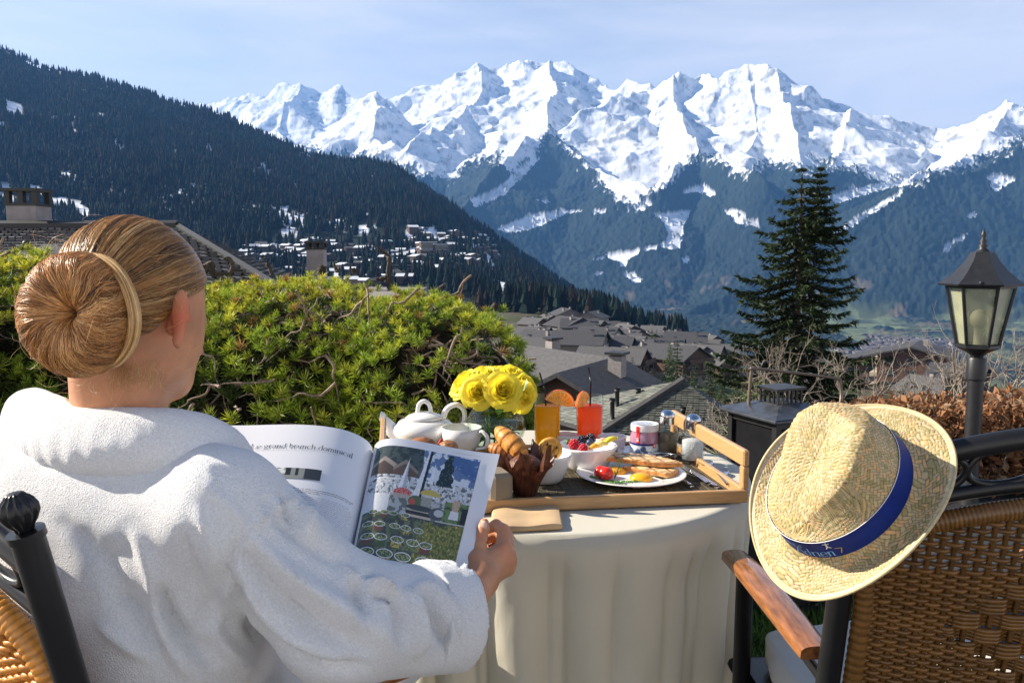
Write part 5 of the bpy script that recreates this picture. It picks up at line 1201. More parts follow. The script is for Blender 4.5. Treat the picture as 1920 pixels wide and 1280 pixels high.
# dark muffin in torn brown paper
m_paper = M('brown_baking_paper', (.10, .035, .02), rough=.3, var=.4, vs=60, translucent=.15, spec=.6)
cm = P(985, 895, 1.72); cm[2] = TF; t = local('muffin', 'dark chocolate muffin wrapped in crumpled brown baking paper', 'muffin', tuple(cm))
f = lambda Q: smin(ell_sdf(Q, (0, 0, .058), (.034, .034, .022)), cone_sdf(Q, (0, 0, .012), (0, 0, .05), .020, .029), .01)+.0025*fbm(Q[:, 0]*70, Q[:, 1]*70, Q[:, 2]*70, o=3)
V, F = iso(f, (-.04, -.04, -.012), (.04, .04, .085), .0026, 1); V[:, 2] = np.maximum(V[:, 2], .001); mb = MB(); mb.add((V, [F]), col=np.clip(np.array([.13, .045, .02])*(1+.7*fbm(V[:, 0]*90, V[:, 1]*90, V[:, 2]*90, o=3))[:, None], 0, 1)); mb.build('cake', m_food, t, color=True)
a = np.arange(110)*2*PI/110; Pt = []
for k, z in enumerate(np.linspace(0, 1, 18)):
    rr_ = .022+.018*z+.014*z**3+(.0045*np.abs(((a*13/PI) % 2)-1)-.002)*(.3+z)+.010*z*z*fbm(np.cos(a)*2.2, np.sin(a)*2.2, z*2, o=3)
    hh = z*(.066+.034*sstep(-.3, .5, fbm(np.cos(a)*1.7+4, np.sin(a)*1.7, 3, o=3))+.008*np.sign(np.sin(a*7)))
    Pt.append(np.stack([rr_*np.cos(a), rr_*np.sin(a), hh+.0005], 1))
mb = MB(); mb.add(surf(np.array(Pt), False, True)); mb.build('paper_case', m_paper, t, smooth=False)
# napkin box (folded linen holder) at the left front and folded napkin
m_pouch = M('taupe_cloth', (.22, .18, .13), rough=.8, var=.1, bump=.2, bs=400, bd=.001)
m_linen = M('tan_linen', (.52, .36, .20), rough=.75, var=.08, vs=30, bump=.15, bs=500, bd=.001)
cn = P(932, 905, 1.68); cn[2] = TF; mb = MB(); mb.add(box((0, 0, .031), (.045, .070, .060), rz=.35, bev=.008)); V, Fs = mb.shape(); mb.V = [V+cn]; tag(mb.build('linen_pouch', m_pouch, smooth=True, angle=35), 'taupe cloth bread pouch behind the magazine corner', 'pouch')
def cushiony(a, b, c, d, h, n=26, m=14):
    u = np.linspace(0, 1, n); v = np.linspace(0, 1, m); a, b, c, d = map(np.asarray, (a, b, c, d))
    Lr = []
    for side, zf in ((0, lambda U, V_: h*.25*(1-(np.abs(2*U-1)**8+np.abs(2*V_-1)**8).clip(0, 1))*0+.0008), (1, lambda U, V_: h*(1-.12*np.abs(2*V_-1)**6-.12*np.abs(2*U-1)**8)+.0012*np.sin(9*U)+.0006*np.sin(14*V_))):
        U, V_ = np.meshgrid(u, v, indexing='ij'); q = (a*(1-U)[..., None]+b*U[..., None])*(1-V_)[..., None]+(d*(1-U)[..., None]+c*U[..., None])*V_[..., None]; q = q+np.stack([0*U, 0*U, zf(U, V_)], -1); Lr.append(q)
    return Lr
zc_ = TZ+.0025; pa = G(925, 1000, zc_); pb = G(1052, 993, zc_); pc = G(1046, 958, zc_); pd = G(925, 962, zc_)
mb = MB(); lo_, hi_ = cushiony(pa, pb, pc, pd, .013)
mb.add(surf(hi_)); mb.add((surf(lo_)[0], [surf(lo_)[1][0][:, ::-1]]))
def rim(lo_, hi_):
    e = lambda q: np.concatenate([q[:, 0], q[-1, 1:], q[-2::-1, -1], q[0, -2:0:-1]]); A, B = e(lo_), e(hi_); ctr = A.mean(0); Md = (A+B)/2; out = nrm((Md-ctr)*(1, 1, 0)); return np.stack([A, Md+out*.0035, B], 0)
mb.add(surf(rim(lo_, hi_), False, True)); tag(mb.build('folded_napkin', m_linen), 'folded tan napkin on the cloth beside the reading hand', 'napkin')

# plate with eggs ------------------------------------------------------------
cp = G(1183, 891, TF+.008); cp[2] = TF; t = local('plate', 'white china plate with fried eggs at the front of the tray', 'plate', tuple(cp)); R = .118
mb = MB(); mb.add(shell([(0, 0), (.065, 0), (.070, .004), (R, .015)], [(0, .004), (.066, .0045), (.078, .009), (R-.003, .0165), (R-.0005, .0165)], 72)); mb.build('dish', m_china, t)
m_eggw = M('egg_white', (.88, .86, .78), rough=.3, var=.04, bump=.2, bs=60, bd=.004, sss=.3); m_yolk = M('egg_yolk', (.95, .42, .01), rough=.15, var=.08, vs=30, sss=.3, coat=.5)
a = np.arange(90)*2*PI/90
def blob(cx, cy, r, z, seed, hgt=.005):
    rr_ = r*(1+.18*fbm(np.cos(a)*1.6+seed, np.sin(a)*1.6, 0, o=3)); return surf(np.array([np.stack([cx+rr_*s*np.cos(a), cy+rr_*s*np.sin(a)*.85, z+hgt*(1-s**6)+.0012*fbm(s*3*np.cos(a), s*3*np.sin(a), seed)], 1) for s in (1.0, .97, .9, .75, .5, .25, .01)]), False, True)
for i, (cx, cy, r, yx, yy, lab) in enumerate(((.012, -.040, .058, .016, -.042, 'front fried egg with whole orange yolk'), (-.030, .006, .050, -.033, .012, 'rear fried egg behind the tomato'))):
    e = thing('fried_egg', lab, 'egg', tuple(cp)); mb = MB(); mb.add(blob(cx, cy, r, .0055+.001*i, 3+i)); V, Fs = mb.shape(); mb.V = [V+cp]; mb.build('white', m_eggw, e)
    mb = MB(); mb.add(ball(cp+(yx, yy, .0125), (.025, .022, .0125), 12, 24)); mb.build('yolk', m_yolk, e)
# grilled toast sandwich
def toast(label, pts, th, seed, z, tilt=0):
    p = np.array(pts, float); lo = p.min(0)-.012; hi = p.max(0)+.012
    def f(Q):
        # distance to polygon in plan, extruded
        n = len(p); d = np.full(len(Q), 1e9); ins = inpoly(Q[:, 0], Q[:, 1], p)
        for i in range(n):
            a_, b_ = p[i], p[(i+1) % n]; e = b_-a_; w_ = Q[:, :2]-a_; h = np.clip((w_@e)/(e@e), 0, 1); d = np.minimum(d, np.linalg.norm(w_-h[:, None]*e, axis=1))
        d = np.where(ins, -d, d)+.002*fbm(Q[:, 0]*60, Q[:, 1]*60, seed); dz = np.abs(Q[:, 2])-th/2-.0012*fbm(Q[:, 0]*45, Q[:, 1]*45, seed+3)
        return smin(-smin(-d, -dz, .004), 9, .001)
    f2 = lambda Q: f(Q)
    V, F = iso(f2, (*lo, -th), (*hi, th), .0024, 1)
    top = sstep(.0, th*.45, V[:, 2])
    g1 = np.abs(((V[:, 0]*1.0+V[:, 1]*.35)/.030) % 1-.5); g2 = np.abs(((V[:, 1]*1.0-V[:, 0]*.2)/.026) % 1-.5); mark = np.clip(sstep(.14, .02, np.minimum(g1, g2))*1.1+.3*fbm(V[:, 0]*60, V[:, 1]*60, 1), 0, 1)*top
    V[:, 2] -= mark*.0016
    pale = np.array([.72, .50, .26]); dark = np.array([.20, .07, .02]); side = np.array([.55, .24, .07])
    cc = pale*(1+.25*fbm(V[:, 0]*50, V[:, 1]*50, 4, o=3))[:, None]; cc = cc*(1-mark[:, None])+dark*mark[:, None]; sd_ = 1-np.clip(np.abs(V[:, 2])/(th*.5), 0, 1); sd2 = sstep(.1, .6, sd_)[:, None]
    cc = cc*(1-sd2)+side*(1+.6*fbm(V[:, 0]*70, V[:, 1]*70, V[:, 2]*150, o=3))[:, None]*sd2
    V = V@np.array(Matrix.Rotation(tilt, 3, 'Y')).T; mb = MB(); mb.add((V+cp+(0, 0, z), [F]), col=np.clip(cc, 0, 1)); return tag(mb.build('grilled_toast', m_food, color=True), label, 'toast')
toast('long grilled toast lying on top, charred grid on its upper side', [(-.072, .045), (.07, -.002), (.112, .002), (.10, .03), (.045, .072), (-.02, .085)], .0125, 4, .0335, .03)
toast('lower grilled toast wedge pointing out under the top toast', [(-.015, .02), (.070, -.034), (.087, -.030), (.103, .0), (.05, .06)], .0125, 9, .0185, .02)
# tomato, rosemary, chives
m_tom = M('cherry_tomato', (.80, .03, .01), rough=.12, var=.06, sss=.25, coat=.6)
q = cp+np.array([-.057, -.026, .0195]); mb = MB(); mb.add(ball(q, (.0165, .015, .0145), 16, 26)); tag(mb.build('cherry_tomato', m_tom), 'glossy red cherry tomato half on the left of the plate', 'tomato')
q2 = cp+np.array([-.067, -.016, .0195]); mb = MB(); mb.add(ball(q2, (.0145, .014, .0140), 14, 22)); tag(mb.build('cherry_tomato', m_tom), 'second tomato half tucked behind the glossy one', 'tomato')
mb = MB(); rr = np.random.default_rng(5); a0 = cp+np.array([-.040, -.036, .010]); b0 = cp+np.array([-.026, -.030, .045]); mb.add(tube([a0, b0], .0011, 6))
for s in np.linspace(.05, 1, 16):
    p0 = a0+(b0-a0)*s; d = nrm(np.array([rr.normal(0, .5), rr.normal(0, .4), .9])); mb.add(tube([p0, p0+d*.013], [.0009, .0003], 4))
tag(mb.build('rosemary_sprig', M('rosemary', (.07, .12, .04), var=.3)), 'thin rosemary sprig standing beside the tomato', 'herb')
mb = MB()
for k in range(170):
    x = rr.uniform(-.09, .02); y = -.052-.018*np.sin((x+.09)/.11*PI)*1.0+rr.normal(0, .004)+.025*(x < -.075); p0 = cp+np.array([x, y, .0115+rr.uniform(0, .002)]); a_ = rr.uniform(0, PI); d = np.array([math.cos(a_), math.sin(a_), .2])*.0028; mb.add(tube([p0-d, p0+d], .0009, 4, caps=False))
tag(mb.build('chopped_chives', M('chive', (.08, .20, .03), var=.3)), 'scatter of chopped green chives along the front of the plate', 'herbs', kind='stuff')

# small plate with yoghurt jar
cj = on(1208, 853); mb = MB(); mb.add(shell([(0, 0), (.04, 0), (.045, .003), (.066, .010)], [(0, .003), (.042, .0035), (.064, .0112)], 56, cj)); tag(mb.build('saucer', m_china), 'small white plate under the yoghurt jar', 'plate')
t = local('yoghurt_jar', 'small blueberry yoghurt jar with white lid and red strip', 'jar', (cj[0], cj[1], cj[2]+.0035)); t.scale = (1.08, 1.08, 1.05)
m_yog = M('blueberry_yoghurt', (.42, .22, .33), rough=.2, var=.05, coat=.8)
mb = MB(); mb.add(lathe([(0, 0), (.028, 0), (.0315, .003), (.0325, .014), (.0325, .032), (.0318, .044), (.0285, .053), (.0285, .060), (0, .060)], 56)); mb.build('jar_body', m_yog, t, angle=50)
mb = MB(); mb.add(lathe([(0, .0600), (.0300, .0555), (.0312, .0565), (.0312, .0690), (.0302, .0712), (.0285, .0704), (0, .0700)], 56)); mb.build('lid', m_china, t, angle=40)
def band(r, z0, z1, a0, a1, n=24):
    a = np.linspace(a0, a1, n); return surf(np.stack([np.stack([r*np.cos(a), r*np.sin(a), 0*a+z], 1) for z in (z0, z1)], 0))
def flip(sh): return (sh[0], [f[:, ::-1] for f in sh[1]])
def plate_on(mb, x0, x1, z0, z1, R=.0328, m=0, dr=.0002):   # label patch wrapped on the jar, x = arc length, 0 faces the camera
    a0 = -PI/2+x0/R; a1 = -PI/2+x1/R; mb.add(flip(band(R+dr, z0, z1, a0, a1, 12)), m)
m_lb = M('label_pale', (.62, .68, .74), rough=.35, var=.1, vs=200); m_navy = M('label_navy', (.02, .025, .16), rough=.35, var=.05); m_red = M('label_red', (.80, .03, .03), rough=.35, var=0); m_wh = M('label_white', (.85, .85, .85), rough=.4, var=0)
mb = MB(); plate_on(mb, -.052, .052, .0035, .0275); lb = mb.build('label', m_lb, t)
mb = MB(); plate_on(mb, -.048, .014, .0255, .0300, dr=.0005); mb.build('label_stripe', m_navy, lb)
mb = MB()
for x, z, r0 in ((-.020, .012, .0062), (-.008, .018, .0066), (-.002, .009, .0056), (-.014, .006, .005)):
    a = -PI/2+x/.0328; mb.add(xf(ball((0, 0, 0), (.0012, r0, r0), 10, 20), rz=a, t=(.0332*math.cos(a), .0332*math.sin(a), z)))
mb.build('printed_berries', m_blue, lb)
mb = MB(); plate_on(mb, .0140, .0215, .0205, .0300, dr=.0008); mb.build('label_badge', m_red, lb)
mb = MB(); plate_on(mb, .0167, .0188, .0222, .0283, dr=.0011); plate_on(mb, .0148, .0207, .0243, .0262, dr=.0013); mb.build('label_cross', m_wh, lb)
# writing, drawn with a broad-nib pen so that stems are thick and hairlines thin
GL = {
 'L': ([[(.1,.95),(.1,0)],[(.1,0),(.6,0),(.6,.15)]], .66, [(.1,.95),(.1,0)]), 'e': ([[(.05,.32),(.48,.32),(.44,.5),(.28,.6),(.12,.52),(.05,.32),(.09,.1),(.27,0),(.47,.1)]], .54, []),
 'g': ([[(.42,.56),(.24,.6),(.09,.5),(.09,.32),(.25,.22),(.40,.32),(.40,.5),(.24,.6)],[(.25,.22),(.12,.14),(.2,.04),(.42,0),(.46,-.14),(.28,-.26),(.08,-.18),(.06,-.06),(.2,.03)],[(.4,.54),(.5,.6)]], .54, []),
 'r': ([[(.12,.6),(.12,0)],[(.12,.4),(.22,.55),(.34,.6),(.40,.54)]], .42, [(.12,.6),(.12,0)]), 'a': ([[(.08,.48),(.18,.6),(.34,.58),(.38,.44),(.38,.08),(.48,.02)],[(.38,.36),(.16,.28),(.06,.14),(.14,.01),(.28,.04),(.38,.14)]], .5, []),
 'n': ([[(.12,.6),(.12,0)],[(.12,.42),(.24,.57),(.36,.6),(.44,.5),(.44,0)]], .58, [(.12,.6),(.12,0),(.44,0)]), 'd': ([[(.44,.95),(.44,.02)],[(.44,.46),(.3,.6),(.12,.52),(.05,.3),(.12,.06),(.28,0),(.44,.14)]], .58, [(.44,.95)]),
 'b': ([[(.12,.95),(.12,.04)],[(.12,.46),(.26,.6),(.44,.52),(.5,.3),(.44,.06),(.28,0),(.12,.1)]], .56, [(.12,.95)]), 'u': ([[(.12,.58),(.12,.14),(.2,.02),(.32,.02),(.44,.14)],[(.44,.58),(.44,0)]], .58, [(.12,.58),(.44,.58),(.44,0)]),
 'c': ([[(.44,.48),(.36,.58),(.22,.6),(.08,.46),(.06,.28),(.12,.08),(.26,0),(.44,.1)]], .5, []), 'h': ([[(.12,.95),(.12,0)],[(.12,.42),(.24,.57),(.36,.6),(.44,.5),(.44,0)]], .58, [(.12,.95),(.12,0),(.44,0)]),
 'o': ([[(.27,.6),(.1,.5),(.05,.3),(.1,.1),(.27,0),(.44,.1),(.49,.3),(.44,.5),(.27,.6)]], .56, []), 'm': ([[(.12,.6),(.12,0)],[(.12,.42),(.22,.57),(.32,.6),(.4,.5),(.4,0)],[(.4,.42),(.5,.57),(.6,.6),(.68,.5),(.68,0)]], .82, [(.12,.6),(.12,0),(.4,0),(.68,0)]),
 'i': ([[(.12,.6),(.12,0)],[(.11,.82),(.13,.84)]], .26, [(.12,.6),(.12,0)]), 'l': ([[(.12,.95),(.12,0)]], .26, [(.12,.95),(.12,0)]), 's': ([[(.38,.5),(.28,.6),(.12,.56),(.1,.42),(.34,.24),(.38,.1),(.24,0),(.06,.1)]], .46, []),
 'A': ([[(.0,0),(.34,.95)],[(.34,.95),(.68,0)],[(.13,.35),(.54,.35)]], .7, [(0,0),(.68,0)]), 't': ([[(.16,.8),(.16,.1),(.24,0),(.34,.06)],[(.04,.6),(.32,.6)]], .38, []), 'C': ([[(.62,.8),(.5,.93),(.3,.93),(.1,.75),(.05,.46),(.12,.18),(.32,0),(.5,.02),(.64,.18)]], .7, []), "'": ([[(.1,.95),(.06,.75)]], .2, []), ' ': ([], .3, []),
 'B': ([[(.1,.95),(.1,0)],[(.1,.95),(.4,.9),(.42,.6),(.1,.5),(.5,.42),(.5,.06),(.1,0)]], .62, []), 'I': ([[(.1,.95),(.1,0)]], .26, []), 'O': ([[(.34,.95),(.1,.78),(.04,.48),(.1,.17),(.34,0),(.58,.17),(.64,.48),(.58,.78),(.34,.95)]], .72, []),
}
def lettering(text, h, w=.085, thin=.022, serif=True, smooth_=True):
    mb = MB(); x = 0
    def stroke(q, nib):
        q = np.array(q, float); n = nib/2; V = np.concatenate([q-n, q+n]); k = len(q); i = np.arange(k-1)
        mb.add((np.c_[V, np.zeros(2*k)], [np.stack([i, i+1, i+1+k, i+k], 1)]))
    for ch in text:
        strokes, adv, sf = GL[ch]
        for s in strokes:
            q = spline(s, max(8, 5*len(s))) if (len(s) > 3 and smooth_) else np.array([(1-t)*np.array(a)+t*np.array(b) for a, b in zip(s[:-1], s[1:]) for t in np.linspace(0, 1, 4)], float)
            q = (q+(x, 0))[:, :2]; stroke(q*h, np.array([w, 0])*h); stroke(q*h, np.array([0, thin])*h)
        if serif:
            for a, b in sf: stroke((np.array([(x+a-.10, b), (x+a+.10, b)]))*h, np.array([0, .035])*h)
        x += adv
    V, Fs = mb.shape(); return V, Fs, x*h
def text_wrap(V, R, z, x0, mir=1):
    a = -PI/2+(x0+V[:, 0])/R; return np.stack([R*np.cos(a), R*np.sin(a), z+V[:, 1]], 1)
V, Fs, wd = lettering('cnasse', .0105, w=.11); mb = MB(); mb.add((text_wrap(V, .0337, .0062, .001), Fs)); mb.build('label_text', m_navy, lb, smooth=False)
mb = MB(); x0 = -.0215; a0 = -PI/2+x0/.0328
Pt = []
for z, r in ((.031, .0332), (.044, .0326), (.048, .0312), (.053, .0300), (.056, .0318), (.0640, .0318), (.0690, .0318)):
    aa = np.linspace(-PI/2+(x0-.0042)/.0328, -PI/2+(x0+.0042)/.0328, 6); Pt.append(np.stack([r*np.cos(aa), r*np.sin(aa), 0*aa+z], 1))
mb.add(flip(surf(np.array(Pt)))); st = mb.build('seal_strip', m_red, t)
V, Fs, wd = lettering('BIO', .0062, w=.16, thin=.12, serif=False, smooth_=False); V = np.stack([-V[:, 1], V[:, 0], V[:, 2]], 1)
zz = V[:, 1]; ax_ = -PI/2+(x0+.003+V[:, 0])/.0328; Rr = np.interp(zz+.034, [.031, .044, .048, .053, .056, .07], [.0336, .0330, .0316, .0306, .0322, .0322]); mb = MB(); mb.add((np.stack([Rr*np.cos(ax_), Rr*np.sin(ax_), zz+.034], 1), Fs)); mb.build('seal_text', m_wh, t, smooth=False)
mb = MB(); mb.add(lathe([(0, .0702), (.014, .07052), (.018, .0707)], 24)); mb.build('lid_print', M('lid_grey', (.4, .42, .5), var=.5, vs=200), t)
# shakers
m_steel = M('brushed_steel', (.62, .62, .64), rough=.16, metal=1, var=.05)
def shaker(px, py, d, label, fillmat, fh, name):
    c = on(px, py); t = local(name, label, 'shaker', tuple(c)); k = 1.22
    S = lambda L_: [(a*k, b*k) for a, b in L_]
    mb = MB(); mb.add(shell(S([(0, 0), (.0205, 0), (.0220, .002), (.0220, .032), (.0222, .033), (.0220, .034), (.0220, .046), (.020, .054), (.0135, .062), (.013, .066)]), S([(0, .004), (.020, .0045), (.0203, .045), (.018, .053), (.0115, .061), (.0112, .066)]), 40)); mb.build('bottle', m_clear, t)
    mb = MB(); mb.add(lathe(S([(0, .0046), (.0198, .005), (.0200, fh), (.012, fh+.003), (0, fh+.004)]), 32)); mb.build('contents', fillmat, t)
    mb = MB(); mb.add(lathe(S([(0, .0640), (.0142, .0640), (.0145, .065), (.0145, .076), (.0158, .0775), (.0150, .083), (.0115, .088), (.006, .0912), (0, .092)]), 36)); mb.build('cap', m_steel, t, angle=50)
shaker(1250, 854, 0, 'pepper shaker with ground brown pepper left of the salt', M('ground_pepper', (.16, .12, .07), rough=.9, var=.5, vs=400), .044, 'pepper_shaker')
shaker(1298, 864, 0, 'salt shaker with white salt nearest the tray side', M('white_salt', (.82, .82, .84), rough=.8, var=.05, bump=.4, bs=300, translucent=.4), .040, 'salt_shaker')
# cutlery
def handle_path(a, b, z0=.0, arch=.004): 
    a = np.asarray(a); b = np.asarray(b); u = np.linspace(0, 1, 14)[:, None]; p = a+(b-a)*u; p[:, 2] += arch*np.sin(u[:, 0]*PI); return p
def spoon(px, py, hx_, hy_, Lb, Wb, label, d_z=.004, cat='spoon'):
    a = G(px, py, TF+d_z); b = G(hx_, hy_, TF+d_z); dr = nrm((b-a)*(1, 1, 0)); sd_ = np.array([-dr[1], dr[0], 0]); mb = MB()
    u = np.linspace(-1, 1, 17); v = np.linspace(-1, 1, 13); U, V_ = np.meshgrid(u, v, indexing='ij'); wd = np.sqrt(np.clip(1-U**2, 0, 1))*Wb/2*(1+.12*U*-1)
    Pt = a+U[..., None]*dr*Lb/2+(V_*wd)[..., None]*sd_+np.array([0, 0, 1])*((U**2*.6+V_**2*np.clip(1-U**2, 0, 1)*1.0)*.0075+.002)[..., None]
    mb.add(surf(Pt)); mb.add(flip(surf(Pt-(0, 0, .0011)))); mb.build
    t = thing('spoon', label, cat, tuple(a)); mb.build('spoon_bowl', m_steel, t)
    mb = MB(); p = handle_path(a+dr*Lb/2*.96+(0, 0, .0065), b, arch=.003); mb.add(tube(p, np.interp(np.linspace(0, 1, 14), [0, .2, .7, 1], [.0022, .0022, .0042, .0052]), 10, up=(0, 0, 1), flat=.5)); mb.build('handle', m_steel, t)
spoon(1322, 872, 1366, 908, .054, .036, 'larger spoon with its bowl beside the salt shaker')
spoon(1353, 890, 1380, 912, .046, .031, 'small spoon at the right front corner of the tray')
def knife(a, b, label, z=.003, name='knife', wide=.009):
    a = G(*a, TF+z); b = G(*b, TF+z); t = thing(name, label, name, tuple(a)); mid_ = a+(b-a)*.5; dr = nrm((b-a)*(1, 1, 0)); sd_ = np.array([-dr[1], dr[0], 0])
    mb = MB(); u = np.linspace(0, 1, 12); wd = wide*np.sin(np.clip(.25+u*1.6, 0, PI/2))*.5
    if name == 'knife': 
        Pt = a+(mid_-a)*u[:, None]; mb.add(surf(np.stack([Pt-sd_*wd[:, None]+(0,0,.0004), Pt-sd_*wd[:, None]+(0,0,.0016), Pt+sd_*wd[:, None]*1.4+(0,0,.001)], 1), False, True)); mb.build('blade', m_steel, t, smooth=False)
    else:
        for k in (-1.5, -.5, .5, 1.5): mb.add(tube(handle_path(a+sd_*k*.0052, a+(mid_-a)*.45+sd_*k*.0046, arch=.003), .0012, 6))
        mb.add(tube(handle_path(a+(mid_-a)*.42, mid_, arch=.001), np.linspace(.011, .003, 14), 10, up=(0, 0, 1), flat=.22)); mb.build('tines', m_steel, t)
    mb = MB(); mb.add(tube(handle_path(mid_, b, arch=.001)+(0, 0, .002), np.interp(np.linspace(0, 1, 14), [0, .3, 1], [.0028, .004, .0055]), 10, up=(0, 0, 1), flat=.6)); mb.build('handle', m_steel, t)
knife((1268, 868), (1329, 908), 'knife lying from the plate towards the front corner of the tray')
knife((1240, 878), (1297, 912), 'fork half under the rim of the egg plate', name='fork')
knife((1252, 856), (1345, 914), 'second knife between fork and larger spoon, nearest the front rail')
a, b = P(1225, 850, 2.02), P(1284, 853, 1.97); t = thing('butter_knife', 'small knife resting on the rim of the jar plate', 'knife', tuple(a)); mb = MB(); mb.add(tube([a+(0,0,.004), b], [.006, .0035], 8, up=(0, 0, 1), flat=.3)); mb.build('blade', m_steel, t)
# ---------------------------------------------------------------- rattan and iron armchairs
m_paint = M('black_tube', (.012, .012, .013), rough=.33, var=.2, vs=15, bump=.05, bs=200, bd=.001, spec=.5)
m_cane = M('rattan_cane', (1, 1, 1), attr=True, rough=.38, var=.22, vs=70, coat=.15, spec=.5)
m_arm = M('varnished_arm', (.25, .095, .028), rough=.2, var=.45, vs=10, stretch=(14, 2, 14), coat=.7, bump=.1, bs=20, bd=.002)
m_cush = M('cream_cushion', (.62, .58, .50), rough=.85, var=.08, vs=5, bump=.3, bs=9, bd=.02)
POST = lambda s, z: np.array([s*(.28+.0*z), .20*(1-z/.97)-.0, z])
def back_y(z): return .20*(1-z/.97)
def armchair(label, at, rot, cane=(.62, .27, .05), rows=62, pitch=.0070, seed=1, cushion=True):
    t = local('garden_armchair', label, 'armchair', at, rot); rr = np.random.default_rng(seed)
    for s in (-1, 1):
        mb = MB(); mb.add(tube([POST(s, 0), POST(s, .5), POST(s, .965)], .0166, 20)); p = POST(s, .965); mb.add(tube([p-(0, -.001, .004), p+(0, -.001, .004)], .0188, 20)); pl = mb.build('post', m_paint, t, angle=60)
        # fluted ball
        mb = MB(); prof = [(a*.86, b*.95) for a, b in ((0, 0), (.011, .002), (.012, .006), (.0175, .012), (.0225, .021), (.0225, .029), (.0185, .037), (.0125, .0415), (.0122, .043), (.009, .045), (0, .0455))]
        V, Fs = lathe(prof, 96, wob=lambda a: 1-.16*np.abs(np.cos(a*6))**1.5); V = V@np.array(Matrix.Rotation(math.atan(.206), 3, 'X')).T+p+(0, -.001, .003); mb.add((V, Fs)); mb.build('finial', m_paint, pl)
    def arc(z0, z1, n=40, yb=-.03):
        u = np.linspace(-1, 1, n); z = z0+(z1-z0)*(1-u*u); return np.stack([.275*u, np.array([back_y(q) for q in z])+yb*(1-u*u), z], 1)
    for z0, z1, r_, nm in ((.925, .988, .0125, 'top_rail'), (.868, .925, .0085, 'lower_rail')):
        mb = MB(); mb.add(tube(arc(z0, z1), r_, 14, flat=1.15, up=(0, 0, 1))); mb.build(nm, m_paint, t)
    A1 = arc(.925, .988, 101); A0 = arc(.868, .925, 101)
    for k in range(5):
        u0, u1 = .06+.176*k, .06+.176*(k+1)
        a = np.linspace(0, 2*PI, 40, endpoint=False); uu = (u0+u1)/2+(u1-u0)/2*.99*np.cos(a); vv = .5+.42*np.sin(a)
        i = uu*100; i0 = np.clip(i.astype(int), 0, 99); f = (i-i0)[:, None]; top = A1[i0]*(1-f)+A1[i0+1]*f; bo = A0[i0]*(1-f)+A0[i0+1]*f
        mb = MB(); mb.add(tube(bo+(top-bo)*vv[:, None], .0052, 8, closed=True)); mb.build('scroll', m_paint, t)
    # woven panel: surface S(u across metres, z)
    def S(x, z, off=0.):
        u = x/.25; return np.stack([x, back_y(z)-.012-.038*(1-u*u)-off, z], -1)
    topz = lambda x: .845+.055*(1-(x/.25)**2)-.045*np.clip((np.abs(x)-.19)/.06, 0, 1)**2
    half = .243; ns = 33; sx_ = np.linspace(-half, half, ns)
    mb = MB(); c0 = np.array(cane)
    for x in sx_:
        z = np.linspace(.44, topz(x), 24); mb.add(tube(S(np.full(24, x), z), .0040, 5, caps=False), col=c0*rr.uniform(.5, .9))
    k = 0; z = .445
    while z < .885:
        open_ = z > .80
        xr = half
        while topz(xr) < z+.004 and xr > .02: xr -= .004
        if xr < .03: break
        m = int(ns*5*xr/half)+3; x = np.linspace(-xr, xr, m); ph = (x+half)/(2*half)*(ns-1)
        amp = .0042*np.cos(ph*PI+PI*(k % 2))
        # woven diamond of broad strands in the middle
        gz = (z-.725)/.12; gx = x/.155; dia = (np.abs(gx)+np.abs(gz) < 1)
        grp = k//4; amp_d = .0065*np.clip(np.cos(ph*PI/2+PI*(grp % 2))*1.6, -1, 1); amp = np.where(dia, amp_d, amp)
        zz = z+.0006*np.sin(x*40+k)+rr.normal(0, .0003)
        mb.add(tube(S(x, np.full(m, zz) if np.ndim(zz) == 0 else zz, amp), .0035, 5, caps=False), col=c0*rr.uniform(.75, 1.25)*(1.0))
        z += pitch*(1.55 if open_ else (.86 if abs(gz) < 1 else 1)); k += 1
    mb.build('woven_back', m_cane, t, color=True)
    xx = np.linspace(-.25, .25, 60); up_ = np.stack([xx, 0*xx, topz(xx)], 1); side = lambda s: np.stack([np.full(20, s*.25), 0*np.arange(20), np.linspace(.44, topz(np.array([.25]))[0]-.006, 20)], 1)
    path = np.vstack([side(-1), up_, side(1)[::-1]]); path = spline(path[::4], 620); path = S(path[:, 0], path[:, 2])
    n_ = len(path); rad = .0125*(1+.10*np.abs(np.sin(np.arange(n_)*PI/4))); mb = MB(); sh = tube(path, rad, 12); cc = np.repeat((c0*1.1)[None]*(.62+.5*np.abs(np.sin(np.arange(n_)*PI/4)))[:, None]*rr.uniform(.85, 1.15, (n_, 1)), 12, 0); mb.add(sh, col=cc); mb.build('wrapped_edge', m_cane, t, color=True)
    # seat and arms
    mb = MB()
    for s in (-1, 1): mb.add(tube([(s*.262, .12, .40), (s*.262, .585, .40)], .012, 8))
    for y in (.12, .585): mb.add(tube([(-.25, y, .40), (.25, y, .40)], .012, 8))
    mb.build('seat_frame', m_paint, t)
    mb = MB(); mb.add(box((0, .35, .405), (.50, .45, .02))); mb.build('seat', m_paint, t, smooth=False)
    if cushion:
        f = lambda Q: ell_sdf(Q, (0, .355, .455), (.255, .255, .052))*.5+np.maximum(np.maximum(np.abs(Q[:, 0])-.235, np.abs(Q[:, 1]-.355)-.225), np.abs(Q[:, 2]-.455)-.042)*.5+.003*np.sin(Q[:, 0]*40+Q[:, 1]*22)*.6
        V, F = iso(f, (-.28, .08, .39), (.28, .63, .52), .011, 2); V[:, 2] = np.maximum(V[:, 2], .4165); mb = MB(); mb.add((V, [F])); mb.build('cushion', m_cush, t)
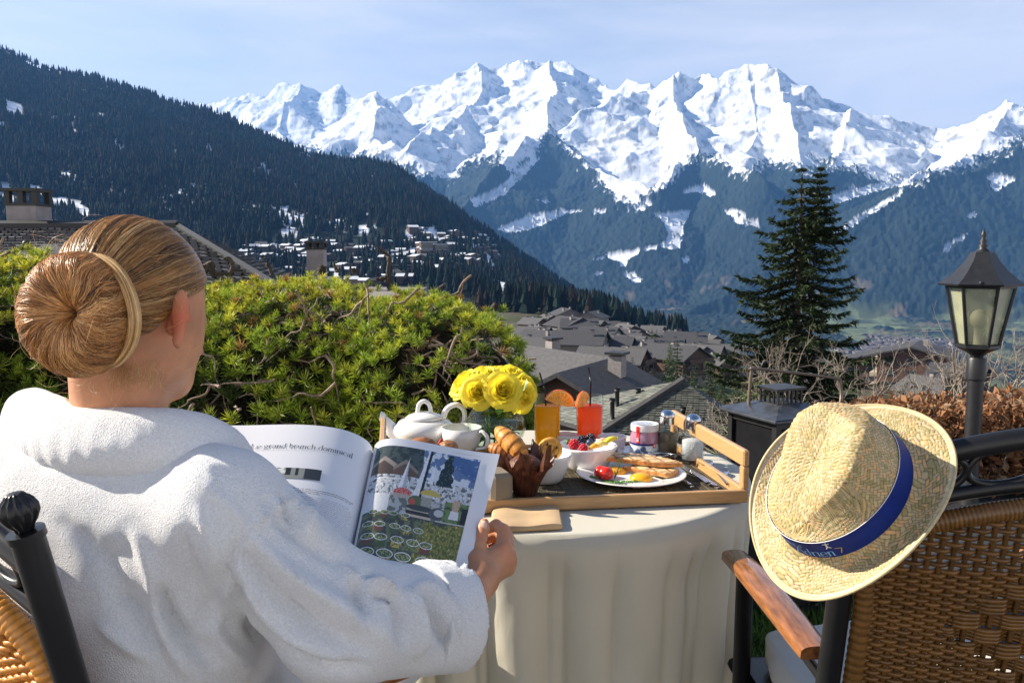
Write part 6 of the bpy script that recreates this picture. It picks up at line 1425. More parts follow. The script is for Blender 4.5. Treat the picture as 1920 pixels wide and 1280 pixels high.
    for s in (-1, 1):
        mb = MB(); mb.add(tube([(s*.285, .465, 0), (s*.285, .46, .30), (s*.285, .45, .628)], .0165, 14)); mb.build('front_leg', m_paint, t)
        mb = MB(); mb.add(tube([(s*.285, .075, .62), (s*.288, .25, .632), (s*.288, .46, .63)], .0075, 8)); mb.build('arm_support', m_paint, t)
        # moulded armrest: a rounded bar, flat below
        u = np.linspace(0, 1, 40); ctr = spline([(s*.288, .095, .648), (s*.290, .24, .655), (s*.292, .38, .658), (s*.292, .50, .650)], 40); w_ = .024+.004*np.sin(u*PI); a = np.linspace(0, PI, 13)
        ring = np.concatenate([np.stack([np.cos(a), np.sin(a)**.6], 1), [(-1., -.45), (-.8, -.5), (.8, -.5), (1., -.45)]]); Pt = ctr[:, None]+np.stack([ring[None, :, 0]*w_[:, None], 0*ring[None, :, 0]*w_[:, None], ring[None, :, 1]*.013*np.ones_like(w_)[:, None]], -1)
        mb = MB(); V, Fs = surf(Pt, False, True); n_ = len(ring); mb.add((V, Fs+[np.array([np.arange(n_)[::-1]]), np.array([39*n_+np.arange(n_)])])); mb.build('armrest', m_arm, t, angle=40)
    return t
ch2 = armchair('rattan backed iron armchair at the right, straw hat hanging on its back', (.735, 1.105, 0), .03, cane=(.17, .078, .018), seed=2, pitch=.0063); ch2.scale = (1, 1, 1.034)  # cane darker than its twin's: the back's shade is put into the colour
pt = P(46, 972, .872); a1 = -math.radians(43); R1 = np.array(Matrix.Rotation(a1, 3, 'Z'))
o1 = pt-R1@np.array([.28, 0, .97]); o1[2] = 0
ch1 = armchair('rattan backed iron armchair at the left with the reader sitting in it', tuple(o1), a1, cane=(.66, .27, .045), seed=4, pitch=.0066)

# ---------------------------------------------------------------- straw hat
Fv = np.array([0, _C, -_S]); Uv = np.array([0, _S, _C]); Xv = np.array([1., 0, 0])
def cam2w(x, y, z): return x*Xv+y*Uv-z*Fv
axis = nrm(cam2w(-.63, .55, .56)); maj = nrm(cam2w(.66, .75, 0)); maj = nrm(maj-axis*(maj@axis)); mino = np.cross(maj, axis)
HC0 = P(1586, 926, 1.10)
Rh = np.stack([mino, maj, axis], 1)     # local x, y, z -> world
def hat():
    t = local('straw_hat', 'woven straw hat with blue ribbon hung on the chair post', 'hat', tuple(HC0), rotv=Matrix(Rh.tolist()).to_euler())
    na = 820; a = np.arange(na)*2*PI/na; ca, sa = np.cos(a), np.sin(a)
    cx, cy = .079, .095; bx, by = .122, .145; H = .108
    rows = []; reg = []; arc_ = []
    def crown(P3):      # pinch: the crown runs down and narrows towards the front (-y), highest behind its middle
        P3 = np.array(P3, float); h = np.clip((P3[..., 2]-.048)/(H-.048), 0, 1.2); y = P3[..., 1]
        fr = sstep(.03, -.085, y); P3[..., 0] = P3[..., 0]*(1-.34*fr*h)*(1-.14*h); top = np.interp(y, [-.1, -.05, 0, .035, .06, .1], [.040, .070, .095, .112, .110, .078])
        P3[..., 2] = np.where(h > 0, .048+(P3[..., 2]-.048)*(top-.048)/(H-.048), P3[..., 2]); return P3
    def shape_(Pt, reg):
        m = reg > 0; Pt[m] = crown(Pt[m]); return Pt
    for s in np.linspace(0, 1, 74):       # brim, outer edge inwards
        k = 1-s; z = .018*(k**2)*(ca**2)*1.0-.020*(k**2)*(sa**2)-.002*np.sin(a*3+1)*k+.012*(s**8); rows.append(np.stack([(cx+(bx-cx)*k)*ca, (cy+(by-cy)*k)*sa, z], 1)); reg.append(0); arc_.append(s)
    for s in np.linspace(.02, 1, 84):     # crown wall
        tp = 1-.20*s**1.5; pin = 1-.20*s*np.exp(-((a-PI/2+0)/.5)**2)*0
        x = cx*tp*ca; y = cy*(1-.10*s)*sa
        zt = H*(1-.16*(1-np.abs(sa))*0)+.012*np.cos(a)**2*0
        z = .012+(zt-.012)*s; rows.append(np.stack([x, y, z+0*a], 1)); reg.append(1); arc_.append(s)
    x1, y1 = rows[-1][:, 0], rows[-1][:, 1]
    for s in np.linspace(.03, 1, 40):     # crown top with centre crease
        k = 1-s; x = x1*k; y = y1*k; u = x/(cx*.8); z = H+.004*np.sin(min(1, s*5)*PI/2)-.009*sstep(.05, 1, s)*np.clip(1-np.abs(u)*1.1, 0, 1); rows.append(np.stack([x, y, z+0*a], 1)); reg.append(2); arc_.append(s)
    Pt = np.array(rows); reg = np.array(reg)
    Pt = shape_(Pt, reg)
    # pinched front: squeeze the crown wall near the top on the +y side, and lift a ridge line
    # straw plait: colour and relief per vertex
    X = Pt[..., 0]; Y = Pt[..., 1]; circ = np.cumsum(np.hypot(np.diff(cx*ca, prepend=cx*ca[-1]), np.diff(cy*sa, prepend=cy*sa[-1])))
    cumU = np.cumsum(np.linalg.norm(np.diff(Pt, axis=1, prepend=Pt[:, -1:]), axis=2), axis=1); cumU = cumU-cumU[:, na//4:na//4+1]; cumW = np.cumsum(np.linalg.norm(np.diff(Pt, axis=0, prepend=Pt[:1]), axis=2), axis=0)
    U = np.where(reg[:, None] == 0, X, cumU); W_ = np.where(reg[:, None] == 0, Y, cumW)
    tw = np.where(reg[:, None] == 2, 1, 0) > 0; U = np.where(tw, X*1.2, U); W_ = np.where(tw, Y*1.2, W_)
    U = U+.0020*fbm(X*40, Y*40, 1); W_ = W_+.0020*fbm(X*40, Y*40, 5); ang = .55*fbm(X*7, Y*7, 3); pt_ = .0041
    p = (U*np.cos(.78+ang)+W_*np.sin(.78+ang))/pt_; q = (-U*np.sin(.78+ang)+W_*np.cos(.78+ang))/pt_
    i = np.floor(p).astype(int); j = np.floor(q).astype(int); over = ((i-j) % 4) < 2
    fp = p-i; fq = q-j
    h = lambda A, B: (np.sin(A*127.1+B*311.7)*43758.5453) % 1
    idr = np.where(over, h(j, np.floor((i-j)/4.)), h(i+57, np.floor((i-j+2)/4.)+91)); acr = np.where(over, fq, fp)
    # position along the float, which is two cells long
    al = np.where(over, ((i-j) % 4+fp)/2, (((i-j) % 4)-2+(1-fq))/2)
    edge = np.minimum(np.abs(acr), np.abs(1-acr)); dark = sstep(.16, .02, edge)*.55; endd = sstep(.12, 0, np.minimum(np.abs(al), np.abs(1-al)))*.45
    base = np.array([.60, .47, .26])*np.ones((*X.shape, 3)); base = base*(.74+.50*idr[..., None]); gold = (h(i+3, j-7) > .86)[..., None]; base = np.where((idr[..., None] > .78), base*np.array([1.05, .86, .72]), base); base = np.where(idr[..., None] < .25, base*np.array([.95, 1.0, .80]), base)
    base *= (1-np.clip(dark+endd, 0, .8))[..., None]
    base = base*(1+.10*fbm(X*300, Y*300, 2)[..., None])
    rim = (reg[:, None] == 0) & (np.array(arc_)[:, None] < .13)
    st = np.abs(((a[None]*48+np.array(arc_)[:, None]*16) % 1)-.5); rc = np.array([.74, .62, .37])*(1-.35*sstep(.06, .0, st))[..., None]*np.ones((*X.shape, 3)); base = np.where(rim[..., None], rc*(.9+.2*h(np.floor(a[None]*48), 3)[..., None]*np.ones((*X.shape, 1))), base)
    relief = (.0006*np.sin(np.clip(acr, 0, 1)*PI)+.0006*np.sin(np.clip(al, 0, 1)*PI))*(~rim)
    V, Fs = surf(Pt, False, True); F = Fs[0]; N = vnorm(V, F); sgn = 1 if N[na*100] @ Pt[100, 0] > 0 else -1
    if sgn < 0: F = F[:, ::-1]; N = -N
    V = V+N*relief.reshape(-1, 1)
    mb = MB(); mb.add((V, [F]), col=np.clip(base, 0, 1).reshape(-1, 3)); mb.add((V-N*.0018, [F[:, ::-1]]), col=np.clip(base*.9, 0, 1).reshape(-1, 3))
    e0 = np.arange(na); e1 = (e0+1) % na; n0 = len(V); mb.F.append(np.stack([e0, e1, e1+n0, e0+n0], 1)[:, ::-1]); mb.mi.append(np.zeros(na, int))
    mb.add(tube(Pt[0][::4]-(0, 0, .0005), .0022, 8, closed=True), col=(.62, .50, .28))
    mb.build('straw', M('plaited_straw', (1, 1, 1), attr=True, rough=.55, var=.15, vs=200, translucent=.12, spec=.35), t, color=True)
    # ribbon
    def ring(z, off=.0022):
        s = (z-.012)/(H-.012); tp = 1-.20*max(s, 0)**1.5; x = cx*tp*ca; y = cy*(1-.10*s)*sa; nx = ca/cx; ny = sa/cy; L_ = np.hypot(nx, ny); return np.stack([x+off*nx/L_, y+off*ny/L_, 0*a+z], 1)
    mb = MB(); mb.add(surf(np.array([ring(z) for z in np.linspace(.0125, .0475, 8)]), False, True)); V, Fs = mb.shape(); mb = MB(); mb.add((V, Fs)); rb = mb.build('ribbon', M('blue_ribbon', (.003, .022, .19), rough=.6, var=.12, vs=60, bump=.15, bs=500, bd=.001, spec=.25), t)
    mb = MB(); mb.add(tube(ring(.0478, .0022)[::3], .0005, 5, closed=True)); mb.build('ribbon_edge', m_wh, rb)
    m_let = M('ribbon_print', (.16, .45, .90), rough=.5, var=0)
    def on_band(V, a0, zc, off=.0034, dirn=1):
        # V in metres: x along the band, y up the crown
        th = np.unwrap(np.arctan2(cy*sa, cx*ca)); seg = np.hypot(np.diff(cx*ca), np.diff(cy*sa)); cum = np.concatenate([[0], np.cumsum(seg)]); base_ = np.interp(a0 % (2*PI), a, cum); sv = (base_+dirn*V[:, 0]) % cum[-1]; aa = np.interp(sv, cum, a)
        out = []
        for k in range(len(V)):
            z = zc+V[k, 1]; s = (z-.012)/(H-.012); tp = 1-.20*max(s, 0)**1.5; c_, s_ = math.cos(aa[k]), math.sin(aa[k]); x = cx*tp*c_; y = cy*(1-.10*s)*s_; nx, ny = c_/cx, s_/cy; L_ = math.hypot(nx, ny); out.append((x+off*nx/L_, y+off*ny/L_, z))
        return np.array(out)
    # angles facing the camera near the lower left of the band
    aw = np.array([Rh@np.array([cx*math.cos(q), cy*math.sin(q), .025])+HC0 for q in a]); pxx, pyy, _ = pix(aw); kk = np.argmin((pxx-1498)**2+(pyy-1018)**2); a0 = a[kk]; d_ = 1 if pxx[(kk+6) % na] > pxx[kk] else -1
    V, Fs, wd = lettering("Adrien", .0160, w=.10, thin=.035); mb = MB(); mb.add((on_band(V-(0, 0, 0), a0, .0185, dirn=d_), Fs)); mb.build('ribbon_text', m_let, rb, smooth=False)
    V, Fs, wd = lettering("Chalet d'", .009, w=.10, thin=.035); mb = MB(); mb.add((on_band(V+(-.022, .012, 0), a0, .021, dirn=d_), Fs)); mb.build('ribbon_text', m_let, rb, smooth=False)
    mb = MB()
    for k in range(5): mb.add((on_band(np.array([(x+.006+k*.0085, y, 0) for x, y in ((-.0006, -.0006), (.0006, -.0006), (.0006, .0006), (-.0006, .0006))]), a0, .0165, dirn=d_), [np.array([[0, 1, 2, 3]])]))
    mb.build('ribbon_dots', m_let, rb, smooth=False)
    # little white heraldic figure: body, head, four limbs
    fig = [((.0, -.003), (.0, .003), .0011), ((0, .0035), (.0008, .0052), .0010), ((0, .002), (-.0032, .0036), .0006), ((0, .002), (.0036, .0030), .0006), ((0, -.002), (-.0026, -.0056), .0007), ((0, -.002), (.0030, -.0048), .0007)]
    mb = MB()
    for p0, p1, w0 in fig:
        p0, p1 = np.array(p0), np.array(p1); n_ = nrm(np.append(p1-p0, 0)); n_ = np.array([-n_[1], n_[0]])*w0; q = np.array([p0-n_, p1-n_*.6, p1+n_*.6, p0+n_]); mb.add((on_band(np.c_[q*1.2+(.046, .0225), np.zeros(4)], a0, .0185, dirn=d_, off=.0036), [np.array([[0, 1, 2, 3]])]))
    mb.build('ribbon_crest', m_wh, rb, smooth=False)
    mb = MB()
    for x0 in (.060,):
        for p0, p1 in (((x0-.008, .014), (x0, .012)), ((x0, .012), (x0-.004, .002))):
            p0, p1 = np.array(p0), np.array(p1); n_ = nrm(np.append(p1-p0, 0)); n_ = np.array([-n_[1], n_[0]])*.0005; q = np.array([p0-n_, p1-n_, p1+n_, p0+n_]); mb.add((on_band(np.c_[q, np.zeros(4)], a0, .0185, dirn=d_), [np.array([[0, 1, 2, 3]])]))
    mb.build('ribbon_chevron', M('gold_print', (.45, .36, .16), rough=.5), rb, smooth=False)
    return t
hat()
# ---------------------------------------------------------------- open magazine
m_pg = M('glossy_paper', (.86, .86, .88), rough=.3, var=0, coat=.25, translucent=.08)
ST, SB = P(699, 849, 1.375), P(648, 1092, 1.165); RT, RB = P(937, 851, 1.425), P(874, 1098, 1.215); LT, LB = P(430, 797, 1.315), P(372, 1035, 1.105)
def page(side, u, v, off=0.):
    u = np.asarray(u, float)[..., None]; v = np.asarray(v, float)[..., None]
    T_, B_ = (RT, RB) if side > 0 else (LT, LB); n = nrm(np.cross((RT-ST) if side > 0 else (ST-LT), ST-SB)); n = n if n[1] < 0 else -n
    p = (ST*(1-u)+T_*u)*(1-v)+(SB*(1-u)+B_*u)*v
    b = (.022*np.sin(PI*u**.42)*(1-u)**.8+.003*np.sin(PI*u)) if side > 0 else (.020*np.sin(PI*u**.5)*(1-u)**.6+.016*np.sin(PI*u)*.6)
    up = nrm(ST-SB); return p+n*(b+off)+np.array([0, 0, 1])*b*.45
mag = thing('magazine', 'open glossy magazine held by the reader, brunch photograph on its right page', 'magazine', SB)
u_, v_ = np.meshgrid(np.linspace(0, 1, 70), np.linspace(0, 1, 24), indexing='ij')
def orient(sh, side):
    V, F = sh; n = vnorm(V, F[0]).mean(0); return sh if n[1] < 0 else (V, [F[0][:, ::-1]])
for side, nm in ((1, 'right_pages'), (-1, 'left_pages')):
    mb = MB(); mb.add(orient(surf(page(side, u_, v_)), side)); bk = page(side, u_*1.0, v_, -.0055); s2 = orient(surf(bk), side); mb.add(flip(s2))
    F_ = page(side, u_, v_); B_ = bk
    per = lambda q: np.concatenate([q[:, 0], q[-1, 1:], q[-2::-1, -1], q[0, -2:0:-1]]); mb.add(surf(np.stack([per(F_), per(B_)]), False, True)); mb.build(nm, m_pg, mag, angle=50)
# a few loose page edges fanning at the right
for k, (o_, du) in enumerate(((-.0022, .012), (-.0040, .022))):
    uu, vv = np.meshgrid(np.linspace(.5, 1+du, 12), np.linspace(0, 1, 12), indexing='ij'); mb = MB(); q = page(1, uu, vv, o_-.001); s2 = orient(surf(q), 1); mb.add(s2); mb.add(flip((s2[0]+np.array([0, .0007, 0]), s2[1]))); mb.build('page', m_pg, mag)
mb = MB(); uu, vv = np.meshgrid(np.linspace(.3, 1.03, 12), np.linspace(-.003, 1, 12), indexing='ij'); q = page(1, uu, vv, -.0068); s2 = orient(surf(q), 1); mb.add(s2); mb.add(flip((s2[0]+np.array([0, .0008, 0]), s2[1]))); mb.build('cover', M('grey_cover', (.30, .32, .36), rough=.3), mag)
# printed photograph, painted in page space
nx_, ny_ = 330, 300; U, V_ = np.meshgrid(np.linspace(0, 1, nx_), np.linspace(0, 1, ny_), indexing='ij')
c_ = lambda h: np.array(lin(h)); img = np.ones((nx_, ny_, 3))*c_('#8d949b')
def fill(m, col, a=1.): 
    m = np.asarray(m, float)[..., None]*a; img[:] = img*(1-m)+np.asarray(col)*m
nz = lambda f, s=0, o=4: fbm(U*f, V_*f*1.1, s, o=o)
def pol(*p): return inpoly(U, V_, p)
def el(cx, cy, rx, ry): return ((U-cx)/rx)**2+((V_-cy)/ry)**2 < 1
fill(V_ < .36, c_('#5d6670')); fill((V_ < .3) & (U < .45), c_('#4f5a58')); fill((V_ < .3) & (nz(14, 2) > .05) & (U < .55), c_('#39443f'))
fill(pol((.45, 0), (1, 0), (1, .32), (.5, .32)), c_('#cfd8e4')); fill(pol((.45, 0), (1, 0), (1, .32), (.5, .32)) & (nz(9, 5) > .02), c_('#5a78a8'))
fill(pol((.70, 0), (1, .02), (1, .22), (.74, .10)), c_('#3f66a0')); fill(pol((.70, 0), (1, .02), (1, .22), (.74, .10)) & (nz(30, 7) > .3), c_('#7fa0cc'))
fill(pol((0, .17), (.10, .10), (.22, .17), (.22, .22), (.10, .14), (0, .22)), c_('#9a8c80')); fill(pol((.0, .2), (.10, .14), (.21, .21), (.21, .36), (0, .36)), c_('#5a4a40'))
fill(pol((.20, .20), (.30, .13), (.44, .22), (.44, .36), (.2, .36)), c_('#6a5546')); fill(pol((.20, .20), (.30, .12), (.44, .21), (.44, .24), (.30, .16), (.2, .23)), c_('#8e7f72'))
fill((V_ > .27) & (V_ < .46), c_('#c3c8ce')); fill((V_ > .27) & (V_ < .46) & (nz(26, 3) > .08), c_('#6b6f72')); fill((V_ > .27) & (V_ < .46) & (nz(34, 13) > .22), c_('#e9ecf0'))
fill((V_ > .30) & (V_ < .31) & (U < .3), c_('#e6e6e6')); fill((V_ > .34) & (V_ < .345) & (U < .3), c_('#d8d8d8'))
tr = (np.abs(U-.71-.01*np.sin(V_*60)) < .02+.33*(V_-.0)*.9*(.75+.6*nz(22, 9))) & (V_ > .01) & (V_ < .30); fill(tr, c_('#27363a')); fill(tr & (nz(40, 3) > .2), c_('#4b5f58'))
fill(pol((.27, .42), (.335, .10), (.355, .42)), c_('#e9ebee')); fill(pol((.315, .42), (.335, .10), (.355, .42)), c_('#b4b8c0')); fill(pol((.43, .44), (.50, .02), (.52, .02), (.50, .44)), c_('#dfe2e6')); fill(pol((.55, .30), (.585, .10), (.60, .30)), c_('#dfe3ea'))
fill(pol((.485, .55), (.515, 0), (.54, 0), (.51, .6), (.47, .9), (.455, .9)), c_('#2c3136'))
fill((V_ > .44) & (V_ < .60), c_('#aeb3b5')); fill((V_ > .44) & (V_ < .60) & (nz(18, 21) > .0), c_('#6c746c')); fill((V_ > .44) & (V_ < .6) & (U < .22), c_('#d7dade'))
fill(el(.33, .42, .085, .045), c_('#c8413a')); fill(el(.33, .42, .085, .045) & (nz(60, 3) > .1), c_('#e98a7c')); fill(el(.33, .445, .09, .02), c_('#b8a998'))
fill(el(.47, .47, .07, .05), c_('#5d7046')); fill(el(.44, .48, .03, .03), c_('#c84a30')); fill(pol((.52, .40), (.63, .40), (.62, .53), (.53, .53)), c_('#9a9c90')); fill(el(.575, .40, .06, .02), c_('#c8c9be'))
fill(el(.60, .39, .10, .04) & (V_ < .40), c_('#c9b23a')); fill(pol((.40, .52), (.66, .52), (.64, .70), (.42, .70)), c_('#c2b49c')); fill(pol((.40, .55), (.66, .55), (.655, .58), (.405, .58)), c_('#3b3a38')); fill(pol((.41, .655), (.65, .655), (.645, .68), (.415, .68)), c_('#3b3a38')); fill(el(.53, .52, .14, .025), c_('#454b48'))
fill(el(.71, .54, .09, .05), c_('#53585c')); fill(el(.72, .53, .05, .03), c_('#b9bdc0')); fill((U > .76) & (V_ > .42) & (V_ < .60), c_('#6f8a4a')); fill((U > .76) & (V_ > .42) & (V_ < .60) & (nz(22, 41) > .1), c_('#43562f'))
fill(pol((.83, .40), (.91, .40), (.90, .50), (.84, .50)), c_('#c2a184')); fill(pol((.83, .49), (.91, .49), (.92, .56), (.82, .56)), c_('#d7d7d8')); fill(pol((.94, .46), (1, .45), (1, .7), (.95, .72)), c_('#2d2f2e')); fill((V_ > .59) & (V_ < .62) & (U > .7), c_('#b9bab4'))
hd = (V_ > .62+.05*nz(6, 2)) & (U > .55+.35*(.8-V_).clip(0, 1)); fill(hd, c_('#8d8a35')); fill(hd & (nz(38, 8) > .0), c_('#5d6a25')); fill(hd & (nz(45, 18) > .28), c_('#c6b85a'))
low = (V_ > .60) & ~hd; fill(low, c_('#4a5048')); fill(low & (nz(16, 51) > .05), c_('#6f7a52'))
jar = [(.10+.10*i, .60, .042) for i in range(4)]+[(.07+.125*i, .70, .052) for i in range(5)]+[(.08+.15*i, .80, .064) for i in range(5)]+[(.10+.19*i, .92, .082) for i in range(5)]
for i, (x, y, r) in enumerate(jar):
    x = x+.012*math.sin(i*2.3)
    fill((np.abs(U-x) < r*.86) & (V_ > y) & (V_ < y+r*1.15), c_('#59604c')); fill((np.abs(U-x) < r*.8) & (V_ > y+r*.35) & (V_ < y+r*1.0) & (nz(40, i) > -.05), c_(['#7d8c3c', '#8f3a30', '#4f6b34', '#b8a93c'][i % 4]))
    fill(el(x, y, r, r*.42), c_('#e8eae8')); fill(el(x, y, r*.9, r*.34), c_('#566048')); fill(el(x, y, r*.8, r*.27) & (nz(50, i+3) > .02), c_('#9aa860'))
gr = img.mean(-1, keepdims=True); img = gr+(img-gr)*.8; ct = np.clip(img*(1+.22*nz(48, 77, 3)+.15*nz(120, 7, 2))[..., None], 0, 1)
q = page(1, .035+.825*U, .068+.90*V_, .0006); sh = orient(surf(q), 1); mb = MB(); mb.add(sh, col=ct.reshape(-1, 3)); mb.build('printed_photo', M('print_ink', (1, 1, 1), attr=True, rough=.28, var=0, coat=.3), mag, color=True)
m_ink = M('text_ink', (.03, .03, .035), rough=.4, var=0); m_gink = M('grey_ink', (.35, .35, .37), rough=.4, var=0)
def on_page(side, V, u0, v0):   # V metres on the page, x to the reader's right
    du = V[:, 0]/.215; return page(side, (u0-du) if side < 0 else (u0+du), v0-V[:, 1]/.285, .0007)
V, Fs, wd = lettering('Le grand brunch dominical', .0148, w=.085, thin=.026); k_ = .149/wd; V = V*k_
mb = MB(); mb.add((on_page(-1, V, .825, .215), Fs)); mb.build('title_text', m_ink, mag, smooth=False)
def words(mb, side, u0, u1, v0, rows, dv, h, seed, last=.6):
    r = np.random.default_rng(seed)
    for i in range(rows):
        x = 0; W_ = (u0-u1)*.215 if side < 0 else (u1-u0)*.215
        if i == rows-1: W_ *= last
        while x < W_:
            w_ = r.uniform(.002, .0065)
            if x+w_ > W_: break
            n = max(2, int(w_/.0009)); 
            for k in range(n):
                a = x+w_*k/n; b = a+w_/n*.62; hh = h*r.choice([.6, .6, 1.0]); V = np.array([(a, 0, 0), (b, 0, 0), (b, hh, 0), (a, hh, 0)]); mb.add((on_page(side, V, u0, v0+i*dv), [np.array([[0, 1, 2, 3]])]))
            x += w_+.0011
mb = MB(); words(mb, -1, .80, .22, .232, 1, .02, .0011, 3, 1); mb.build('subtitle_text', m_gink, mag, smooth=False)
mb = MB(); words(mb, -1, .50, .06, .545, 3, .014, .0017, 4, .5); mb.build('intro_text', m_ink, mag, smooth=False)
mb = MB(); words(mb, -1, .50, .05, .60, 30, .0128, .0014, 5); mb.build('body_text', m_gink, mag, smooth=False)
mb = MB(); words(mb, 1, .62, .86, .043, 1, .02, .0011, 6, 1); mb.build('header_text', m_gink, mag, smooth=False)
uu, vv = np.meshgrid(np.linspace(0, 1, 60), np.linspace(0, 1, 40), indexing='ij'); sc = np.where((uu > .62)[..., None], c_('#3a3d40'), np.where((nz(8, 2)[:60, :40] > -.1)[..., None], c_('#8c8f88'), c_('#d5d6d0'))); sc = np.where(((np.abs(uu-.25) < .06) | (np.abs(uu-.45) < .03))[..., None] & (vv < .7)[..., None], c_('#2e3130'), sc)
mb = MB(); mb.add(orient(surf(page(-1, .62-.30*uu, .38+.085*vv, .0007)), -1), col=sc.reshape(-1, 3)); mb.build('printed_photo', bpy.data.materials['print_ink'], mag, color=True)

# ---------------------------------------------------------------- the reader
m_skin = M('skin', (1, 1, 1), attr=True, rough=.45, var=.14, vs=26, sss=.22, bump=.12, bs=350, bd=.0015, spec=.35, sssr=(1, .35, .2))
m_skin.node_tree.nodes['Principled BSDF'].inputs['Subsurface Scale'].default_value = .008
YAW = math.radians(24); TILT = math.radians(12)
hr = np.array([math.cos(YAW), -math.sin(YAW), 0]); hf = np.array([math.sin(YAW)*math.cos(TILT), math.cos(YAW)*math.cos(TILT), -math.sin(TILT)]); hu = np.cross(hr, hf)
Hc = P(252, 548, 1.10); HB = np.stack([hr, hf, hu], 1)
def hl(r, f, u): return Hc+HB@np.array([r, f, u], float)
E0 = P(339, 598, 1.047); roll = .10
en = nrm(hr*.62-hf*.75); eu = nrm(hu*math.cos(roll)-hf*math.sin(roll)*1.5); eu = nrm(eu-en*(eu@en)); ew = np.cross(eu, en); EB = np.stack([en, ew, eu], 1)
def head_sdf(Q):
    d = ell_sdf(Q, Hc, (.076, .095, .090), HB)
    d = smin(d, ell_sdf(Q, hl(0, .038, -.050), (.064, .066, .072), HB), .02)
    d = smin(d, cone_sdf(Q, hl(.030, .015, -.085), hl(.004, .078, -.108), .026, .020), .03); d = smin(d, cone_sdf(Q, hl(-.030, .015, -.085), hl(-.004, .078, -.108), .026, .020), .03)
    d = smin(d, cone_sdf(Q, hl(0, .092, -.030), hl(0, .117, -.062), .008, .0105), .012)                          # nose
    d = smin(d, ell_sdf(Q, hl(0, .097, -.088), (.022, .010, .008), HB), .008)                                   # lips
    for s in (-1, 1): d = np.maximum(d, -(np.linalg.norm(Q-hl(s*.031, .102, -.026), axis=1)-.014)*1.0); d = smin(d, np.linalg.norm(Q-hl(s*.031, .082, -.026), axis=1)-.0125, .003)
    nb = P(232, 840, 1.12); d = smin(d, cone_sdf(Q, hl(0, -.030, -.055), nb, .050, .060), .025)
    for s in (-1, 1):
        q = E0 if s > 0 else E0-hr*.158; B = EB if s > 0 else EB*np.array([[1.]]); 
        if s < 0: B = np.stack([nrm(-hr*.62-hf*.75), nrm(np.cross(hu, nrm(-hr*.62-hf*.75))), hu], 1)
        e = ell_sdf(Q, q+B[:, 2]*.006, (.0045, .0070, .0275), B); e = smin(e, ell_sdf(Q, q-B[:, 2]*.025-B[:, 1]*.003*s, (.0042, .0062, .011), B), .008)
        e = smin(e, cone_sdf(Q, q+B[:, 0]*-.012-(hr*s)*.010+hf*.006+B[:, 2]*.012, q-(hr*s)*.016+hf*.004-B[:, 2]*.012, .010, .009), .006)
        for a0_, a1_ in zip(np.linspace(-1.2, 3.4, 12)[:-1], np.linspace(-1.2, 3.4, 12)[1:]):
            f0, f1 = ([q+B[:, 2]*.006+B[:, 1]*s*.0078*math.cos(a_)*-1+B[:, 2]*.0275*math.sin(a_)-B[:, 0]*.0012 for a_ in (a0_, a1_)]); e = smin(e, cone_sdf(Q, f0, f1, .0027, .0027), .002)
        d = smin(d, e, .004)
    return d
V1, F1 = iso(head_sdf, Hc-np.array([.13, .15, .20]), Hc+np.array([.14, .17, .11]), .0034, 2)
N1 = vnorm(V1, F1); V1 = V1+N1*(.0008*fbm(V1[:, 0]*40, V1[:, 1]*40, V1[:, 2]*40))[:, None]
# right hand pinching the page edge
h = lambda px, py, d: P(px, py, d)
def chain(Q, pts, k=.003):
    d = None
    for (a, ra), (b, rb) in zip(pts[:-1], pts[1:]):
        c = cone_sdf(Q, a, b, ra, rb); d = c if d is None else smin(d, c, k)
    return d
FI = {'thumb': [(h(889,1058,1.262), .0165), (h(897,1030,1.280), .0125), (h(902,1006,1.292), .0095), (h(906,990,1.298), .0092), (h(908,980,1.302), .0072)],
 'index': [(h(944,1026,1.300), .0118), (h(944,994,1.322), .0100), (h(930,984,1.337), .0090), (h(916,991,1.338), .0076)],
 'middle': [(h(951,1038,1.312), .0118), (h(951,1006,1.345), .0098), (h(930,1003,1.358), .0088), (h(913,1011,1.350), .0076)],
 'ring': [(h(955,1052,1.318), .0112), (h(953,1024,1.352), .0092), (h(931,1024,1.362), .0084), (h(913,1032,1.350), .0072)],
 'little': [(h(951,1067,1.318), .0100), (h(948,1044,1.346), .0080), (h(930,1044,1.356), .0072), (h(915,1050,1.345), .0062)]}
def hand_sdf(Q):
    d = chain(Q, [(h(845,1135,1.18), .028), (h(880,1112,1.225), .0265), (h(902,1085,1.256), .0275)], .01)
    for nme, w0 in (('index', .0165), ('middle', .0170), ('ring', .0160), ('little', .0150)):
        a, ra = FI[nme][0]; d = smin(d, cone_sdf(Q, h(900, 1080, 1.262)+(a-h(900, 1080, 1.262))*.15, a, w0*1.15, ra*1.05), .012)
    d = smin(d, cone_sdf(Q, h(893,1082,1.252), h(889,1055,1.262), .020, .0165), .015); d = smin(d, cone_sdf(Q, h(893,1052,1.268), h(925,1045,1.290), .012, .011), .014)
    for nme in FI: d = smin(d, chain(Q, FI[nme]), .0035)
    return d
V2, F2 = iso(hand_sdf, np.array(h(905, 1060, 1.27))-(.10, .12, .10), np.array(h(905, 1060, 1.27))+(.06, .11, .09), .0019, 2)
# knuckle and thumb creases
x2, y2, d2 = pix(V2); N2 = vnorm(V2, F2); dz = np.zeros(len(V2))
for px, py, nx, ny, L_ in ((903,1003,0,1,9),(904,1000,0,1,8),(903,1007,.1,1,8),(937,988,.7,.7,7),(946,1010,0,1,7),(941,1034,.3,.9,10),(935,1038,.3,.9,8)):
    a = (x2-px)*nx+(y2-py)*ny; b = (x2-px)*ny-(y2-py)*nx; dz -= .0006*np.exp(-(a/1.1)**2)*np.exp(-(b/L_)**2)
for px, py in ((946,1022),(954,1038),(957,1052)): dz += .0012*np.exp(-((x2-px)**2+(y2-py)**2)/60)
V2 = V2+N2*dz[:, None]
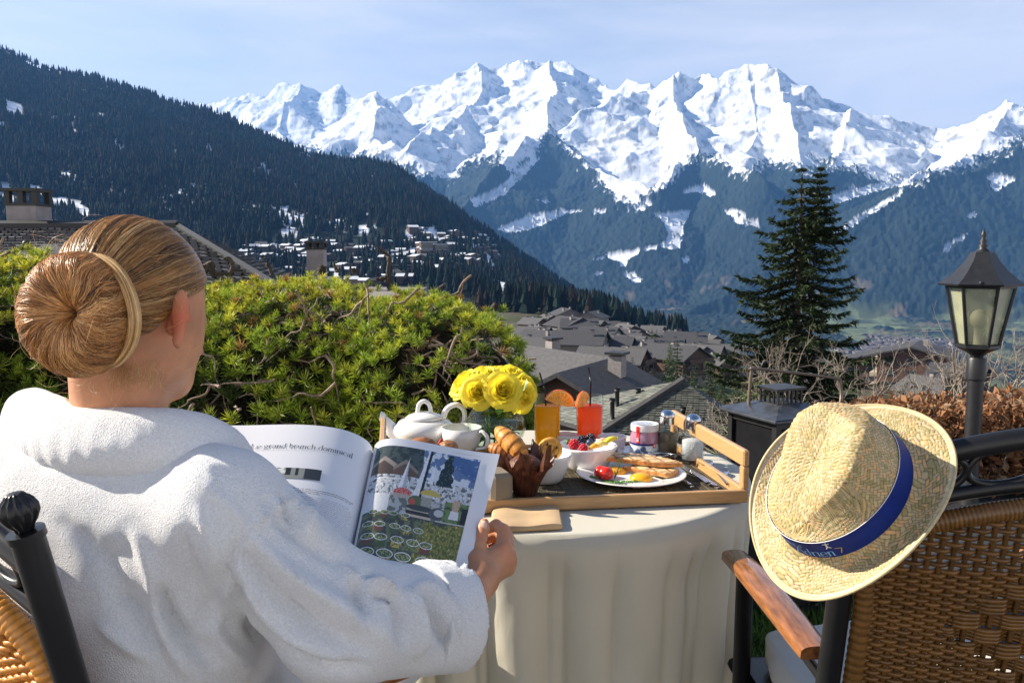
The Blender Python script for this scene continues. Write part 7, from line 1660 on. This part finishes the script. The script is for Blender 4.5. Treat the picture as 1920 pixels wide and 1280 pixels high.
# hidden trunk, arm and thighs under the robe
SRr, SLl = P(430, 925, 1.06), P(60, 905, 1.22); ELr = P(640, 1160, 1.08)
def trunk(Q):
    d = cone_sdf(Q, (-.50, 1.20, .56), (-.50, 1.16, .92), .135, .115); d = smin(d, cone_sdf(Q, SRr, SLl, .04, .04), .02); d = smin(d, cone_sdf(Q, P(232, 840, 1.12), (-.50, 1.17, .93), .055, .06), .02)
    d = smin(d, cone_sdf(Q, SRr, ELr, .048, .038), .03); d = smin(d, cone_sdf(Q, ELr, h(850, 1132, 1.19), .036, .026), .02)
    for s in (0, .2): d = smin(d, cone_sdf(Q, (-.46-s, 1.22+.1*s, .52), (-.20-s*.9, 1.56, .53), .085, .06), .03)
    return d
V3, F3 = iso(trunk, (-.85, .98, .42), (.0, 1.66, 1.06), .011, 1)
def skincol(V):
    c = np.tile(np.array([.56, .27, .145]), (len(V), 1)); w_ = np.exp(-(np.linalg.norm(V-E0, axis=1)/.026)**2)[:, None]; c = c*(1-w_)+np.array([.74, .20, .10])*w_
    m = fbm(V[:, 0]*30, V[:, 1]*30, V[:, 2]*30, o=3)[:, None]; c = c*(1+.10*m)*np.array([1, 1, 1])+np.array([.03, -.01, -.01])*np.clip(m, 0, 1)
    for px_, py_ in ((946, 1022), (954, 1038), (957, 1052), (903, 1003), (940, 986)): k_ = np.exp(-((pix(V)[0]-px_)**2+(pix(V)[1]-py_)**2)/90)[:, None]*.35; c = c*(1-k_)+np.array([.66, .24, .14])*k_
    return np.clip(c, 0, 1)
mb = MB(); mb.add((V1, [F1]), col=skincol(V1)); mb.add((V2, [F2]), col=skincol(V2)); mb.add((V3, [F3]), col=skincol(V3))
per_ = mb.build('person', m_skin, color=True, origin=(-.5, 1.15, .5)); tag(per_, 'woman seen from behind in a white robe, hair in a bun, reading', 'person')
m_nail = M('fingernail', (.75, .45, .38), rough=.25, var=0)
mb = MB(); nb_ = h(907.5, 984, 1.290); nn_ = nrm(np.array([0, 0, CAMZ])*0+np.array([-.25, -1, .25])); t_, b_ = nrm(np.cross(nn_, (0, 0, 1))), None; b_ = np.cross(nn_, t_); mb.add((ball((0, 0, 0), (.0052, .0070, .0016), 8, 14)[0]@np.stack([t_, b_, nn_], 1).T+nb_, ball((0, 0, 0), 1, 8, 14)[1])); mb.build('nail', m_nail, per_)

# ---------------------------------------------------------------- hair
m_hair = M('hair', (1, 1, 1), attr=True, rough=.36, var=.12, vs=90, spec=.7, aniso=.5, sheen=.1)
B0 = P(146, 590, .990); bax = nrm(np.array([-.16, -1, .06]))
bdir = nrm(B0-Hc+hu*.0); e1 = nrm(np.cross(bdir, hf)); e2 = np.cross(bdir, e1)
def hairline(p):    # p in head frame (r, f, u): True where hair grows
    r, f, u = p[..., 0], p[..., 1], p[..., 2]
    return u > np.interp(f, [-.11, -.07, -.045, -.02, .0, .015, .03, .05, .075, .10], [-.090, -.086, -.076, -.050, -.016, .000, -.018, -.010, .030, .055])
rad = np.array([.0765, .0955, .0905])
def scalp(th, ph, off):
    d = bdir*np.cos(th)[..., None]+(e1*np.cos(ph)[..., None]+e2*np.sin(ph)[..., None])*np.sin(th)[..., None]
    q = d@HB; s = 1/np.sqrt(np.sum((q/(rad+off[..., None]))**2, -1)); return Hc+d*s[..., None], q*s[..., None]
nph = 420; ph = np.arange(nph)*2*PI/nph; thm = np.zeros(nph); ths = np.linspace(.2, 2.9, 220)
for i in range(nph):
    _, q = scalp(ths, np.full(220, ph[i]), np.zeros(220)); ok = hairline(q); bad = np.where(~ok)[0]; thm[i] = ths[bad[0]] if len(bad) else 2.9
thm = np.minimum(thm, 2.5); kk = np.exp(-np.linspace(-2, 2, 17)**2); kk /= kk.sum(); thm = np.convolve(np.r_[thm[-8:], thm, thm[:8]], kk, 'valid')
tt = np.linspace(0, 1, 60); TT, PH = np.meshgrid(tt, ph, indexing='ij'); TH = .05+TT*(thm[None]-.05)
streak = lambda a, b, s=0: fbm(np.cos(a)*b, np.sin(a)*b, s, o=4)
HD_ = c_('#4a2e16')*.8; HLt = c_('#f6d59a'); HM = c_('#c28a48')
def haircol(x):
    x = np.clip(x, 0, 1)[..., None]; return np.where(x < .5, HD_+(HM-HD_)*(x*2), HM+(HLt-HM)*(x*2-1))
off = .0060*np.clip((1-TT)*5, 0, 1)**.5+.0012*streak(PH, 26, TT*1.5)+.0008*streak(PH, 60, TT)
p_, _ = scalp(TH, PH, off); cap = surf(p_, False, True); n_ = vnorm(cap[0], cap[1][0]); sg = np.mean(np.sum(n_*(cap[0]-Hc), 1)); cap = cap if sg > 0 else flip(cap)
mb = MB(); mb.add(cap, col=haircol(.32+.55*streak(PH, 22, TT*1.2)).reshape(-1, 3)*.8)
r_ = np.random.default_rng(44)
def strands(paths, rads, cols, seed=0, ns=3):
    # paths (k, n, 3): thin ribbons of three sides
    k, n, _ = paths.shape; t = nrm(np.gradient(paths, axis=1)); a = nrm(np.cross(t, r_.normal(size=(k, 1, 3)))); b = np.cross(t, a); an = np.arange(ns)*2*PI/ns
    tp = np.sin(np.clip(np.linspace(.05, 1.1, n), 0, 1)*PI/2)*np.clip((1.08-np.linspace(0, 1, n))*6, .2, 1)
    V = paths[:, :, None]+(rads[:, None]*tp[None])[..., None, None]*(np.cos(an)[None, None, :, None]*a[:, :, None]+np.sin(an)[None, None, :, None]*b[:, :, None])
    base = (np.arange(k)*n*ns)[:, None, None]; F = base+gridf(n, ns, False, True)[None]; return (V.reshape(-1, 3), [F.reshape(-1, 4)]), np.repeat(cols, n*ns, 0)
K = 8200; p0 = r_.uniform(0, 2*PI, K); t = np.linspace(1, .06, 14)[None]; tm = np.interp(p0, np.r_[ph, 2*PI], np.r_[thm, thm[0]])
pw = p0[:, None]+r_.normal(0, .05, (K, 1))*(1-t)+.02*np.sin(t*6+r_.uniform(0, 6, (K, 1))); th_ = .05+(t*r_.uniform(.55, 1.0, (K, 1))+.0)*(tm[:, None]-.05)
of = r_.uniform(.0048, .0088, (K, 1))*np.clip((1-t)*4, .15, 1)+.0012*streak(pw, 26, t*1.5); q_, _ = scalp(th_, pw, of)
sh, cc = strands(q_, r_.uniform(.00020, .00045, K), haircol(.38+1.05*streak(p0, 14, .7)+r_.normal(0, .2, K))); mb.add(sh, col=cc)
mb.build('hair', m_hair, per_, color=True)
# bun
g1 = nrm(np.cross(bax, (0, 0, 1))); g2 = np.cross(g1, bax); RM, rm = .0375, .0295
def bun(phi, psi, off=0.):
    cx = RM+(rm+off)*np.cos(psi)*1.0; hgt = (rm+off)*np.sin(psi)*1.12
    hole = -.0045*g1+.002*g2
    s = np.clip((RM*1.9-cx)/RM, 0, 1)
    return B0+hole*s[..., None]+(g1*np.cos(phi)[..., None]+g2*np.sin(phi)[..., None]*1.04)*cx[..., None]+bax*hgt[..., None]
ps = np.linspace(-1.3, 3.6, 60); PS, PH2 = np.meshgrid(ps, ph, indexing='ij'); PHw = PH2+.25*fbm(np.cos(PH2)*2.5, np.sin(PH2)*2.5, PS*.7, o=3); o2 = .0016*streak(PHw, 7, PS*.4)+.0008*streak(PHw, 30, PS*.5)
bs_ = bun(PH2+.16*(PS-1), PS, o2); sh = surf(bs_, False, True); n_ = vnorm(sh[0], sh[1][0]); ring_c = B0+(g1*np.cos(PH2)[..., None]+g2*np.sin(PH2)[..., None])*RM; sg = np.mean(np.sum(n_*(sh[0]-ring_c.reshape(-1, 3)), 1)); sh = sh if sg > 0 else flip(sh)
mb = MB(); mb.add(sh, col=(haircol(.42+.6*streak(PH2, 16, 9))*np.array([1.08, .93, .8])*.8).reshape(-1, 3))
K = 8600; p0 = r_.uniform(0, 2*PI, K); t = np.linspace(0, 1, 18)[None]; s0 = r_.uniform(-1.4, .2, (K, 1)); s1 = r_.uniform(2.2, 3.7, (K, 1)); psi = s0+(s1-s0)*t
pw = p0[:, None]+.16*(psi-1)+r_.normal(0, .10, (K, 1))*t+.05*np.sin(psi*2.2+r_.uniform(0, 6, (K, 1)))+.30*fbm(np.cos(p0[:, None])*3+0*psi, np.sin(p0[:, None])*3+0*psi, psi*.7, o=3)
q_ = bun(pw, psi, r_.uniform(-.0004, .0030, (K, 1))+.0016*streak(pw, 7, psi*.4)+.0012*np.sin(psi*2+p0[:, None]*23))
sh, cc = strands(q_, r_.uniform(.00020, .00044, K), haircol(.50+.9*streak(p0, 12, 9)+r_.normal(0, .24, K))*np.array([1.10, .95, .84])); mb.add(sh, col=cc)
mb.build('hair_bun', m_hair, per_, color=True)
# the lock wound round the bun
lk = spline([P(140, 478, 1.0), P(186, 484, .985), P(220, 508, .975), P(243, 550, .968), P(253, 598, .968), P(247, 640, .975), P(228, 672, .985), P(205, 690, .995)], 40); wv = np.sin(np.linspace(.15, 1, 40)*PI)**.5*.0068; outw = nrm(lk-B0)
K = 520; a = r_.uniform(-1, 1, K); b = r_.uniform(-.0022, .0022, K); q_ = lk[None]+outw[None]*(a[:, None]*wv[None])[..., None]+bax*(b[:, None]+.003*(1-a[:, None]**2))[..., None]; q_ = q_+.0012*np.sin(np.linspace(0, 5, 40)[None]+a[:, None]*5)[..., None]*outw[None]
sh, cc = strands(q_, r_.uniform(.0004, .0007, K), haircol(.62+.25*np.sin(a*9)+r_.normal(0, .14, K))); mb = MB(); mb.add(sh, col=cc); mb.build('hair_lock', m_hair, per_, color=True)
# stray hairs
fl = []
for k in range(110):
    if k < 60: a = r_.uniform(0, 2*PI); s = bun(np.array([a]), np.array([r_.uniform(-.5, 1.6)]), 0.)[0]; n = nrm(s-B0+r_.normal(0, .02, 3))
    elif k < 85: s = P(r_.uniform(130, 300), r_.uniform(690, 716), 1.03); n = nrm(np.array([r_.normal(0, .5), -.5, -1.]))
    else: a = r_.uniform(0, 2*PI); q0, _ = scalp(np.array([r_.uniform(.4, 1.6)]), np.array([a]), np.array([.007])); s = q0[0]; n = nrm(s-Hc)
    t1 = nrm(np.cross(n, r_.normal(size=3))); L_ = r_.uniform(.015, .045); fl.append(spline([s, s+n*L_*.3+t1*L_*.4, s+n*L_*.45+t1*L_*.95, s+n*L_*.3+t1*L_*1.4], 14))
sh, cc = strands(np.array(fl), np.full(len(fl), .00016), haircol(np.full(len(fl), .8))); mb = MB(); mb.add(sh, col=cc); mb.build('stray_hair', m_hair, per_, color=True)
# wisps down the nape
K = 420; st_ = np.stack([P(x, y, 1.035) for x, y in zip(r_.uniform(170, 300, K), r_.uniform(665, 705, K))]); dn = np.stack([r_.normal(-.002, .003, K), r_.uniform(-.002, .004, K), -r_.uniform(.006, .022, K)], 1); t = np.linspace(0, 1, 8)[None, :, None]
q_ = st_[:, None]+(Hc-st_)[:, None]*.0+dn[:, None]*t+.004*r_.normal(size=(K, 1, 3))*t*t; nd_ = nrm(st_-Hc)[:, None]*.004; sh, cc = strands(q_+nd_*(1-t), np.full(K, .00022), haircol(r_.uniform(.35, .9, K))); mb = MB(); mb.add(sh, col=cc); mb.build('nape_hair', m_hair, per_, color=True)
# ---------------------------------------------------------------- bathrobe
m_robe = M('white_terry', (.90, .90, .90), rough=.95, var=.08, vs=330, bump=.85, bs=540, bd=.0045, sheen=.6, spec=.1, sss=.05)
SR, SL = P(418, 950, 1.035), P(52, 905, 1.17); EL = P(640, 1163, 1.065); CU = P(845, 1158, 1.185)
neck = [P(62, 775, 1.20), P(85, 790, 1.12), P(150, 812, 1.065), P(245, 820, 1.045), P(330, 822, 1.05), P(392, 838, 1.09), P(428, 868, 1.17), P(448, 918, 1.27)]
nk = spline(neck, 22)
def robe_sdf(Q):
    d = cone_sdf(Q, (-.52, 1.17, .52), (-.52, 1.13, .80), .205, .165)
    Rt = np.array(Matrix.Rotation(math.radians(-27), 3, 'Z')); d = smin(d, ell_sdf(Q, (-.535, 1.115, .80), (.225, .145, .22), Rt), .05)
    d = smin(d, cone_sdf(Q, SL, SR, .078, .066), .07)
    d = smin(d, cone_sdf(Q, (-.50, 1.13, .97), (-.50, 1.14, .88), .075, .14), .05)
    c = None
    for a_, b_ in zip(nk[:-1], nk[1:]): e = cone_sdf(Q, a_, b_, .024, .024); c = e if c is None else np.minimum(c, e)
    d = smin(d, c, .012)
    d = smin(d, cone_sdf(Q, SR, EL, .067, .076), .035); fa = cone_sdf(Q, EL, CU, .076, .068)
    d = smin(d, fa, .025)
    ax = nrm(CU-EL); end = P(852, 1152, 1.20); 
    d = np.maximum(d, -cone_sdf(Q, P(815, 1146, 1.165), P(930, 1110, 1.28), .050, .058)); d = np.maximum(d, (Q-end)@nrm(ax+np.array([.15, 0, .06]))-.0)
    # left sleeve reaching forward
    d = smin(d, cone_sdf(Q, SL, (-.60, 1.36, .80), .075, .07), .04); d = smin(d, cone_sdf(Q, (-.60, 1.36, .80), (-.36, 1.42, .84), .068, .06), .03)
    # lap
    d = smin(d, cone_sdf(Q, (-.47, 1.22, .52), (-.24, 1.50, .54), .115, .09), .05); d = smin(d, cone_sdf(Q, (-.62, 1.22, .52), (-.42, 1.52, .54), .11, .085), .05)
    # keep the neck opening clear
    return np.maximum(d, -smin(cone_sdf(Q, Hc-hu*.06, P(225, 815, 1.135), .066, .066), 9, .001))
V, F = iso(robe_sdf, (-.88, .86, .40), (.04, 1.66, 1.12), .0062, 2)
px, py, dd = pix(V); N = vnorm(V, F); facing = (N@nrm(np.array([.35, 1, .1]))) < .25
def fold(pts, w, depth, taper=True):
    q = spline([(a, b, 0) for a, b in pts], 60)[:, :2]; L_ = len(q); d2 = (px[:, None]-q[None, :, 0])**2+(py[:, None]-q[None, :, 1])**2
    i = np.argmin(d2, 1); dm = d2[np.arange(len(px)), i]; s = i/(L_-1); tp = np.sin(np.clip(s*.92+.04, 0, 1)*PI)**.5 if taper else 1.
    ww = .85*w*(.6+.8*s) if taper else w; return depth*np.exp(-dm/(ww*ww))*tp
FOLDS = [ ([(322,872),(390,915),(445,965),(468,1000)],9,.0025), ([(468,1000),(445,1060),(425,1120),(405,1175)],9,.0045), ([(480,985),(520,950),(560,930)],8,.005),
 ([(455,1005),(430,1060),(405,1110),(385,1160)],12,-.004),
 ([(303,1100),(318,1140),(350,1190),(395,1235)],13,-.012), ([(285,1090),(290,1150),(320,1215),(370,1265)],16,.006),
 ([(432,1075),(450,1140),(500,1200),(570,1240)],13,-.013), ([(455,1060),(490,1130),(560,1195),(640,1235)],15,.008), ([(470,1040),(520,1110),(590,1170),(680,1215)],13,-.009), ([(480,1015),(560,1085),(650,1145),(740,1205)],20,.010),
 ([(395,1175),(430,1220),(480,1262)],12,.008), ([(520,1225),(600,1245),(690,1252)],10,-.008),
 ([(540,900),(562,930),(574,965),(580,1000)],13,.011), ([(528,925),(542,955),(560,985)],9,-.010), ([(500,940),(540,990),(600,1030),(650,1060)],16,-.006),
 ([(680,1085),(712,1092),(742,1110)],8,.008), ([(700,1112),(735,1118),(748,1150),(752,1200)],10,-.012), ([(722,1135),(742,1120),(738,1160)],7,.006), ([(765,1105),(775,1140),(786,1185),(783,1215)],11,.012), ([(760,1110),(800,1095),(845,1130)],6,.005), ([(800,1118),(815,1150),(838,1195),(843,1215)],13,-.014), ([(845,1110),(856,1150),(858,1210)],6,.006),
 ([(700,1075),(670,1100),(680,1150),(700,1200)],16,-.008), ([(640,1050),(665,1080),(690,1090)],8,.005),
 ([(90,735),(120,748),(200,775)],8,-.005),
 ([(190,1050),(230,1110),(290,1150)],22,-.006), ([(215,1110),(260,1160),(300,1230)],18,-.007), ([(250,1000),(280,1060),(300,1090)],20,.004), ([(120,980),(180,1030),(230,1060)],26,-.004), ([(180,1165),(230,1200),(290,1235)],12,.006), ([(340,1000),(360,1060),(380,1100)],16,-.005), ([(370,960),(400,1020),(405,1070)],14,.004) ]
D = np.zeros(len(V))
for pts, w_, dep in FOLDS: D += fold(pts, w_, dep)
vdir = nrm(V-np.array([0, 0, CAMZ])); wf = np.clip(-np.sum(N*vdir, 1), 0, 1)**.7
D = 2.6*D*facing*wf+.006*fbm(V[:, 0]*7, V[:, 1]*7, V[:, 2]*5, o=2)+.0022*fbm(V[:, 0]*22, V[:, 1]*22, V[:, 2]*16, o=2)
V = V+N*D[:, None]; V = smooth(V, F, 1, .5)
mb = MB(); mb.add((V, [F])); rb_ = mb.build('bathrobe', m_robe, per_)
def clothed(name, f, lo, hi, h_, k=.0018):
    V, F = iso(f, lo, hi, h_, 2); N = vnorm(V, F); V = V+N*(k*fbm(V[:, 0]*26, V[:, 1]*26, V[:, 2]*26, o=3))[:, None]; mb = MB(); mb.add((V, [F])); return mb.build(name, m_robe, rb_)
def collar_sdf(Q):
    c = None
    for a_, b_ in zip(nk[:-1], nk[1:]):
        e = cone_sdf(Q, a_, b_, .037, .037); c = e if c is None else np.minimum(c, e)
    for a_, b_ in zip(nk[:-1]+(0, -.006, -.014), nk[1:]+(0, -.006, -.014)): c = smin(c, cone_sdf(Q, a_, b_, .037, .037), .006)
    return np.maximum(c, -cone_sdf(Q, Hc-hu*.06, P(225, 815, 1.135), .064, .064))
clothed('collar', collar_sdf, (-.80, .90, .84), (-.28, 1.36, 1.12), .0055)
ax = nrm(CU-EL); end = P(852, 1152, 1.20)
def cuff_sdf(Q):
    n = nrm(ax+np.array([.15, 0, .06])); s = (Q-end)@n; d = cone_sdf(Q, P(700, 1160, 1.10), end+ax*.1, .0775, .0730); d = np.maximum(d, s-.004); d = np.maximum(d, -(s+.062+.010*fbm(Q[:, 0]*14, Q[:, 1]*14, Q[:, 2]*14)))
    return np.maximum(d, -cone_sdf(Q, P(760, 1152, 1.13), P(930, 1110, 1.28), .058, .061))
clothed('cuff', cuff_sdf, end-.13, end+.12, .0045)
q = [P(x, y, d) for x, y, d in ((862,1068,1.192),(884,1090,1.180),(897,1130,1.170),(900,1170,1.168),(894,1215,1.175),(876,1247,1.19))]
# ---------------------------------------------------------------- air
def haze():
    mb = MB(); mb.add(box((500, 5400, 750), (17000, 10900, 2300)))
    m = bpy.data.materials.new('haze_air'); m.use_nodes = True; t = m.node_tree; t.nodes.clear()
    o = t.nodes.new('ShaderNodeOutputMaterial'); v = t.nodes.new('ShaderNodeVolumePrincipled')
    v.inputs['Color'].default_value = HAZE_COL; v.inputs['Density'].default_value = HAZE_D; v.inputs['Anisotropy'].default_value = .1
    t.links.new(v.outputs[0], o.inputs['Volume'])
    tag(mb.build('haze', m, smooth=False), 'pale blue mountain haze filling the whole valley', 'haze', kind='stuff')
HAZE_COL = (.15, .39, .88, 1); HAZE_D = 0.78e-4
haze()
for o in scn.objects:
    if '_o' in o.keys(): del o['_o']
